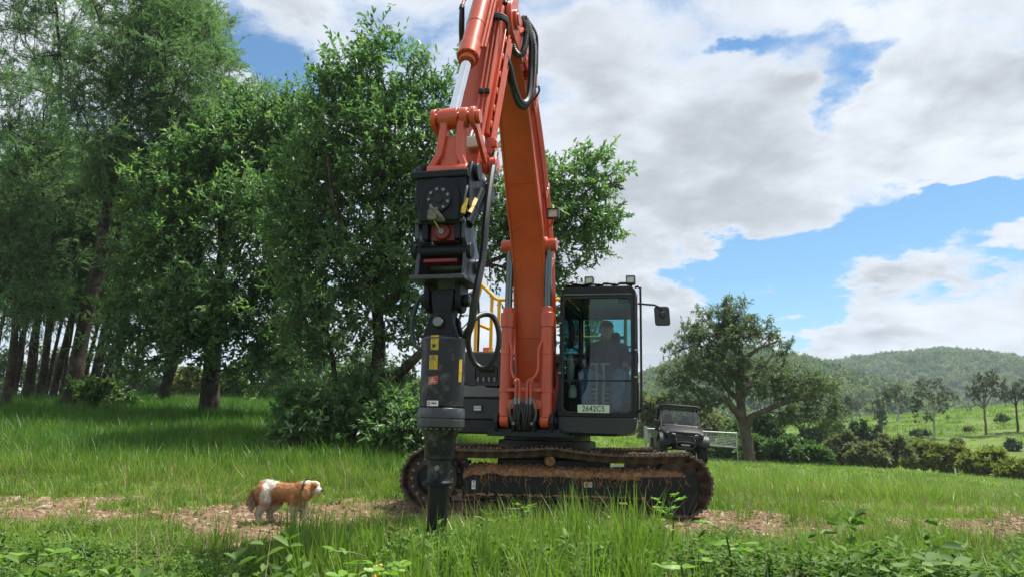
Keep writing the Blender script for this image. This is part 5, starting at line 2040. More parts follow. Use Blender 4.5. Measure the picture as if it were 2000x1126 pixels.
    def sticker(name, m, th0, th1, z0, z1, rr=.1695, n=8, tilt=0.0):
        vs, fs = [], []
        for i in range(n + 1):
            s = i / n
            th = R(th0 + (th1 - th0) * s)
            for z in (z0, z1):
                for q in (rr - .001, rr + .0012):
                    vs.append((q * math.sin(th), q * math.cos(th), z + tilt * (s - .5)))
        for i in range(n):
            a = i * 4
            b = a + 4
            fs += [(a, b, b + 2, a + 2), (a + 1, a + 3, b + 3, b + 1), (a, a + 1, b + 1, b), (a + 2, b + 2, b + 3, a + 3)]
        fs += [(0, 2, 3, 1), (n * 4, n * 4 + 1, n * 4 + 3, n * 4 + 2)]
        return DB().add(vs, fs).build(name, m, body)

    # view direction is about 19 degrees off the arm plane: 'front' of the housing for the viewer
    o = 4
    s1 = sticker('warning_sticker', M_decal_y, o - 20, o + 2, 1.50, 1.612, .1700)
    s2 = sticker('warning_sticker', M_decal_y, o - 22, o + 1, 1.355, 1.462)
    s3 = sticker('warning_sticker', M_decal_y, o + 60, o + 72, 1.27, 1.44)
    sr = sticker('red_sticker', M_decal_r, o - 22, o + 4, 1.245, 1.305, tilt=.012)
    sw = sticker('maker_label', M_white, o - 24, o + 7, 1.085, 1.125)

    def mark(parent, m, th0, th1, z0, z1, tilt=0.0):
        vs, fs = [], []
        n = 4
        for i in range(n + 1):
            th = R(th0 + (th1 - th0) * i / n)
            for z in (z0, z1):
                vs.append((.1716 * math.sin(th), .1716 * math.cos(th), z + tilt * (i / n - .5)))
        for i in range(n):
            fs.append((2 * i, 2 * i + 2, 2 * i + 3, 2 * i + 1))
        DB().add(vs, fs).build('print', m, parent)
    for k in range(4):
        mark(s1, M_ink, o - 17 + k, o - 3 - k * 2, 1.588 - k * .012, 1.591 - k * .012, .003)
        mark(s2, M_ink, o - 19, o - 4 - k * 3, 1.380 + k * .008, 1.3825 + k * .008, .004)
    for (a, b) in (((-16, 1.432), (-10, 1.456)), ((-10, 1.456), (-4, 1.432))):
        vs = []
        for (t_, z_) in (a, b):
            th = R(o + t_)
            vs += [(.1716 * math.sin(th), .1716 * math.cos(th), z_ - .002), (.1716 * math.sin(th), .1716 * math.cos(th), z_ + .003)]
        DB().add(vs, [(0, 2, 3, 1)]).build('print', M_ink, s2)
    mark(s2, M_ink, o - 16, o - 4, 1.430, 1.433)
    mark(s1, M_ink, o - 15, o - 6, 1.52, 1.545)
    for k in range(3):
        mark(sr, M_white, o - 18 + 2 * k, o - 2 - 3 * k, 1.262 + .013 * k, 1.266 + .013 * k, .008)
    mark(sw, M_redink, o - 22, o - 14, 1.092, 1.118)
    mark(sw, M_white, o - 20, o - 16, 1.100, 1.110)
    mark(sw, M_ink, o - 11, o + 3, 1.100, 1.108)
    mark(sw, M_ink, o - 11, o + 1, 1.113, 1.117)
    # loops of hose at both sides
    P = lambda pts, r: DB().tube(spline(pts, 10), r, 10)
    P([(.10, -.10, 1.66), (.15, -.40, 1.84), (.24, -.50, 1.855), (.30, -.50, 1.72), (.29, -.50, 1.55), (.20, -.50, 1.42), (.10, -.5, 1.46), (.05, -.46, 1.62), (.09, -.40, 1.82), (.16, -.2, 2.0)], .024).build('loop_hose', M_hose, D)
    P([(-.12, -.05, 1.96), (-.20, -.08, 1.975), (-.275, -.10, 1.90), (-.31, -.10, 1.72), (-.26, -.08, 1.56), (-.15, -.05, 1.52)], .018).build('loop_hose', mat('green black hose', (0.012, .022, .020), .4), D)
    return D


build_boom()
build_arm()
build_hitch()
build_drive()


# big hose loops on the right of the boom head
def seen(px, py, f):
    """upper-structure point (r, f, z) on the plane f that the photograph shows at a pixel"""
    roll = np.array(Matrix.Rotation(EXC_ROLL, 3, 'Y'))
    ax = np.stack([roll @ U((1, 0, 0)), roll @ U((0, 1, 0)), roll @ U((0, 0, 1))], axis=1)
    o = ax.T @ (np.array([0, 0, EYE]) - np.array(EXC_LOC))
    d = ax.T @ ray(px, py)
    return o + d * ((f - o[1]) / d[1])


def build_head_hoses():
    S = lambda pts: [seen(p[0] + 7 * (p[1] > 50) * (p[0] > 984), p[1], p[2]) for p in pts]
    # from the cylinder elbow down, up over the boom head and round the long loop back to the arm pipes
    ribbed(S([(984, 30, 2.95), (986, 62, 2.92), (997, 98, 2.85), (1009, 108, 2.75), (1018, 92, 2.66), (1021, 58, 2.60), (1022, 40, 2.56), (1026, 36, 2.52), (1031, 46, 2.5),
              (1036, 90, 2.50), (1036, 140, 2.52), (1032, 180, 2.56), (1022, 204, 2.62), (1012, 208, 2.72), (1001, 194, 2.85), (991, 158, 2.98), (985, 122, 3.08), (983, 104, 3.12)]), .034, 'ribbed_hose', EXC)
    hose(S([(983, 100, 3.14), (988, 130, 3.08), (997, 168, 2.95), (1008, 196, 2.80), (1019, 200, 2.68), (1027, 180, 2.60), (1030, 130, 2.54), (1030, 80, 2.52), (1027, 44, 2.52), (1024, 38, 2.5), (1018, 60, 2.45), (1016, 90, 2.42)]), .030, 'hose', EXC)
    hose(S([(1024, 40, 2.46), (1035, 44, 2.44), (1041, 70, 2.44), (1042, 110, 2.44), (1041, 145, 2.42)]), .014, 'hose', EXC)
    f = UB()
    f.box(seen(1041, 148, 2.36), (.07, .12, .20))
    f.box(seen(1044, 162, 2.38), (.05, .08, .09))
    f.box(seen(1036, 146, 2.30), (.14, .08, .08))
    f.build('rupture_valve', M_orange, EXC, bevel=.008)
    hose(S([(1045, 168, 2.38), (1046, 178, 2.36), (1040, 190, 2.30), (1034, 196, 2.22)]), .011, 'hose', EXC)
    UB().tube(S([(1004, 66, 2.72), (1012, 60, 2.62), (1020, 66, 2.52)]), .035, 8).build('hose_bracket', M_orange, EXC)


build_head_hoses()
# ------------------------------------------------------------------ excavator: cylinders, cab, body, undercarriage
def build_boom_cylinders():
    for s in (-1, 1):
        body, g, d = cylinder('boom_cylinder', (1.27, 1.02), (1.21, 3.05), .074, .043, .60, EXC, s * .232, eye=.075, eyew=.10,
                              rod_mat=mat('oily boom cylinder rod', (0.10, 0.13, 0.12), 0.12, metal=1.0, var=.05))
        # thin pipe down the inner side and band
        x = s * .135
        UB().tube(spline([(s * .19, 1.30, 1.92), (s * .155, 1.33, 1.80), (x + s * .02, 1.34, 1.60), (x - s * .02, 1.36, 1.50), (s * .055, 1.38, 1.46), (s * .045, 1.38, 1.38), (s * .045, 1.38, 1.24)], 6), .016, 8).build('pipe', M_orange, body)
        UB().tube(spline([(s * .11, 1.38, 1.44), (s * .095, 1.39, 1.46), (s * .085, 1.39, 1.42), (s * .085, 1.39, 1.25)], 5), .014, 8).build('pipe', M_orange, body)
        f = UB()
        f.lathe([(.070, 1.335), (.083, 1.335), (.083, 1.385), (.070, 1.385)], (s * .232, 1.26, 0), n=24)
        f.box((s * .10, 1.345, 1.36), (.20, .02, .04))
        f.build('pipe_band', M_orange, body, bevel=.003)
        for x2 in (s * .045, s * .085):
            UB().cyl((x2, 1.385, 1.20), (x2, 1.385, 1.27), .020, n=8).build('hose_fitting', M_bolt, body)


def build_foot():
    """boom foot, brackets and the bunch of hoses between the cylinders"""
    b = UB()
    for s in (-1, 1):
        for k in (.10, .30):
            b.prism([(.35, .90), (1.34, .90), (1.38, 1.0), (1.33, 1.10), (1.1, 1.15), (.8, 1.45), (.45, 1.5)], s * k, s * (k + .035), 'fz')
    b.box((0, .75, .90), (.80, 1.1, .06))
    br = b.build('boom_foot_bracket', M_black, EXC, bevel=.008)
    for s in (-1, 1):
        UB().cyl((s * .15, 1.27, 1.02), (s * .36, 1.27, 1.02), .04, n=16).build('foot_pin', M_black, br)
        UB().cyl((s * .105, 1.385, .99), (s * .105, 1.40, .99), .018, n=12).build('pin_bolt', M_bolt, br)
        UB().box((s * .145, 1.31, 1.20), (.10, .05, .10)).build('orange_bracket', M_orange, br, bevel=.008)
        UB().box((s * .10, 1.05, 1.34), (.14, .05, .24)).build('orange_bracket', M_orange, br, bevel=.008)
    rs = np.random.RandomState(2)
    for k in range(7):
        x = -.085 + .028 * k
        x1 = x * .8 + rs.normal(0, .012)
        hose([(x, 1.385, 1.22), (x * 1.05, 1.40, 1.12), (x1, 1.38, 1.0), (x1 * .7, 1.30, .90), (x1 * .7, 1.1, .88)], .015, 'hose', br)
    for s in (-1, 1):
        hose([(s * .10, 1.385, 1.26), (s * .135, 1.40, 1.20), (s * .15, 1.385, 1.10), (s * .13, 1.36, 1.02)], .010, 'hose', br, M_greyhose)


def build_house():
    b = UB()
    b.prism([(-1.16, .87), (.98, .87), (1.02, .90), (1.02, 1.02), (-1.2, 1.02), (-1.2, .90)], -1.25, 1.02, 'rz')
    base = b.build('upper_frame', M_black, EXC, bevel=.01)
    # engine hood and counterweight behind
    f = UB()
    f.prism(rrect(-1.2, .80, 1.0, 1.78, .08), -1.55, -.55, 'rz')
    f.build('counterweight', M_orange, EXC, bevel=.04, seg=3)
    f = UB()
    f.box((-.25, -.75, 1.86), (1.6, .9, .16))
    f.build('engine_hood', M_plastic, EXC, bevel=.04, seg=3)
    # slew ring
    UB().lathe([(.30, .60), (.56, .60), (.56, .70), (.62, .71), (.62, .79), (.55, .80), (.55, .87), (.3, .87)], (0, 0, 0), n=48).build('slew_ring', M_black, EXC)
    # right-hand body (viewer's left): stepped dark panels
    p = UB()
    p.prism([(-1.18, 1.42), (-.36, 1.42), (-.355, 1.80), (-.40, 1.84), (-1.18, 1.84)], -.40, .92, 'rz')
    tank = p.build('side_housing', M_plastic, EXC, bevel=.03, seg=3)
    UB().ring(rrect(-.76, -.38, 1.42, 1.70, .05), rrect(-.70, -.42, 1.47, 1.66, .05), .92, .945, 'rz').build('recess_frame', M_plastic, tank, bevel=.006)
    UB().box((-.56, .93, 1.56), (.26, .012, .17)).build('recess_panel', M_black, tank)
    for k in range(4):
        UB().box((-.66 + .068 * k, .945, 1.50), (.022, .02, .05)).build('grille_slot', M_bolt, tank)
    UB().cyl((-.64, .94, 1.62), (-.48, .94, 1.62), .032, n=14).build('grab_bar', M_hose, tank)
    p = UB()
    p.prism([(-1.18, 1.02), (-.34, 1.02), (-.335, 1.12), (-.345, 1.28), (-1.18, 1.28)], -.2, 1.00, 'rz')
    box = p.build('tool_box', M_plastic, EXC, bevel=.025, seg=3)
    lid = UB()
    lid.prism([(-1.16, 1.285), (-.35, 1.285), (-.36, 1.36), (-.40, 1.40), (-.54, 1.40), (-.56, 1.425), (-1.16, 1.425)], .45, 1.02, 'rz')
    lo = lid.build('tool_box_lid', M_plasticl, box, bevel=.02, seg=3)
    for k in range(3):
        UB().box((-1.02 + .15 * k, .95, 1.43), (.09, .16, .014)).build('tread_strip', M_plastic, lo, bevel=.003)
    f = UB()
    f.ring(rrect(-.70, -.58, 1.12, 1.20, .012), rrect(-.688, -.592, 1.132, 1.188, .008), 1.00, 1.018, 'rz')
    lamp = f.build('box_lamp', M_lamp, box, bevel=.002)
    UB().prism(rrect(-.688, -.592, 1.132, 1.188, .008), 1.0, 1.008, 'rz').build('lens', M_lens, lamp)
    UB().box((-.64, 1.010, 1.16), (.095, .006, .006)).build('lens_bar', M_lamp, lamp)
    UB().cyl((-.84, 1.0, 1.215), (-.84, 1.006, 1.215), .013, n=12).build('lock', M_bolt, box)
    f = UB()
    f.prism([(-1.18, .86), (-.33, .86), (-.33, .99), (-1.18, .99)], .2, .97, 'rz')
    st = f.build('step_plate', M_black, EXC, bevel=.012)
    for k in range(16):
        UB().beam((-1.12 + .05 * k, .985, .885), (-1.075 + .05 * k, .985, .985), .006, .010, up=(0, 1, 0)).build('ridge', M_black, st)
    # belly plate under the boom
    UB().prism([(-.42, .845), (.46, .845), (.46, .90), (-.42, .90)], .6, 1.34, 'rz').build('belly_plate', M_black, EXC, bevel=.006)
    # base of the cab
    f = MB(lambda v: U((v[0] - (.048 + .085 * (1.15 - v[1])) * (v[0] > .8), v[1], v[2])))
    f.prism([(.355, .90), (1.18, .90)] + [(1.18 + .10 * math.sin(R(t)), 1.0 - .10 * math.cos(R(t))) for t in range(0, 91, 15)] + [(1.285, 1.075), (.355, 1.075)], -.6, 1.17, 'rz')
    f.build('cab_base', M_plastic, EXC, bevel=.01)
    # yellow railing round the engine access
    r1 = .025

    def rail(pts, name='handrail'):
        return UB().tube(pts, r1, 8).build(name, M_yellow, EXC)
    rail([(-1.04, -.05, 2.93), (-.80, -.2, 2.69), (-.74, -.2, 2.665), (.36, -.2, 2.65)])
    rail([(-1.06, -.2, 1.86), (-1.06, -.2, 2.62), (-1.0, -.2, 2.86)])
    rail([(-.84, -.2, 1.86), (-.84, -.2, 2.74)])
    rail([(-.735, -.2, 1.86), (-.735, -.2, 2.66)])
    rail([(-1.06, -.2, 2.34), (-.94, -.5, 2.30)])
    rail([(-1.06, -.2, 1.92), (-.80, -.2, 1.92)])
    rail([(.36, -.6, 2.18), (.95, -.6, 2.18)])
    rail([(.95, -.6, 1.85), (.95, -.6, 2.5)])
    rail([(.36, -.6, 1.85), (.36, -.6, 2.65)])
    UB().box((-.9, -.2, 1.89), (.36, .10, .05)).build('rail_foot', M_yellow, EXC, bevel=.004)
    UB().cyl((-.92, -.35, 1.86), (-.92, -.35, 2.02), .07, n=18).build('filler_cap', M_orange, EXC, bevel=.006)
    f = UB()
    f.box((-.64, -.5, 2.08), (.13, .2, .34))
    f.box((-.64, -.5, 2.28), (.07, .12, .06))
    red = f.build('red_canister', M_redink, EXC, bevel=.02)
    for z in (2.0, 2.08, 2.16):
        UB().box((-.60, -.395, z), (.03, .01, .05)).build('canister_label', M_white, red)
    UB().cyl((-.66, -.39, 1.96), (-.66, -.39, 2.10), .035, n=12).build('canister_cap', M_hose, red)
    # dark grab loop on the step side
    UB().tube(spline([(-1.13, .55, 1.80), (-1.09, .5, 2.2), (-1.04, .4, 2.55), (-.98, .35, 2.66), (-.90, .3, 2.62), (-.87, .3, 2.3), (-.87, .3, 1.84)], 8), .016, 8).build('grab_loop', M_hose, EXC)
    UB().tube(spline([(-1.17, .62, 1.80), (-1.13, .55, 2.2), (-1.07, .45, 2.5), (-1.0, .4, 2.62)], 8), .011, 8).build('grab_loop', M_steel, EXC)


def build_cab():
    f0, f1 = -.50, 1.15
    L0, L1, T = .345, 1.225, 2.56            # left, right edges (r) and roof
    tl, tr = .378, 1.222
    # pillars, sills and roof as frame pieces
    c = UB()
    outer = [(L0, 1.075), (1.215, 1.075), (1.226, 1.14), (tr + .01, 2.50), (tr - .05, 2.565), (tl + .05, 2.565), (tl, 2.52), (L0 + .002, 1.14)]
    ino = rrect(.402, 1.185, 1.125, 2.43, .07, 6)
    # front frame: ring with matched point counts
    n = len(ino)
    cen = np.mean(ino, axis=0)
    out2 = []
    for q in ino:
        d = np.array(q) - cen
        best = None
        for i in range(len(outer)):
            a, b = np.array(outer[i]), np.array(outer[(i + 1) % len(outer)])
            e = b - a
            den = d[0] * e[1] - d[1] * e[0]
            if abs(den) < 1e-9:
                continue
            t_ = ((a[0] - cen[0]) * e[1] - (a[1] - cen[1]) * e[0]) / den
            s_ = ((a[0] - cen[0]) * d[1] - (a[1] - cen[1]) * d[0]) / den
            if t_ > 0 and -1e-6 <= s_ <= 1 + 1e-6 and (best is None or t_ < best):
                best = t_
        out2.append(tuple(cen + d * best))
    c.ring(out2, ino, f1 - .09, f1, 'rz')
    cab = c.build('cab', M_black, EXC, bevel=.012, seg=2)
    # rubber seal round the glass, slim raised frame, latches
    UB().ring(rrect(.392, 1.195, 1.115, 2.44, .075, 6), rrect(.414, 1.173, 1.137, 2.418, .065, 6), f1 - .005, f1 + .012, 'rz').build('glass_seal', M_hose, cab, bevel=.004)
    g = UB().prism(rrect(.405, 1.182, 1.128, 2.427, .068, 6), f1 - .018, f1 - .012, 'rz')
    g.build('windscreen', M_glass, cab)
    UB().box((.793, f1 - .015, 1.482), (.78, .022, .016)).build('screen_bar', M_black, cab)
    for (r, z) in ((.372, 2.17), (1.232, 1.86), (.372, 1.60), (1.228, 1.56)):
        UB().box((r, f1 + .012, z), (.04, .03, .10)).build('screen_latch', M_hose, cab, bevel=.006)
        UB().box((r, f1 + .03, z - .035), (.03, .012, .014)).build('latch_screw', M_steel, cab)
    UB().tube([(.40, f1 + .01, 2.465), (1.18, f1 + .01, 2.46)], .009, 6).build('rain_strip', M_plasticl, cab)
    # roof
    r_ = UB()
    r_.tf = lambda v: U((v[0] - .085 * (1.15 - v[1]) * (v[0] > .8), v[1], v[2]))
    r_.prism([(tl, 2.50), (tr, 2.50), (tr - .03, 2.575), (tl + .06, 2.595), (tl, 2.56)], f0, f1 - .092, 'rz')
    r_.build('cab_roof', M_black, cab, bevel=.02, seg=3)
    r_ = UB()
    for k in range(9):
        x = .45 + .09 * k
        r_.ball((x, f1 - .06, 2.585 + .012 * (k % 2)), (.06, .05, .014), 10, 6)
    r_.build('roof_lip_lining', M_hose, cab)
    # rear posts and walls with windows
    for r in (L0 + .02, L1 - .16):
        UB().box((r, f0 + .03, 1.8), (.06, .07, 1.5)).build('rear_post', M_black, cab, bevel=.01)
    UB().box((.75, f0 + .03, 1.32), (.78, .05, .5)).build('rear_wall', M_inner, cab, bevel=.01)
    UB().box((.75, f0 + .03, 2.47), (.74, .05, .12)).build('rear_wall', M_inner, cab, bevel=.01)
    UB().box((.735, f0 + .03, 2.0), (.66, .008, .84)).build('rear_window', M_rearglass, cab)
    # door side (viewer's right)
    flank = lambda v: U((v[0] - .048 - .085 * (1.15 - v[1]), v[1], v[2]))
    SB = lambda: MB(flank)
    d = SB()
    poly_o = rrect(-.46, 1.05, 1.085, 2.50, .08, 5)
    poly_i = rrect(-.38, .97, 1.36, 2.42, .08, 5)
    d.ring(poly_o, poly_i, 1.262, 1.30, 'fz')
    door = d.build('door', M_black, cab, bevel=.012)
    SB().prism(rrect(-.38, .97, 1.36, 2.42, .08, 5), 1.275, 1.281, 'fz').build('door_window', M_glass, door)
    SB().box((1.281, .3, 1.215), (.03, 1.3, .27)).build('door_panel', M_black, door, bevel=.008)
    SB().tube(spline([(1.275, 1.10, 2.545), (1.322, 1.13, 2.535), (1.333, 1.13, 2.40), (1.333, 1.13, 1.25), (1.325, 1.12, 1.17), (1.27, 1.10, 1.13)], 8), .013, 8).build('grab_handle', M_black, cab)
    SB().box((1.29, 1.0, 1.75), (.03, .05, .12)).build('door_hinge', M_hose, door, bevel=.006)
    # boom side wall (viewer's left)
    s = UB()
    s.ring(rrect(-.46, 1.06, 1.085, 2.50, .06, 5), rrect(-.36, .98, 1.5, 2.42, .08, 5), L0 + .002, L0 + .03, 'fz')
    sw = s.build('side_wall', M_black, cab, bevel=.008)
    UB().prism(rrect(-.36, .98, 1.5, 2.42, .08, 5), L0 + .012, L0 + .017, 'fz').build('side_window', M_glass, sw)
    # floor and interior
    UB().box((.76, .3, 1.065), (.78, 1.55, .03)).build('cab_floor', M_seat, cab)
    st = UB()
    st.box((.80, .20, 1.40), (.50, .50, .14))
    st.box((.80, -.08, 1.72), (.48, .14, .62))
    st.box((.80, -.10, 2.10), (.26, .10, .18))
    st.box((.80, .16, 1.20), (.40, .40, .28))
    st.build('seat', M_seat, cab, bevel=.05, seg=3)
    for x in (.53, 1.07):
        f = UB()
        f.box((x, .30, 1.42), (.13, .60, .26))
        con = f.build('console', M_inner, cab, bevel=.03, seg=3)
        UB().cyl((x, .55, 1.54), (x * .97 + .02, .57, 1.72), .017, .020, n=12).build('joystick', M_hose, con)
    # travel levers: two pale wrapped rods with cross handles
    for x in (.755, .835):
        lv = UB()
        pts = [(x, .80, 1.10), (x - .01, .86, 1.25), (x + .004, .90, 1.48), (x, .92, 1.68)]
        lv.tube(spline(pts, 5), .016, 8)
        lv.box((x + (.02 if x > .8 else -.02), .92, 1.69), (.10, .03, .018))
        for k in range(5):
            lv.box((x + .03 * (1 if x > .8 else -1), .88, 1.20 + .05 * k), (.07, .02, .012))
        lv.build('travel_lever', M_bag, cab)
    UB().box((.80, .82, 1.10), (.34, .20, .05)).build('pedal', M_hose, cab, bevel=.01)
    # plastic bag hanging at the left, drink bottle, steering-wheel-like fan on the left, fan on the right
    bg = UB()
    bg.ball((.455, .95, 1.62), (.05, .08, .19), 12, 10)
    bg.build('plastic_bag', M_bag, cab)
    bt = UB()
    bt.lathe([(.02, 0), (.05, .01), (.05, .10), (.03, .13), (.028, .20), (.02, .20)], (.49, .98, 1.29), n=16)
    bt.build('bottle', M_white, cab)
    UB().cyl((.49, .98, 1.44), (.49, .98, 1.50), .030, n=12).build('bottle_cap', M_hose, cab)
    lp = UB()
    lp.tube([(.43 + .0 * k, .98 + .10 * 0, 1.98) if False else (.425 + .06 * math.cos(t), 1.0, 2.03 + .17 * math.sin(t)) for k, t in enumerate(np.linspace(-1.4, 1.4, 14))], [.02 + .022 * math.sin(PI * k / 13) for k in range(14)], 8)
    lp.build('hanging_strap', M_hose, cab)
    fn = UB()
    fn.tube([(1.145 + .062 * math.cos(t), .95, 1.80 + .085 * math.sin(t)) for t in np.linspace(0, 2 * PI, 24)], .012, 8)
    fn.cyl((1.145, .93, 1.80), (1.145, .97, 1.80), .03, n=12)
    fn.build('cab_fan', M_hose, cab)
    for (x, w) in ((.665, .10), (1.11, .16)):
        UB().box((x, f1 - .05, 2.40), (w, .05, .075)).build('sun_visor_bracket', M_hose, cab, bevel=.012)
    # roof work lamps
    for x in (.695, 1.172):
        f = UB()
        f.ring(rrect(x - .052, x + .052, 2.588, 2.680, .012), rrect(x - .042, x + .042, 2.598, 2.670, .008), f1 - .10, f1 - .02, 'rz')
        f.box((x, f1 - .10, 2.634), (.09, .03, .08))
        lm = f.build('work_lamp', M_lamp, cab, bevel=.003)
        UB().prism(rrect(x - .042, x + .042, 2.598, 2.670, .008), f1 - .05, f1 - .035, 'rz').build('lens', M_lens, lm)
        UB().box((x, f1 - .07, 2.578), (.03, .03, .03)).build('lamp_foot', M_lamp, lm)
    # mirror on an arm
    f = UB()
    f.tube(spline([(1.25, 1.08, 2.36), (1.38, 1.09, 2.345), (1.44, 1.10, 2.335), (1.50, 1.10, 2.30), (1.515, 1.10, 2.26)], 5), .011, 8)
    ma = f.build('mirror_arm', M_black, cab)
    f = UB()
    poly = rrect(1.435, 1.605, 2.105, 2.325, .03, 4)
    vs = []
    f.prism([(p[0] - .10 * (p[1] - 2.2) * .6, p[1]) for p in poly], 1.06, 1.095, 'rz')
    mr = f.build('mirror', M_mirror, cab, bevel=.012, seg=3)
    f = UB()
    f.box((1.52, 1.105, 2.235), (.06, .03, .05)).cyl((1.52, 1.11, 2.25), (1.525, 1.125, 2.19), .015, n=10)
    f.build('mirror_clamp', M_hose, mr, bevel=.006)
    # number plate with its characters
    f = UB()
    f.prism(rrect(.578, .935, 1.125, 1.213, .006), f1 + .012, f1 + .018, 'rz')
    pl = f.build('number_plate', M_plate, cab, label='pale number plate reading 2642C5')
    cu = bpy.data.curves.new('plate characters', 'FONT')
    cu.body = '2642C5'
    cu.size = .092
    cu.align_x = 'CENTER'
    cu.align_y = 'CENTER'
    cu.extrude = .002
    cu.space_character = 1.10
    to = bpy.data.objects.new('plate characters', cu)
    COL.objects.link(to)
    dg = bpy.context.evaluated_depsgraph_get()
    me = bpy.data.meshes.new_from_object(to.evaluated_get(dg))
    bpy.data.objects.remove(to)
    for v in me.vertices:
        v.co = Vector(U((.7565 + v.co.x * .80, f1 + .0205 + v.co.z * 1.0, 1.169 + v.co.y)))
    me.materials.clear()
    link('plate_characters', me, M_ink, pl)


def build_arm_lamp():
    f = UB()
    f.ring(rrect(.24, .375, 3.33, 3.45, .012), rrect(.252, .363, 3.342, 3.438, .008), 1.30, 1.38, 'rz')
    f.box((.307, 1.30, 3.39), (.12, .03, .10))
    lm = f.build('work_lamp', M_lamp, EXC, bevel=.003)
    UB().prism(rrect(.252, .363, 3.342, 3.438, .008), 1.34, 1.355, 'rz').build('lens', M_lens, lm)
    UB().tube([(.30, 1.30, 3.33), (.27, 1.28, 3.27), (.20, 1.26, 3.22)], .014, 8).build('lamp_bracket', M_orange, lm)


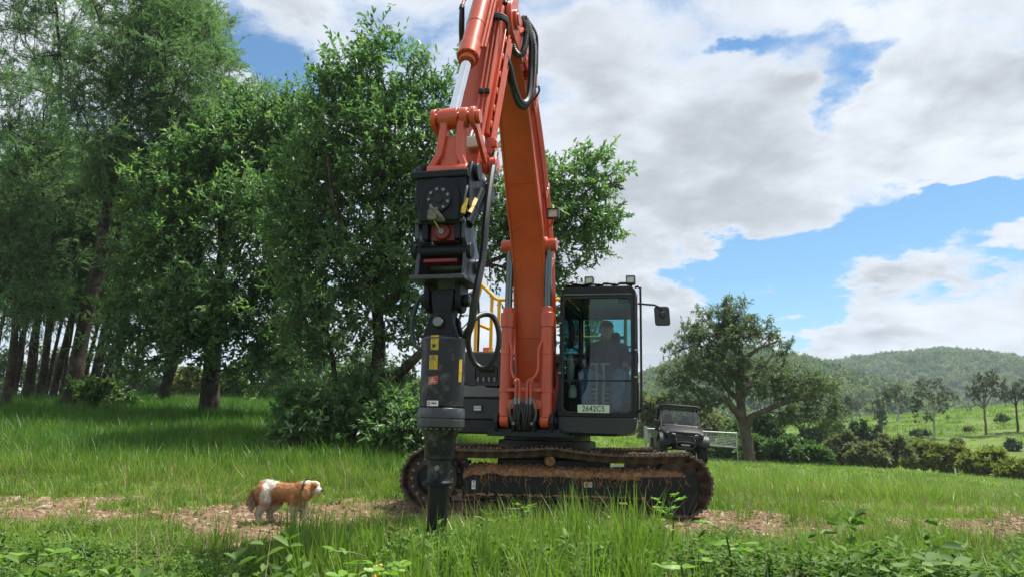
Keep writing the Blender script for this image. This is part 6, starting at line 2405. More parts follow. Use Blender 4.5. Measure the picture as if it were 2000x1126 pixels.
# ---- undercarriage (excavator space: x to the right, y away, z up; not turned with the upper part)
def build_tracks():
    cx = .04

    def loop():
        pts = []
        # bottom run (left to right), idler right, top run with sag, sprocket left
        rI, rS = .325, .335
        xi, xs = cx + 1.375, cx - 1.345
        zi, zs = rI + .035, rS + .035
        for x in np.linspace(xs + .10, xi - .10, 40):
            pts.append((x, .035))
        for t in np.linspace(-75, 82, 16):
            pts.append((xi + rI * math.cos(R(t)), zi + rI * math.sin(R(t))))
        for s in np.linspace(0.03, .97, 40):
            x = (xi - .03) + (xs + .03 - xi + .03) * s
            zc = .675 * (1 - s) + .690 * s
            mid = (x - (cx - .04))
            if mid > 0:
                q = mid / 1.40
                z = zc + (.725 - zc) * (1 - q) ** 1.0 * 1.0 - .050 * math.sin(PI * q) * (1 - .35 * q)
            else:
                q = -mid / 1.30
                z = zc + (.725 - zc) * (1 - q) - .022 * math.sin(PI * q)
            pts.append((x, z))
        for t in np.linspace(98, 255, 16):
            pts.append((xs + rS * math.cos(R(t)), zs + rS * math.sin(R(t))))
        return np.array(pts)
    P = loop()
    Pc = np.vstack([P, P[:1]])
    cum = np.concatenate([[0], np.cumsum(np.linalg.norm(np.diff(Pc, axis=0), axis=1))])
    NS = 46
    pitch = cum[-1] / NS

    def on(s):
        s = s % cum[-1]
        p = np.array([np.interp(s, cum, Pc[:, k]) for k in range(2)])
        q = np.array([np.interp((s + .02) % cum[-1], cum, Pc[:, k]) for k in range(2)])
        d = q - p
        return p, d / (np.linalg.norm(d) + 1e-9)
    # one shoe: plate with three grouser bars, and a pair of links inside
    sh = MB()
    sh.box((0, 0, -.004), (pitch * .985, .50, .022))
    for x in (-.055, .0, .058):
        sh.add([(x - .012, -.245, -.014), (x + .012, -.245, -.014), (x + .007, -.245, -.030), (x - .007, -.245, -.030),
                (x - .012, .245, -.014), (x + .012, .245, -.014), (x + .007, .245, -.030), (x - .007, .245, -.030)],
               [(0, 1, 2, 3), (7, 6, 5, 4), (0, 4, 5, 1), (1, 5, 6, 2), (2, 6, 7, 3), (3, 7, 4, 0)])
    shoe = sh.mesh('track shoe', 30)
    shoe.materials.append(M_track)
    lkm = MB()
    for y in (-.08, .08):
        lkm.box((0, y, .045), (pitch * 1.04, .035, .075))
    lkm.cyl((-pitch * .5, -.10, .04), (-pitch * .5, .10, .04), .026, n=8)
    lnk = lkm.mesh('track link', 30)
    lnk.materials.append(M_trackin)
    rs = np.random.RandomState(6)
    for side, yc in ((-1, -1.10), (1, 1.10)):
        # side frame
        yo = yc + side * .16            # outward
        f = MB()
        ya, yb = yc - .17, yc + .17
        prof = [(-1.02, .20), (-1.02, .40), (-.96, .43), (1.12, .43), (1.12, .20)]
        for yy in ((ya, yb),):
            n = len(prof)
            f.add([(cx + x, yy[0], z) for x, z in prof] + [(cx + x, yy[1], z) for x, z in prof],
                  [tuple(range(n)), tuple(range(2 * n - 1, n - 1, -1))] + [(i, (i + 1) % n, n + (i + 1) % n, n + i) for i in range(n)])
        f.box((cx + .05, yc, .182), (2.14, .40, .03))
        fr = f.build('crawler_frame', M_black, EXC, bevel=.01)
        crawler = fr
        for k in range(NS):
            p, d = on(k * pitch)
            ang = math.atan2(d[1], d[0])
            # local +x along the run; plate faces outward (local -z)
            for nm, me in (('track_shoe', shoe), ('track_link', lnk)):
                o = bpy.data.objects.new(nm, me)
                COL.objects.link(o)
                o.parent = crawler
                o.location = (p[0], yc, p[1])
                o.rotation_euler = (0, -ang + rs.normal(0, .015), 0)
        g = MB()
        prof = [(.98, .14), (1.36, .02), (1.56, .06), (1.62, .14), (1.62, .42), (1.56, .455), (.98, .435)]
        n = len(prof)
        g.add([(cx + x - .05, yc - .19, z) for x, z in prof] + [(cx + x - .05, yc + .19, z) for x, z in prof],
              [tuple(range(n)), tuple(range(2 * n - 1, n - 1, -1))] + [(i, (i + 1) % n, n + (i + 1) % n, n + i) for i in range(n)])
        g.build('idler_guard', M_black, crawler, bevel=.012)
        w = MB()
        w.lathe([(.05, -.09), (.29, -.09), (.30, -.03), (.30, .03), (.29, .09), (.05, .09)], (cx + 1.395, yc, .36), (0, 1, 0), 36)
        w.build('idler_wheel', M_trackin, crawler)
        w = MB()
        w.lathe([(.02, -.20), (.16, -.20), (.18, -.17), (.27, -.16), (.275, -.12), (.275, .12), (.2, .16), (.02, .16)], (cx - 1.36, yc, .37), (0, 1, 0), 36)
        for k in range(21):
            th = 2 * PI * k / 21
            w.box((cx - 1.36 + .29 * math.cos(th), yc, .37 + .29 * math.sin(th)), (.05, .06, .05), np.array(Matrix.Rotation(-th, 3, 'Y')))
        sp = w.build('sprocket', M_trackin, crawler)
        for k in range(16):
            th = 2 * PI * k / 16
            q = (cx - 1.36 + .225 * math.cos(th), .37 + .225 * math.sin(th))
            MB().cyl((q[0], yc - .165, q[1]), (q[0], yc - .180, q[1]), .016, n=6).build('hub_bolt', M_bolt, sp, smooth=0)
        MB().lathe([(.0, -.23), (.13, -.23), (.16, -.20)], (cx - 1.36, yc, .37), (0, 1, 0), 28).build('final_drive_cover', M_black, sp)
        for x in np.linspace(-.82, .92, 7):
            MB().lathe([(.03, -.13), (.085, -.13), (.085, -.07), (.07, -.06), (.07, .06), (.085, .07), (.085, .13), (.03, .13)], (cx + x, yc, .125), (0, 1, 0), 18).build('track_roller', M_trackin, crawler)
        cr = MB().lathe([(.02, -.15), (.050, -.15), (.060, -.13), (.060, .12), (.03, .12)], (cx - .06, yc, .585), (0, 1, 0), 20).build('carrier_roller', M_mud, crawler)
        MB().box((cx - .06, yc + .05, .49), (.10, .12, .14)).build('roller_bracket', M_trackin, crawler)
        if side < 0:
            yf = yc - .172
            # labels on the frame: two hook marks, a warning label, small stencilled marks
            for (x, z) in ((-.90, .315), (1.06, .285)):
                lb = MB().box((cx + x, yf - .003, z), (.042, .004, .092)).build('hook_label', M_white, fr)
                h = MB()
                c0 = (cx + x, yf - .0065, z - .012)
                h.tube([(c0[0] + .011 * math.cos(t), c0[1], c0[2] + .013 * math.sin(t)) for t in np.linspace(2.6, 6.6, 10)] + [(c0[0] + .004, c0[1], c0[2] + .022), (c0[0], c0[1], c0[2] + .036)], .0028, 5)
                h.build('hook_mark', M_ink, lb)
                MB().box((cx + x, yf - .006, z + .034), (.02, .003, .012)).build('hook_mark', M_ink, lb)
            lb = MB().box((cx + .36, yf - .003, .345), (.088, .004, .056)).build('warning_label', M_white, fr)
            MB().box((cx + .342, yf - .006, .345), (.040, .003, .050)).build('warning_field', M_decal_y, lb)
            h = MB()
            h.add([(cx + .327, yf - .0082, .328), (cx + .357, yf - .0082, .328), (cx + .342, yf - .0082, .358), (cx + .333, yf - .0082, .332), (cx + .351, yf - .0082, .332), (cx + .342, yf - .0082, .350)],
                  [(0, 1, 4, 3), (1, 2, 5, 4), (2, 0, 3, 5)])
            h.build('warning_triangle', M_ink, lb)
            for k in range(4):
                MB().box((cx + .383, yf - .0062, .328 + .011 * k), (.030, .003, .004)).build('print_line', M_ink, lb)
            MB().box((cx + .455, yf - .002, .34), (.085, .006, .065)).build('opening_shade_plate', M_ink, fr, bevel=.002)  # flat black plate stands in for the shade inside an opening
            # mud heaped on the frame and hanging roots
            xs_ = np.linspace(cx - 1.02, cx + 1.50, 180)
            ys_ = np.linspace(yc - .19, yc + .19, 26)

            def mz(x, y):
                u = (y - yc) / .19
                e = fbm(x * 3.1 + 4, y * 4 + 1, 4)
                hh = np.interp(x - cx, [-1.02, -.9, -.5, .1, .8, 1.0, 1.35, 1.5], [.02, .11, .125, .09, .075, .085, .09, .0])
                lip = .05 * (fbm(x * 6 + 9, 0 * x + 3, 3) - .30)
                return .428 + (hh * (1 - .65 * np.abs(u) ** 2.5)) * (.5 + 1.0 * e) + .018 * (fbm(x * 22, y * 22, 3) - .5) - np.where(u < -.86, .035 + lip, 0)
            me, V = grid_mesh('mud', xs_, ys_, mz)
            link('mud', me, M_mud, crawler, kind='stuff')
            # crumbs and clods
            cl = MB()
            for k in range(420):
                x = cx + rs.uniform(-1.0, 1.45)
                y = yc - .19 + .36 * rs.rand() ** 1.6
                z = float(mz(np.array(x), np.array(y))) + .004
                cl.ball((x, y, z), tuple(rs.uniform(.006, .022, 3)), 5, 4)
            for k in range(80):
                x = cx + rs.uniform(-.98, 1.1)
                cl.ball((x, yc - .17 - .02 * rs.rand(), .20 + .02 * rs.rand()), tuple(rs.uniform(.008, .026, 3) * (1.6, 1, .7)), 5, 4)
            for k in range(70):
                x = cx + rs.uniform(-1.02, 1.5)
                L = rs.uniform(.03, .13) * (1 if rs.rand() > .12 else 1.9)
                z0 = .425
                cl.tube([(x, yc - .188, z0), (x + rs.normal(0, .012), yc - .196, z0 - L * .5), (x + rs.normal(0, .03), yc - .192, z0 - L)], .0028, 4)
            cl.build('mud_clods', M_mud, crawler, smooth=60, kind='stuff')
        # straw and mud on the top run and hanging from the shoes
        st = MB()
        for k in range(110):
            s = rs.uniform(0, cum[-1])
            p, d = on(s)
            nrm = np.array([d[1], -d[0]])
            y = yc + rs.uniform(-.25, .25) * (1 if rs.rand() < .4 else 0) + (-.25 * side * -1 if False else (-.24 if rs.rand() < .7 else .2))
            a = np.array([p[0] + nrm[0] * .03, np.clip(y, yc - .25, yc + .25), p[1] + nrm[1] * .03])
            b = a + rs.normal(0, .045, 3)
            st.tube([a, (a + b) / 2 + rs.normal(0, .01, 3), b], .0022, 4)
        st.build('straw', M_dry, crawler, kind='stuff')
        cl = MB()
        for k in range(150):
            s = rs.uniform(0, cum[-1])
            p, d = on(s)
            nrm = np.array([d[1], -d[0]])
            cl.ball((p[0] + nrm[0] * .028, yc + rs.uniform(-.25, .25), p[1] + nrm[1] * .028), tuple(rs.uniform(.006, .018, 3)), 5, 4)
        cl.build('mud', M_mud, crawler, smooth=60, kind='stuff')
    # cross frame between the tracks
    f = MB()
    f.box((cx, 0, .48), (1.3, 1.9, .24))
    f.build('cross_frame', M_black, EXC, bevel=.02)


build_boom_cylinders()
build_foot()
build_house()
build_cab()
build_arm_lamp()
build_tracks()
# ------------------------------------------------------------------ organic shapes: capsules fused into one skin
class Body(MB):
    def cap(self, p0, p1, r0, r1=None, n=12):
        """rounded tapering limb segment"""
        r1 = r0 if r1 is None else r1
        p0, p1 = np.array(p0, float), np.array(p1, float)
        self.tube([p0, p1], [r0, r1], n)
        self.ball(p0, r0, n, 8)
        self.ball(p1, r1, n, 8)
        return self

    def limb(self, pts, rads):
        for i in range(len(pts) - 1):
            self.cap(pts[i], pts[i + 1], rads[i], rads[i + 1])
        return self


def fuse(name, b, voxel, smooth_it=6, factor=0.5):
    """one continuous surface from overlapping solids"""
    me = b.mesh(name + ' rough', 0)
    o = bpy.data.objects.new(name + ' rough', me)
    COL.objects.link(o)
    r = o.modifiers.new('fuse', 'REMESH')
    r.mode = 'VOXEL'
    r.voxel_size = voxel
    s = o.modifiers.new('soften', 'SMOOTH')
    s.iterations = smooth_it
    s.factor = factor
    dg = bpy.context.evaluated_depsgraph_get()
    out = bpy.data.meshes.new_from_object(o.evaluated_get(dg))
    bpy.data.objects.remove(o)
    out.name = name
    out.shade_smooth()
    return out


def coat_mat(name):
    m = bpy.data.materials.new(name)
    m.use_nodes = True
    t = NT(m.node_tree)
    b = t.n['Principled BSDF']
    a = t.node('ShaderNodeAttribute')
    a.attribute_name = 'coat'
    co = t.node('ShaderNodeTexCoord').outputs['Object']
    n = t.noise(co, 90, 4, 0.6)
    f = t.ramp(n, 0.25, 0.75, 0.80, 1.15)
    c = t.mix(1.0, a.outputs['Color'], t.node('ShaderNodeCombineXYZ', i_0=f, i_1=f, i_2=f).outputs[0], 'MULTIPLY')
    t.put(b.inputs['Base Color'], c)
    b.inputs['Roughness'].default_value = 0.75
    b.inputs['Specular IOR Level'].default_value = 0.25
    b.inputs['Sheen Weight'].default_value = 0.2
    bp = t.node('ShaderNodeBump')
    bp.inputs['Strength'].default_value = 0.5
    bp.inputs['Distance'].default_value = 0.006
    t.l.new(t.noise(co, 130, 3, 0.6), bp.inputs['Height'])
    t.l.new(bp.outputs[0], b.inputs['Normal'])
    return m


def build_dog():
    Y = 7.55
    c = at(556, 1010, Y)
    g = float(gz(c[0], Y))
    D = empty('dog', (c[0], Y, g + .005), (0, 0, R(-6)), label='small brown and white spaniel standing on the stony track', cat='dog')
    b = Body()
    # x forward (to the right), y away, z up.  withers about .39 m
    b.limb([(-.215, 0, .315), (-.13, 0, .315), (-.02, 0, .295), (.10, 0, .285), (.175, 0, .290)], [.074, .084, .083, .091, .083])
    b.ball((-.19, 0, .345), (.085, .075, .065))                       # rump
    b.ball((.12, 0, .235), (.095, .078, .095))                        # deep chest
    b.ball((.15, 0, .34), (.08, .06, .055))                           # withers
    b.limb([(.17, 0, .315), (.225, -.012, .345), (.262, -.022, .348)], [.078, .062, .052])      # neck
    hd = np.array([.278, -.03, .338])
    b.ball(hd, (.068, .060, .064))                                    # skull
    b.ball(hd + (.022, -.002, .024), (.056, .053, .040))
    b.limb([hd + (.035, -.012, -.018), hd + (.078, -.020, -.030)], [.042, .032])                # muzzle
    b.limb([hd + (.030, -.012, -.046), hd + (.066, -.018, -.060)], [.022, .014])                # jaw
    # front legs
    for y, x, dz in ((-.055, .115, 0), (.05, .165, .0)):
        b.limb([(x - .01, y, .24), (x, y, .13), (x + .005, y, .06), (x + .012, y, .022)], [.050, .033, .024, .024])
        b.limb([(x + .012, y, .018), (x + .035, y, .014)], [.024, .017])
    # hind legs: knee forward, hock back
    for y, x in ((-.058, -.205), (.055, -.135)):
        b.limb([(x, y, .30), (x + .035, y, .20), (x - .045, y, .105), (x - .035, y, .05), (x - .02, y, .02)], [.078, .052, .027, .021, .022])
        b.limb([(x - .02, y, .017), (x + .012, y, .013)], [.022, .017])
    # tail hanging, thick at the root
    b.limb([(-.262, 0, .33), (-.300, -.005, .28), (-.325, -.008, .21), (-.345, -.01, .13)], [.026, .026, .030, .020])
    me = fuse('dog_body', b, .0085, 7)
    n = len(me.vertices)
    co = np.zeros(n * 3)
    me.vertices.foreach_get('co', co)
    co = co.reshape(-1, 3)
    brown, deep, white, cream, tan = (np.array(v) for v in ((.47, .215, .085), (.28, .105, .04), (.66, .60, .52), (.56, .44, .30), (.52, .30, .14)))

    def colour(P):
        x, y, z = P[:, 0], P[:, 1], P[:, 2]
        nz = (fbm(x * 16 + 3, z * 16 + y * 9, 3) - .5)
        C = np.tile(brown, (len(P), 1))
        mixc = lambda C, k, col: C * (1 - k[:, None]) + col * k[:, None]
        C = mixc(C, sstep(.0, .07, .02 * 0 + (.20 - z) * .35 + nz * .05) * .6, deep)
        # white saddle over the rump running down the thigh
        band = 1 - np.abs(x + .135 + (.38 - z) * .17 + nz * .05) / (.052 + .02 * sstep(.33, .40, z))
        C = mixc(C, sstep(-.05, .25, band) * sstep(.17, .23, z), white)
        C = mixc(C, sstep(.375, .395, z + nz * .03) * sstep(-.30, -.2, x) * sstep(-.04, -.08, x), white)
        # legs, belly edge and chest pale
        C = mixc(C, sstep(.185, .15, z + nz * .05) * sstep(-.27, -.25, x), cream * .5 + white * .5)
        C = mixc(C, sstep(.18, .215, x + nz * .03 - (z - .25) * .15) * sstep(.33, .28, z), cream)
        # white back of the neck, blaze and muzzle
        C = mixc(C, sstep(.365, .385, z + nz * .02) * sstep(.15, .18, x) * sstep(.25, .235, x), white)
        hx = x - hd[0]
        blz = (np.abs(y - hd[1] + .012) < .016 + nz * .01) & (hx > -.05) & (z > hd[2])
        C[blz] = white
        C = mixc(C, sstep(.052, .068, hx + nz * .02 - (z - hd[2]) * .2), white)
        patch = np.linalg.norm((P - (hd + np.array([.012, -.045, .010]))) / (.040, .06, .034), axis=1)
        C = mixc(C, sstep(1.25, .9, patch), deep * .5 + brown * .5)
        C = mixc(C, sstep(-.285, -.315, x) * sstep(.30, .22, z), cream)
        C = mixc(C, sstep(-.245, -.27, x) * sstep(.24, .30, z), tan)
        return np.clip(C, 0, 1)

    def paint(mesh, C):
        a = mesh.attributes.new('coat', 'FLOAT_COLOR', 'POINT')
        a.data.foreach_set('color', np.concatenate([C, np.ones((len(C), 1))], 1).astype(np.float32).ravel())
    paint(me, colour(co))
    M_coat = coat_mat('dog coat')
    body = link('dog_body', me, M_coat, D)
    # hair: fine strands lying along the body, longer on tail, chest, ears and legs
    rs = np.random.RandomState(9)
    nor = np.zeros(n * 3)
    me.vertices.foreach_get('normal', nor)
    nor = nor.reshape(-1, 3)
    NH = 15000
    pick = rs.randint(0, n, NH)
    P, Nn = co[pick] + rs.normal(0, .003, (NH, 3)), nor[pick]
    headm = (P[:, 0] > .235) & (P[:, 2] > .27)
    L = np.full(NH, .022)
    L[P[:, 0] < -.285] = .07
    L[(P[:, 0] > .13) & (P[:, 2] < .30) & ~headm] = .034
    L[(P[:, 2] < .20) & (P[:, 2] > .05)] = .026
    L[P[:, 2] < .04] = .008
    L[headm] = .008
    flow = np.tile(np.array([-.8, 0, -.55]), (NH, 1))
    flow[P[:, 0] < -.27] = (-.35, 0, -1)
    flow[P[:, 2] < .2] = (-.25, 0, -1)
    Dr = unit(flow + Nn * .55 + rs.normal(0, .26, (NH, 3)))
    V, T, k = leaves(P, Dr, Nn, L * rs.uniform(.6, 1.4, NH), np.full(NH, .0036), fold=0, kind=2, curl=.15)
    hm = fast_mesh('fur', V, T)
    paint(hm, np.clip(colour(V * .35 + np.repeat(P, 4, axis=0) * .65) * np.repeat(rs.uniform(.62, 1.25, NH), 4)[:, None], 0, 1))
    link('fur', hm, M_coat, body, kind='stuff')
    # ears: long wavy flaps
    for sgn in (-1, 1):
        e = Body()
        s = np.array([1, sgn, 1])
        o = hd + np.array([-.022, sgn * .046, .028])
        e.limb([o, o + np.array([-.016, sgn * .020, -.045]), o + np.array([-.020, sgn * .020, -.095]), o + np.array([-.012, sgn * .014, -.128])], [.020, .030, .032, .016])
        e.limb([o + np.array([.01, sgn * .008, -.03]), o + np.array([.008, sgn * .014, -.09])], [.016, .018])
        em = fuse('ear', e, .007, 4)
        m_ = len(em.vertices)
        q = np.zeros(m_ * 3)
        em.vertices.foreach_get('co', q)
        q = q.reshape(-1, 3)
        wv = .5 + .5 * np.sin(q[:, 2] * 260 + q[:, 0] * 160)
        C = brown[None] * (.75 + .45 * wv[:, None]) + np.array([.05, .03, .015]) * wv[:, None]
        paint(em, np.clip(C, 0, 1))
        link('ear', em, M_coat, D)
    M_nose = mat('dog nose', (.010, .008, .008), .25)
    MB().ball(hd + (.104, -.026, -.024), (.014, .014, .011), 12, 8).build('nose', M_nose, D)
    for y in (-.040, .012):
        MB().ball(hd + (.046, y - .012 if y < 0 else y, .010), .0085, 10, 8).build('eye', M_nose, D)
    MB().tube([hd + (.055, -.034, -.052), hd + (.082, -.036, -.046), hd + (.098, -.026, -.043)], .004, 6).build('lip', M_nose, D)
    MB().ball(hd + (.078, -.024, -.058), (.022, .010, .006), 10, 6).build('tongue', mat('pink tongue', (.45, .13, .12), .4), D)
    MB().tube([(.222 + .012 * math.cos(t) - .012, -.012 + .066 * math.cos(t), .345 + .068 * math.sin(t)) for t in np.linspace(0, 2 * PI, 28)], .0055, 6, closed=False).build('collar', M_nose, D)


def build_operator():
    P = empty('person', (0, 0, 0), label='operator in a cap, dark shirt and blue jeans seated in the cab', cat='person')
    P.matrix_world = Matrix.Translation(Vector(EXC_LOC)) @ Matrix.Rotation(EXC_ROLL, 4, 'Y')

    class OB(Body):
        def __init__(self):
            super().__init__(U)
    cx = .80
    zs = 1.47
    sk = OB()
    sk.ball((cx, .30, 2.165), (.075, .095, .115), 16, 12)                  # head
    sk.cap((cx, .28, 2.02), (cx, .29, 2.10), .055, .05)
    sk.ball((cx, .395, 2.15), (.016, .022, .026), 8, 6)                    # nose
    sk.ball((cx - .078, .29, 2.155), (.014, .024, .032), 8, 6)
    sk.ball((cx + .078, .29, 2.155), (.014, .024, .032), 8, 6)
    sk.cap((cx, .365, 2.085), (cx, .37, 2.08), .04)                        # chin
    sk.limb([(cx, .24, 1.55), (cx, .22, 1.75), (cx, .24, 1.93)], [.13, .14, .12])
    for s in (-1, 1):
        sh, el, wr = (cx + s * .19, .24, 1.93), (cx + s * .25, .30, 1.68), (cx + s * .26, .52, 1.70)
        sk.limb([(cx + s * .08, .25, 1.95), sh, el, wr], [.07, .062, .046, .030])
        sk.cap(wr, (cx + s * .262, .575, 1.715), .032, .034)
        for q in range(4):
            a = np.array((cx + s * (.25 + .012), .590 - .012 * q * 0, 1.735 - .018 * q))
            sk.limb([a, a + (-s * .020, .040, -.002), a + (-s * .045, .034, -.006)], [.0095, .009, .008])
        sk.limb([(cx + s * .245, .57, 1.745), (cx + s * .225, .59, 1.765)], [.011, .009])
        sk.limb([(cx + s * .10, .30, 1.52), (cx + s * .20, .72, 1.56), (cx + s * .17, .80, 1.16)], [.09, .065, .045])
        sk.limb([(cx + s * .17, .80, 1.12), (cx + s * .18, .93, 1.10)], [.04, .035])
    me = fuse('body', sk, .012, 3)
    body = link('body', me, mat('skin', (.42, .24, .17), .55, var=.08), P)
    sh = OB()
    sh.limb([(cx, .24, 1.53), (cx, .23, 1.75), (cx, .24, 1.93)], [.155, .165, .145])
    sh.ball((cx, .30, 1.66), (.17, .12, .14))
    for s in (-1, 1):
        sh.limb([(cx + s * .10, .25, 1.95), (cx + s * .19, .24, 1.93), (cx + s * .245, .285, 1.73)], [.085, .078, .066])
    link('shirt', fuse('shirt', sh, .014, 4), mat('navy shirt', (.030, .036, .055), .85, var=.25, vscale=14), P)
    jn = OB()
    jn.cap((cx - .09, .28, 1.52), (cx + .09, .28, 1.52), .125)
    for s in (-1, 1):
        jn.limb([(cx + s * .10, .30, 1.53), (cx + s * .20, .74, 1.57), (cx + s * .175, .83, 1.34), (cx + s * .17, .82, 1.15)], [.112, .088, .076, .070])
    link('jeans', fuse('jeans', jn, .014, 4), mat('blue denim', (.13, .24, .40), .9, var=.3, vscale=16), P)
    for s in (-1, 1):
        bt = OB()
        bt.limb([(cx + s * .17, .80, 1.13), (cx + s * .18, .95, 1.115)], [.062, .052])
        link('boot', fuse('boot', bt, .014, 3), mat('brown boot', (.06, .04, .028), .7), P)
    cp = OB()
    cp.ball((cx, .285, 2.215), (.088, .108, .075), 16, 10)
    cp.box((cx, .41, 2.205), (.13, .11, .012))
    link('cap', fuse('cap', cp, .010, 3), mat('dark cap', (.028, .03, .034), .85), P)


build_dog()
build_operator()


# ------------------------------------------------------------------ buggy, gate, stakes
M_buggy = mat('buggy dark paint', (.009, .010, .011), .50, spec=.25, var=.15)
M_buggyg = mat('buggy grey panel', (.022, .024, .027), .50, spec=.25, var=.15, dirt=(.16, .14, .11), dirt_amt=.2, dirt_scale=6)
M_tyre = mat('tyre rubber', (.016, .016, .016), .85, var=.3, vscale=12, dirt=(.11, .09, .06), dirt_amt=.35, dirt_scale=9)
M_galv = mat('galvanised steel', (.42, .44, .44), .5, metal=.3, var=.15, vscale=12)


def build_buggy():
    c = at(1322, 899, 24.2)
    g = float(gz(c[0], 24.2))
    B = empty('buggy', (c[0], 24.2, g - .02), (0, R(4.5), R(-3)), label='dark two seat farm buggy with roof and knobby tyres parked on the rise', cat='buggy')
    B.scale = (.93, .93, .89)
    # x to the viewer's right, y away (front is -y), z up
    def wheel(x, y):
        w = MB()
        w.lathe([(.16, -.12), (.30, -.125), (.335, -.09), (.345, 0), (.335, .09), (.30, .125), (.16, .12)], (x, y, .345), (1, 0, 0), 30)
        wo = w.build('wheel', M_tyre, B)
        t = MB()
        for k in range(22):
            th = 2 * PI * k / 22
            for j, xo in enumerate((-.085, -.03, .03, .085)):
                t2 = th + (.14 if j % 2 else 0)
                t.box((x + xo, y + .345 * math.cos(t2), .345 + .345 * math.sin(t2)), (.058, .062, .045), np.array(Matrix.Rotation(t2, 3, 'X')))
        t.build('tyre_lugs', M_tyre, wo, smooth=0, kind='stuff')
        r = MB()
        s = -1 if x < 0 else 1
        r.lathe([(.03, 0), (.155, 0), (.165, s * .03), (.15, s * .055), (.06, s * .03), (.03, s * .05)], (x + s * .07, y, .345), (1, 0, 0), 24)
        r.build('rim', M_buggyg, wo)
    for x in (-.66, .66):
        for y in (-1.02, 1.02):
            wheel(x, y)
    b = MB()
    b.box((0, .15, .52), (1.05, 2.3, .12))
    b.box((0, -1.0, .46), (.60, .60, .16))
    ch = b.build('chassis', M_buggy, B, bevel=.02)
    for s in (-1, 1):
        for (z, dy) in ((.38, -.12), (.38, .12), (.52, 0)):
            MB().cyl((s * .22, -1.02 + dy, z + .03), (s * .56, -1.02, z - .02), .022, n=8).build('suspension_arm', M_buggy, ch)
        MB().cyl((s * .30, -.98, .86), (s * .50, -1.0, .44), .045, n=12).build('shock_absorber', M_buggyg, ch)
    # front body: hood, grille, fenders
    h = MB()
    sec = [(-1.42, .60, .46, .99), (-1.30, .66, .50, 1.06), (-.95, .70, .58, 1.15), (-.55, .72, .6, 1.20)]
    vs, fs = [], []
    for (y, w, z0, z1) in sec:
        vs += [(-w * .82, y, z0 + .12), (w * .82, y, z0 + .12), (w, y, z1 - .10), (w * .72, y, z1), (-w * .72, y, z1), (-w, y, z1 - .10)]
    for i in range(len(sec) - 1):
        for k in range(6):
            fs.append((i * 6 + k, i * 6 + (k + 1) % 6, (i + 1) * 6 + (k + 1) % 6, (i + 1) * 6 + k))
    fs += [tuple(range(6)), tuple(18 + k for k in range(5, -1, -1))]
    h.add(vs, fs)
    hood = h.build('hood', M_buggy, B, bevel=.02)
    MB().box((0, -1.425, .76), (.62, .03, .22)).build('grille', M_lamp, hood, bevel=.01)
    MB().box((0, -1.43, 1.0), (.05, .03, .035)).build('hood_badge', M_white, hood)
    for s in (-1, 1):
        f = MB()
        pts = [(s * .80, -1.42 + .46 * 0, .62)]
        arc = [(-1.02 + .45 * math.cos(R(t)), .46 + .48 * math.sin(R(t))) for t in range(20, 176, 15)]
        vs, fs = [], []
        for (y, z) in arc:
            vs += [(s * .46, y, z + .03), (s * .80, y, z), (s * .80, y, z - .03), (s * .46, y, z)]
        for i in range(len(arc) - 1):
            for k in range(4):
                fs.append((i * 4 + k, i * 4 + (k + 1) % 4, (i + 1) * 4 + (k + 1) % 4, (i + 1) * 4 + k))
        fs += [(0, 1, 2, 3), tuple((len(arc) - 1) * 4 + k for k in (3, 2, 1, 0))]
        f.add(vs, fs)
        f.build('front_fender', M_buggy, B, bevel=.008)
        MB().beam((s * .30, -1.445, .90), (s * .58, -1.37, .96), 0.02, .03).build('headlight', M_lens, hood, bevel=.008)
        MB().tube([(s * .10, -1.46, .86), (s * .22, -1.47, .86), (s * .30, -1.46, .82), (s * .62, -1.37, .92)], .018, 8).build('grille_bar', M_buggyg, hood)
        f = MB()
        f.box((s * .71, .12, .74), (.05, 1.05, .62))
        f.build('side_panel', M_buggyg, B, bevel=.02)
        MB().box((s * .62, .1, .40), (.22, 1.3, .05)).build('rocker', M_buggyg, B, bevel=.01)
    bp = MB()
    bp.tube([(-.30, -1.46, .78), (-.30, -1.56, .70), (-.28, -1.58, .50), (-.14, -1.60, .44), (.14, -1.60, .44), (.28, -1.58, .50), (.30, -1.56, .70), (.30, -1.46, .78)], .024, 8)
    bp.tube([(-.29, -1.57, .62), (-.16, -1.60, .66), (.16, -1.60, .66), (.29, -1.57, .62)], .022, 8)
    bpo = bp.build('bumper', M_buggyg, B)
    wn = MB()
    wn.cyl((-.14, -1.56, .52), (.14, -1.56, .52), .06, n=16)
    wn.box((0, -1.60, .46), (.26, .03, .07))
    wn.build('winch', M_lamp, bpo)
    MB().tube([(0, -1.60, .47), (.0, -1.615, .36), (.005, -1.61, .26)], .012, 6).build('winch_rope', mat('blue grey rope', (.12, .2, .26), .7), bpo)
    # roll cage, roof, seats, rack
    for s in (-1, 1):
        MB().tube(spline([(s * .66, -.60, 1.02), (s * .63, -.30, 1.45), (s * .60, -.05, 1.80), (s * .60, .15, 1.84)], 5), .042, 8).build('front_pillar', M_lamp, B)
        MB().tube([(s * .62, .75, .60), (s * .62, .72, 1.3), (s * .60, .60, 1.83)], .045, 8).build('rear_pillar', M_buggy, B)
        MB().tube([(s * .60, .10, 1.84), (s * .60, .62, 1.84)], .028, 8).build('roof_rail', M_buggy, B)
        MB().tube([(s * .63, -.15, 1.35), (s * .66, .30, 1.05), (s * .66, .70, 1.0)], .022, 8).build('side_bar', M_buggy, B)
        MB().beam((s * .70, -.34, 1.24), (s * .84, -.38, 1.27), .02, .02).build('mirror_stalk', M_lamp, B)
        MB().box((s * .84, -.38, 1.28), (.09, .05, .18)).build('mirror', M_lamp, B, bevel=.015)
        st = MB()
        st.box((s * .30, .25, .86), (.46, .50, .16))
        st.box((s * .30, .50, 1.14), (.44, .14, .52))
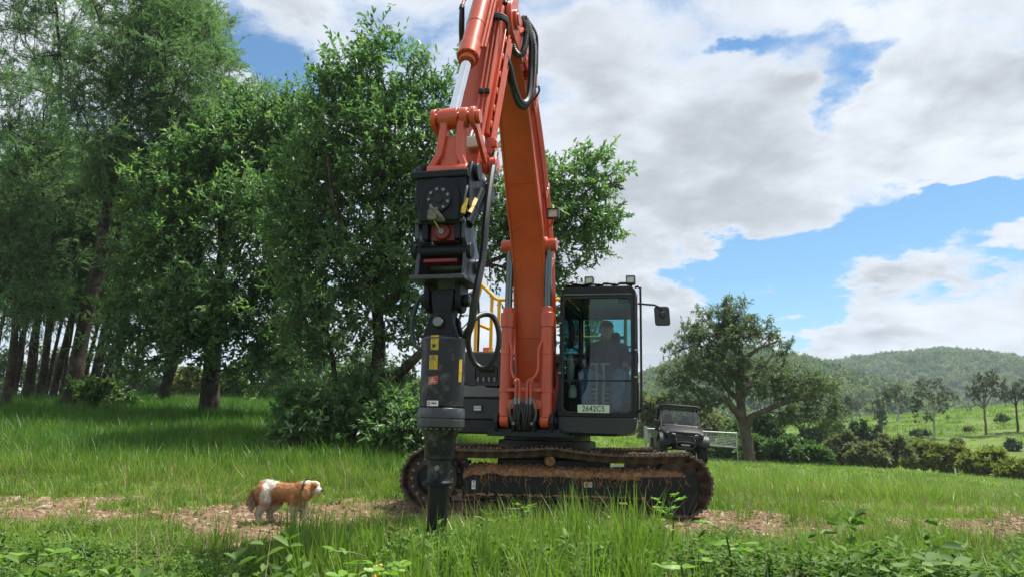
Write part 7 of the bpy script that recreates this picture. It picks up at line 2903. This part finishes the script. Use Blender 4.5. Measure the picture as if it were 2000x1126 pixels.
        se = st.build('seat', M_seat, B, bevel=.04)
        MB().box((s * .30, .50, 1.50), (.28, .12, .18)).build('headrest', M_lamp, se, bevel=.04)
        MB().beam((s * .12, .42, 1.10), (s * .50, .46, 1.50), .05, .01, up=(0, 1, 0)).build('seat_belt', M_lamp, se)
    r = MB()
    r.prism([(-.72, 1.80), (.72, 1.80), (.71, 1.90), (.58, 1.95), (-.58, 1.95), (-.71, 1.90)], -.18, .80, 'rz')
    r.build('roof', M_buggy, B, bevel=.03, seg=3)
    MB().box((0, -.17, 1.83), (1.22, .04, .06)).build('roof_visor', M_lamp, B, bevel=.01)
    MB().beam((0, -.58, 1.20), (0, -.12, 1.80), 1.20, .008, up=(0, -1, .5)).build('windscreen', glass_mat('buggy windscreen', (.85, .88, .88), .25), B)
    MB().box((0, -.48, 1.18), (1.25, .22, .10)).build('dashboard', M_lamp, B, bevel=.03)
    MB().tube([(.30 + .16 * math.cos(t), -.28 + .05 * math.sin(t), 1.18 + .15 * math.sin(t)) for t in np.linspace(0, 2 * PI, 22)], .014, 6).build('steering_wheel', M_lamp, B)
    MB().cyl((.52, -.55, 1.12), (.50, -.58, 1.20), .035, n=10).build('lamp_knob', M_white, B)
    f = MB()
    f.box((0, 1.10, .74), (1.36, .95, .05))
    for s in (-1, 1):
        f.box((s * .67, 1.10, .90), (.04, .95, .28))
    f.box((0, 1.56, .90), (1.34, .04, .28))
    f.build('cargo_bed', M_buggy, B, bevel=.01)
    for z in (1.12, 1.24):
        MB().tube([(-.66, .70, z), (.66, .70, z)], .016, 8).build('rack_bar', M_galv, B)
    for s in (-1, 1):
        MB().cyl((s * .76, -.30, .98), (s * .76, -.30, 1.34), .07, n=14).build('side_canister', M_lamp, B, bevel=.01) if s < 0 else None


def build_gate():
    Y = 27.0
    tl, tr, br, bl = (at(1264, 836, Y), at(1439, 845, Y), at(1438, 873, Y), at(1264, 858, Y))
    base = at(1440, 885, Y)
    base[2] = float(gz(base[0], Y))
    G = empty('gate', base, label='galvanised mesh farm gate standing open behind the buggy', cat='gate')
    L = lambda p: np.array(p) - base
    for a, b_ in ((tl, tr), (bl, br)):
        MB().cyl(L(a), L(b_), .026, n=10).build('rail', M_galv, G)
    for s in (0, .33, .66, 1.0):
        a, b_ = tl + (tr - tl) * s, bl + (br - bl) * s
        MB().cyl(L(a), L(b_), .024, n=10).build('stile', M_galv, G)
    for k in range(1, 9):
        s = k / 9
        a, b_ = tl + (bl - tl) * s, tr + (br - tr) * s
        MB().cyl(L(a), L(b_), .0045, n=5).build('mesh_wire', M_galv, G)
    for k in range(1, 54):
        if k % 18 == 0:
            continue
        s = k / 54
        a, b_ = tl + (tr - tl) * s, bl + (br - bl) * s
        MB().cyl(L(a), L(b_), .0045, n=5).build('mesh_wire', M_galv, G)
    top = L(tl).copy()
    pz = float(gz(tl[0], Y + .05)) - base[2]
    MB().cyl((top[0] - .06, top[1] + .03, pz - .3), (top[0] - .06, top[1] + .03, top[2] + .10), .06, n=12).build('gate_post', M_galv, G)
    pz2 = -.3
    e = L(tr)
    MB().cyl((e[0] + .0, e[1] + .05, pz2), (e[0] + .0, e[1] + .05, e[2] - .3), .012, n=6).build('gate_prop', M_galv, G)


def build_stakes():
    ms = mat('white painted stake', (.66, .66, .60), .7, var=.2, vscale=20)
    for k, (px, py, h, lab) in enumerate(((1643, 909, 6, 'tiny white stake at the crest nearest the gum tree'), (1713, 909, 12, 'white stake in front of the twiggy grey green bush'),
                                          (1867, 930, 15, 'tallest white stake below the yellow green bush'))):
        p = hit(px, py, 18, 40)
        k_ = mpp(py, p[1])
        s = MB()
        s.box((0, 0, h * k_ / 2 - .15), (.055, .035, h * k_ + .3))
        s.box((0, 0, h * k_ + .01), (.045, .03, .03))
        s.build('stake', ms, None, label=lab, cat='stake', group='white stakes along the crest').location = p


build_buggy()
build_gate()
build_stakes()


# ------------------------------------------------------------------ single foreground plants one can point to
def oval_leaf_set(C, D, U_, L, ratio):
    """rounded leaflets with more outline points than the small weeds have"""
    C, D, U_ = map(lambda a: np.array(a, float), (C, D, U_))
    D = unit(D)
    S = unit(np.cross(D, U_))
    N = unit(np.cross(S, D))
    L = np.array(L)[:, None]
    prof = [(.0, .0), (.12, .26), (.35, .46), (.62, .50), (.85, .36), (1.0, .0)]
    rows, idx = [], []
    for (s, w) in prof:
        c = C + D * L * s - N * L * .10 * s * s
        if w == 0:
            rows.append(c)
        else:
            for q in (-1, 0, 1):
                rows.append(c + q * S * L * ratio * w + (N * L * ratio * w * .22 if q else 0))
    V = np.stack(rows, 1)
    k = V.shape[1]
    tri = [(0, 2, 1), (0, 3, 2)]
    for i in range(3):
        a = 1 + 3 * i
        b = a + 3
        tri += [(a, a + 1, b + 1), (a, b + 1, b), (a + 1, a + 2, b + 2), (a + 1, b + 2, b + 1)]
    a = 10
    tri += [(a, a + 1, 13), (a + 1, a + 2, 13)]
    tri = np.array(tri)
    T = (tri[None] + (np.arange(len(C)) * k)[:, None, None]).reshape(-1, 3)
    return V.reshape(-1, 3), T, len(tri)


M_bright = leaf_mat('bright pinnate leaves', (.10, .22, .025), (.17, .33, .035), (.28, .42, .06), .36, .45, 0, .35)


def pinnate_plant(px, py, Y, lab, seed, h, fronds, pairs, leaf, ratio, m, group, cat='plant', name='leafy_plant', flower=False, upright=.6):
    rs = np.random.RandomState(seed)
    top = at(px, py, Y)
    g = float(gz(top[0], Y))
    base = np.array([top[0], Y, g])
    P = empty(name, base, label=lab, cat=cat, group=group)
    hh = max(.12, top[2] - g) if h is None else h
    C, D, U_, L = [], [], [], []
    st = MB()
    st.tube(spline([(0, 0, -.05), (rs.normal(0, .02), rs.normal(0, .02), hh * .5), (0, 0, hh * .9)], 4), .006, 5)
    for f in range(fronds):
        th = 2 * PI * (f + rs.uniform(-.3, .3)) / fronds + seed
        z0 = hh * (.45 + .5 * rs.rand())
        ln = leaf * (1.2 + .85 * pairs) * rs.uniform(.8, 1.1)
        d = np.array([math.cos(th), math.sin(th), upright * rs.uniform(.3, 1.0)])
        d /= np.linalg.norm(d)
        pts = [np.array([0, 0, z0]) + d * ln * s + np.array([0, 0, -.22 * ln * s * s]) for s in np.linspace(0, 1, 6)]
        st.tube(pts, .0028, 4)
        side = np.cross(d, (0, 0, 1))
        side /= np.linalg.norm(side)
        for i in range(pairs):
            s = .42 + .58 * (i + .5) / pairs
            p = np.array([0, 0, z0]) + d * ln * s + np.array([0, 0, -.22 * ln * s * s])
            for q in (-1, 1):
                C.append(p)
                D.append(side * q + d * (.35 + .5 * i / pairs) + np.array([0, 0, rs.uniform(-.15, .25)]))
                U_.append(np.array([0, 0, 1]) + rs.normal(0, .25, 3) + d * -.15)
                L.append(leaf * rs.uniform(.85, 1.15) * (.75 + .35 * i / max(1, pairs - 1)))
    V, T, k = oval_leaf_set(C, D, U_, L, ratio)
    me = fast_mesh('leaves', V, T, np.repeat(np.clip(rs.normal(.45, .18, len(C)), 0, 1), k), smooth=False)
    me.materials.append(m)
    st.build('stem', M_bushgreen if False else M_grass, P)
    link('leaves', me, None, P)
    if flower:
        fl = MB()
        for q in range(9):
            fl.ball((.06 + rs.normal(0, .012), -.05 + rs.normal(0, .012), hh * .8 + rs.normal(0, .02)), tuple(rs.uniform(.006, .013, 3)), 6, 5)
        fl.build('flower_head', mat('yellow flower', (.62, .48, .05), .6), P, kind='stuff')
    return P


def build_plants():
    g = 'bright leafy plants in the foreground'
    pinnate_plant(715, 1072, 3.7, 'largest bright oval leaved plant with a yellow flower head, left of the auger tip', 1, None, 7, 2, .068, .52, M_bright, g, flower=True)
    pinnate_plant(765, 1105, 3.5, 'low bright plant just right of the yellow flower head', 5, None, 5, 2, .05, .6, M_bright, g)
    pinnate_plant(1150, 1108, 3.6, 'small round leaved plant at the bottom edge below the crawler', 2, None, 7, 2, .040, .85, M_bright, g, upright=.35)
    pinnate_plant(1330, 1085, 3.6, 'round leaved clover like plant at the bottom edge right of centre', 3, None, 9, 2, .048, .8, M_bright, g, upright=.35)
    pinnate_plant(1545, 1112, 3.5, 'bright rounded plant at the bottom edge on the right', 4, None, 9, 2, .055, .72, M_bright, g, upright=.3)
    pinnate_plant(75, 1055, 4.4, 'bright broad leaved plant near the left bottom corner', 6, None, 6, 2, .085, .5, M_bright, g)
    pinnate_plant(1305, 965, 6.6, 'round leaved stem standing in front of the crawler right end', 7, None, 10, 3, .045, .80, M_bright, g, upright=.9)
    pinnate_plant(1285, 995, 6.5, 'low round leaved plant at the foot of the crawler right end', 8, None, 7, 2, .05, .85, M_bright, g)
    pinnate_plant(1020, 985, 6.9, 'small bright plant growing against the crawler frame', 9, None, 8, 2, .045, .75, M_bright, g)
    pinnate_plant(1418, 1032, 4.9, 'pale tall plant with big drooping leaves on the right foreground', 10, None, 6, 2, .075, .6, M_bright, g)
    pinnate_plant(1850, 1100, 3.5, 'broad leaved plant near the right bottom corner', 11, None, 8, 2, .07, .65, M_weed, g)


build_plants()


def flatten_tree():
    """no deeper than thing > part > sub-part: anything below hangs from the part"""
    def chain(o):
        c = [o]
        while c[-1].parent is not None:
            c.append(c[-1].parent)
        return c
    for o in list(SC.objects):
        c = chain(o)
        if len(c) > 3:
            target = c[-2]                      # the part
            m = o.matrix_basis.copy()
            for q in c[1:-2]:
                m = q.matrix_basis @ m
            o['_up'] = target.name
            o['_m'] = [v for row in m for v in row]
    for o in list(SC.objects):
        if '_up' in o:
            o.parent = bpy.data.objects[o['_up']]
            v = list(o['_m'])
            o.matrix_basis = Matrix([v[0:4], v[4:8], v[8:12], v[12:16]])
            del o['_up']
            del o['_m']


flatten_tree()
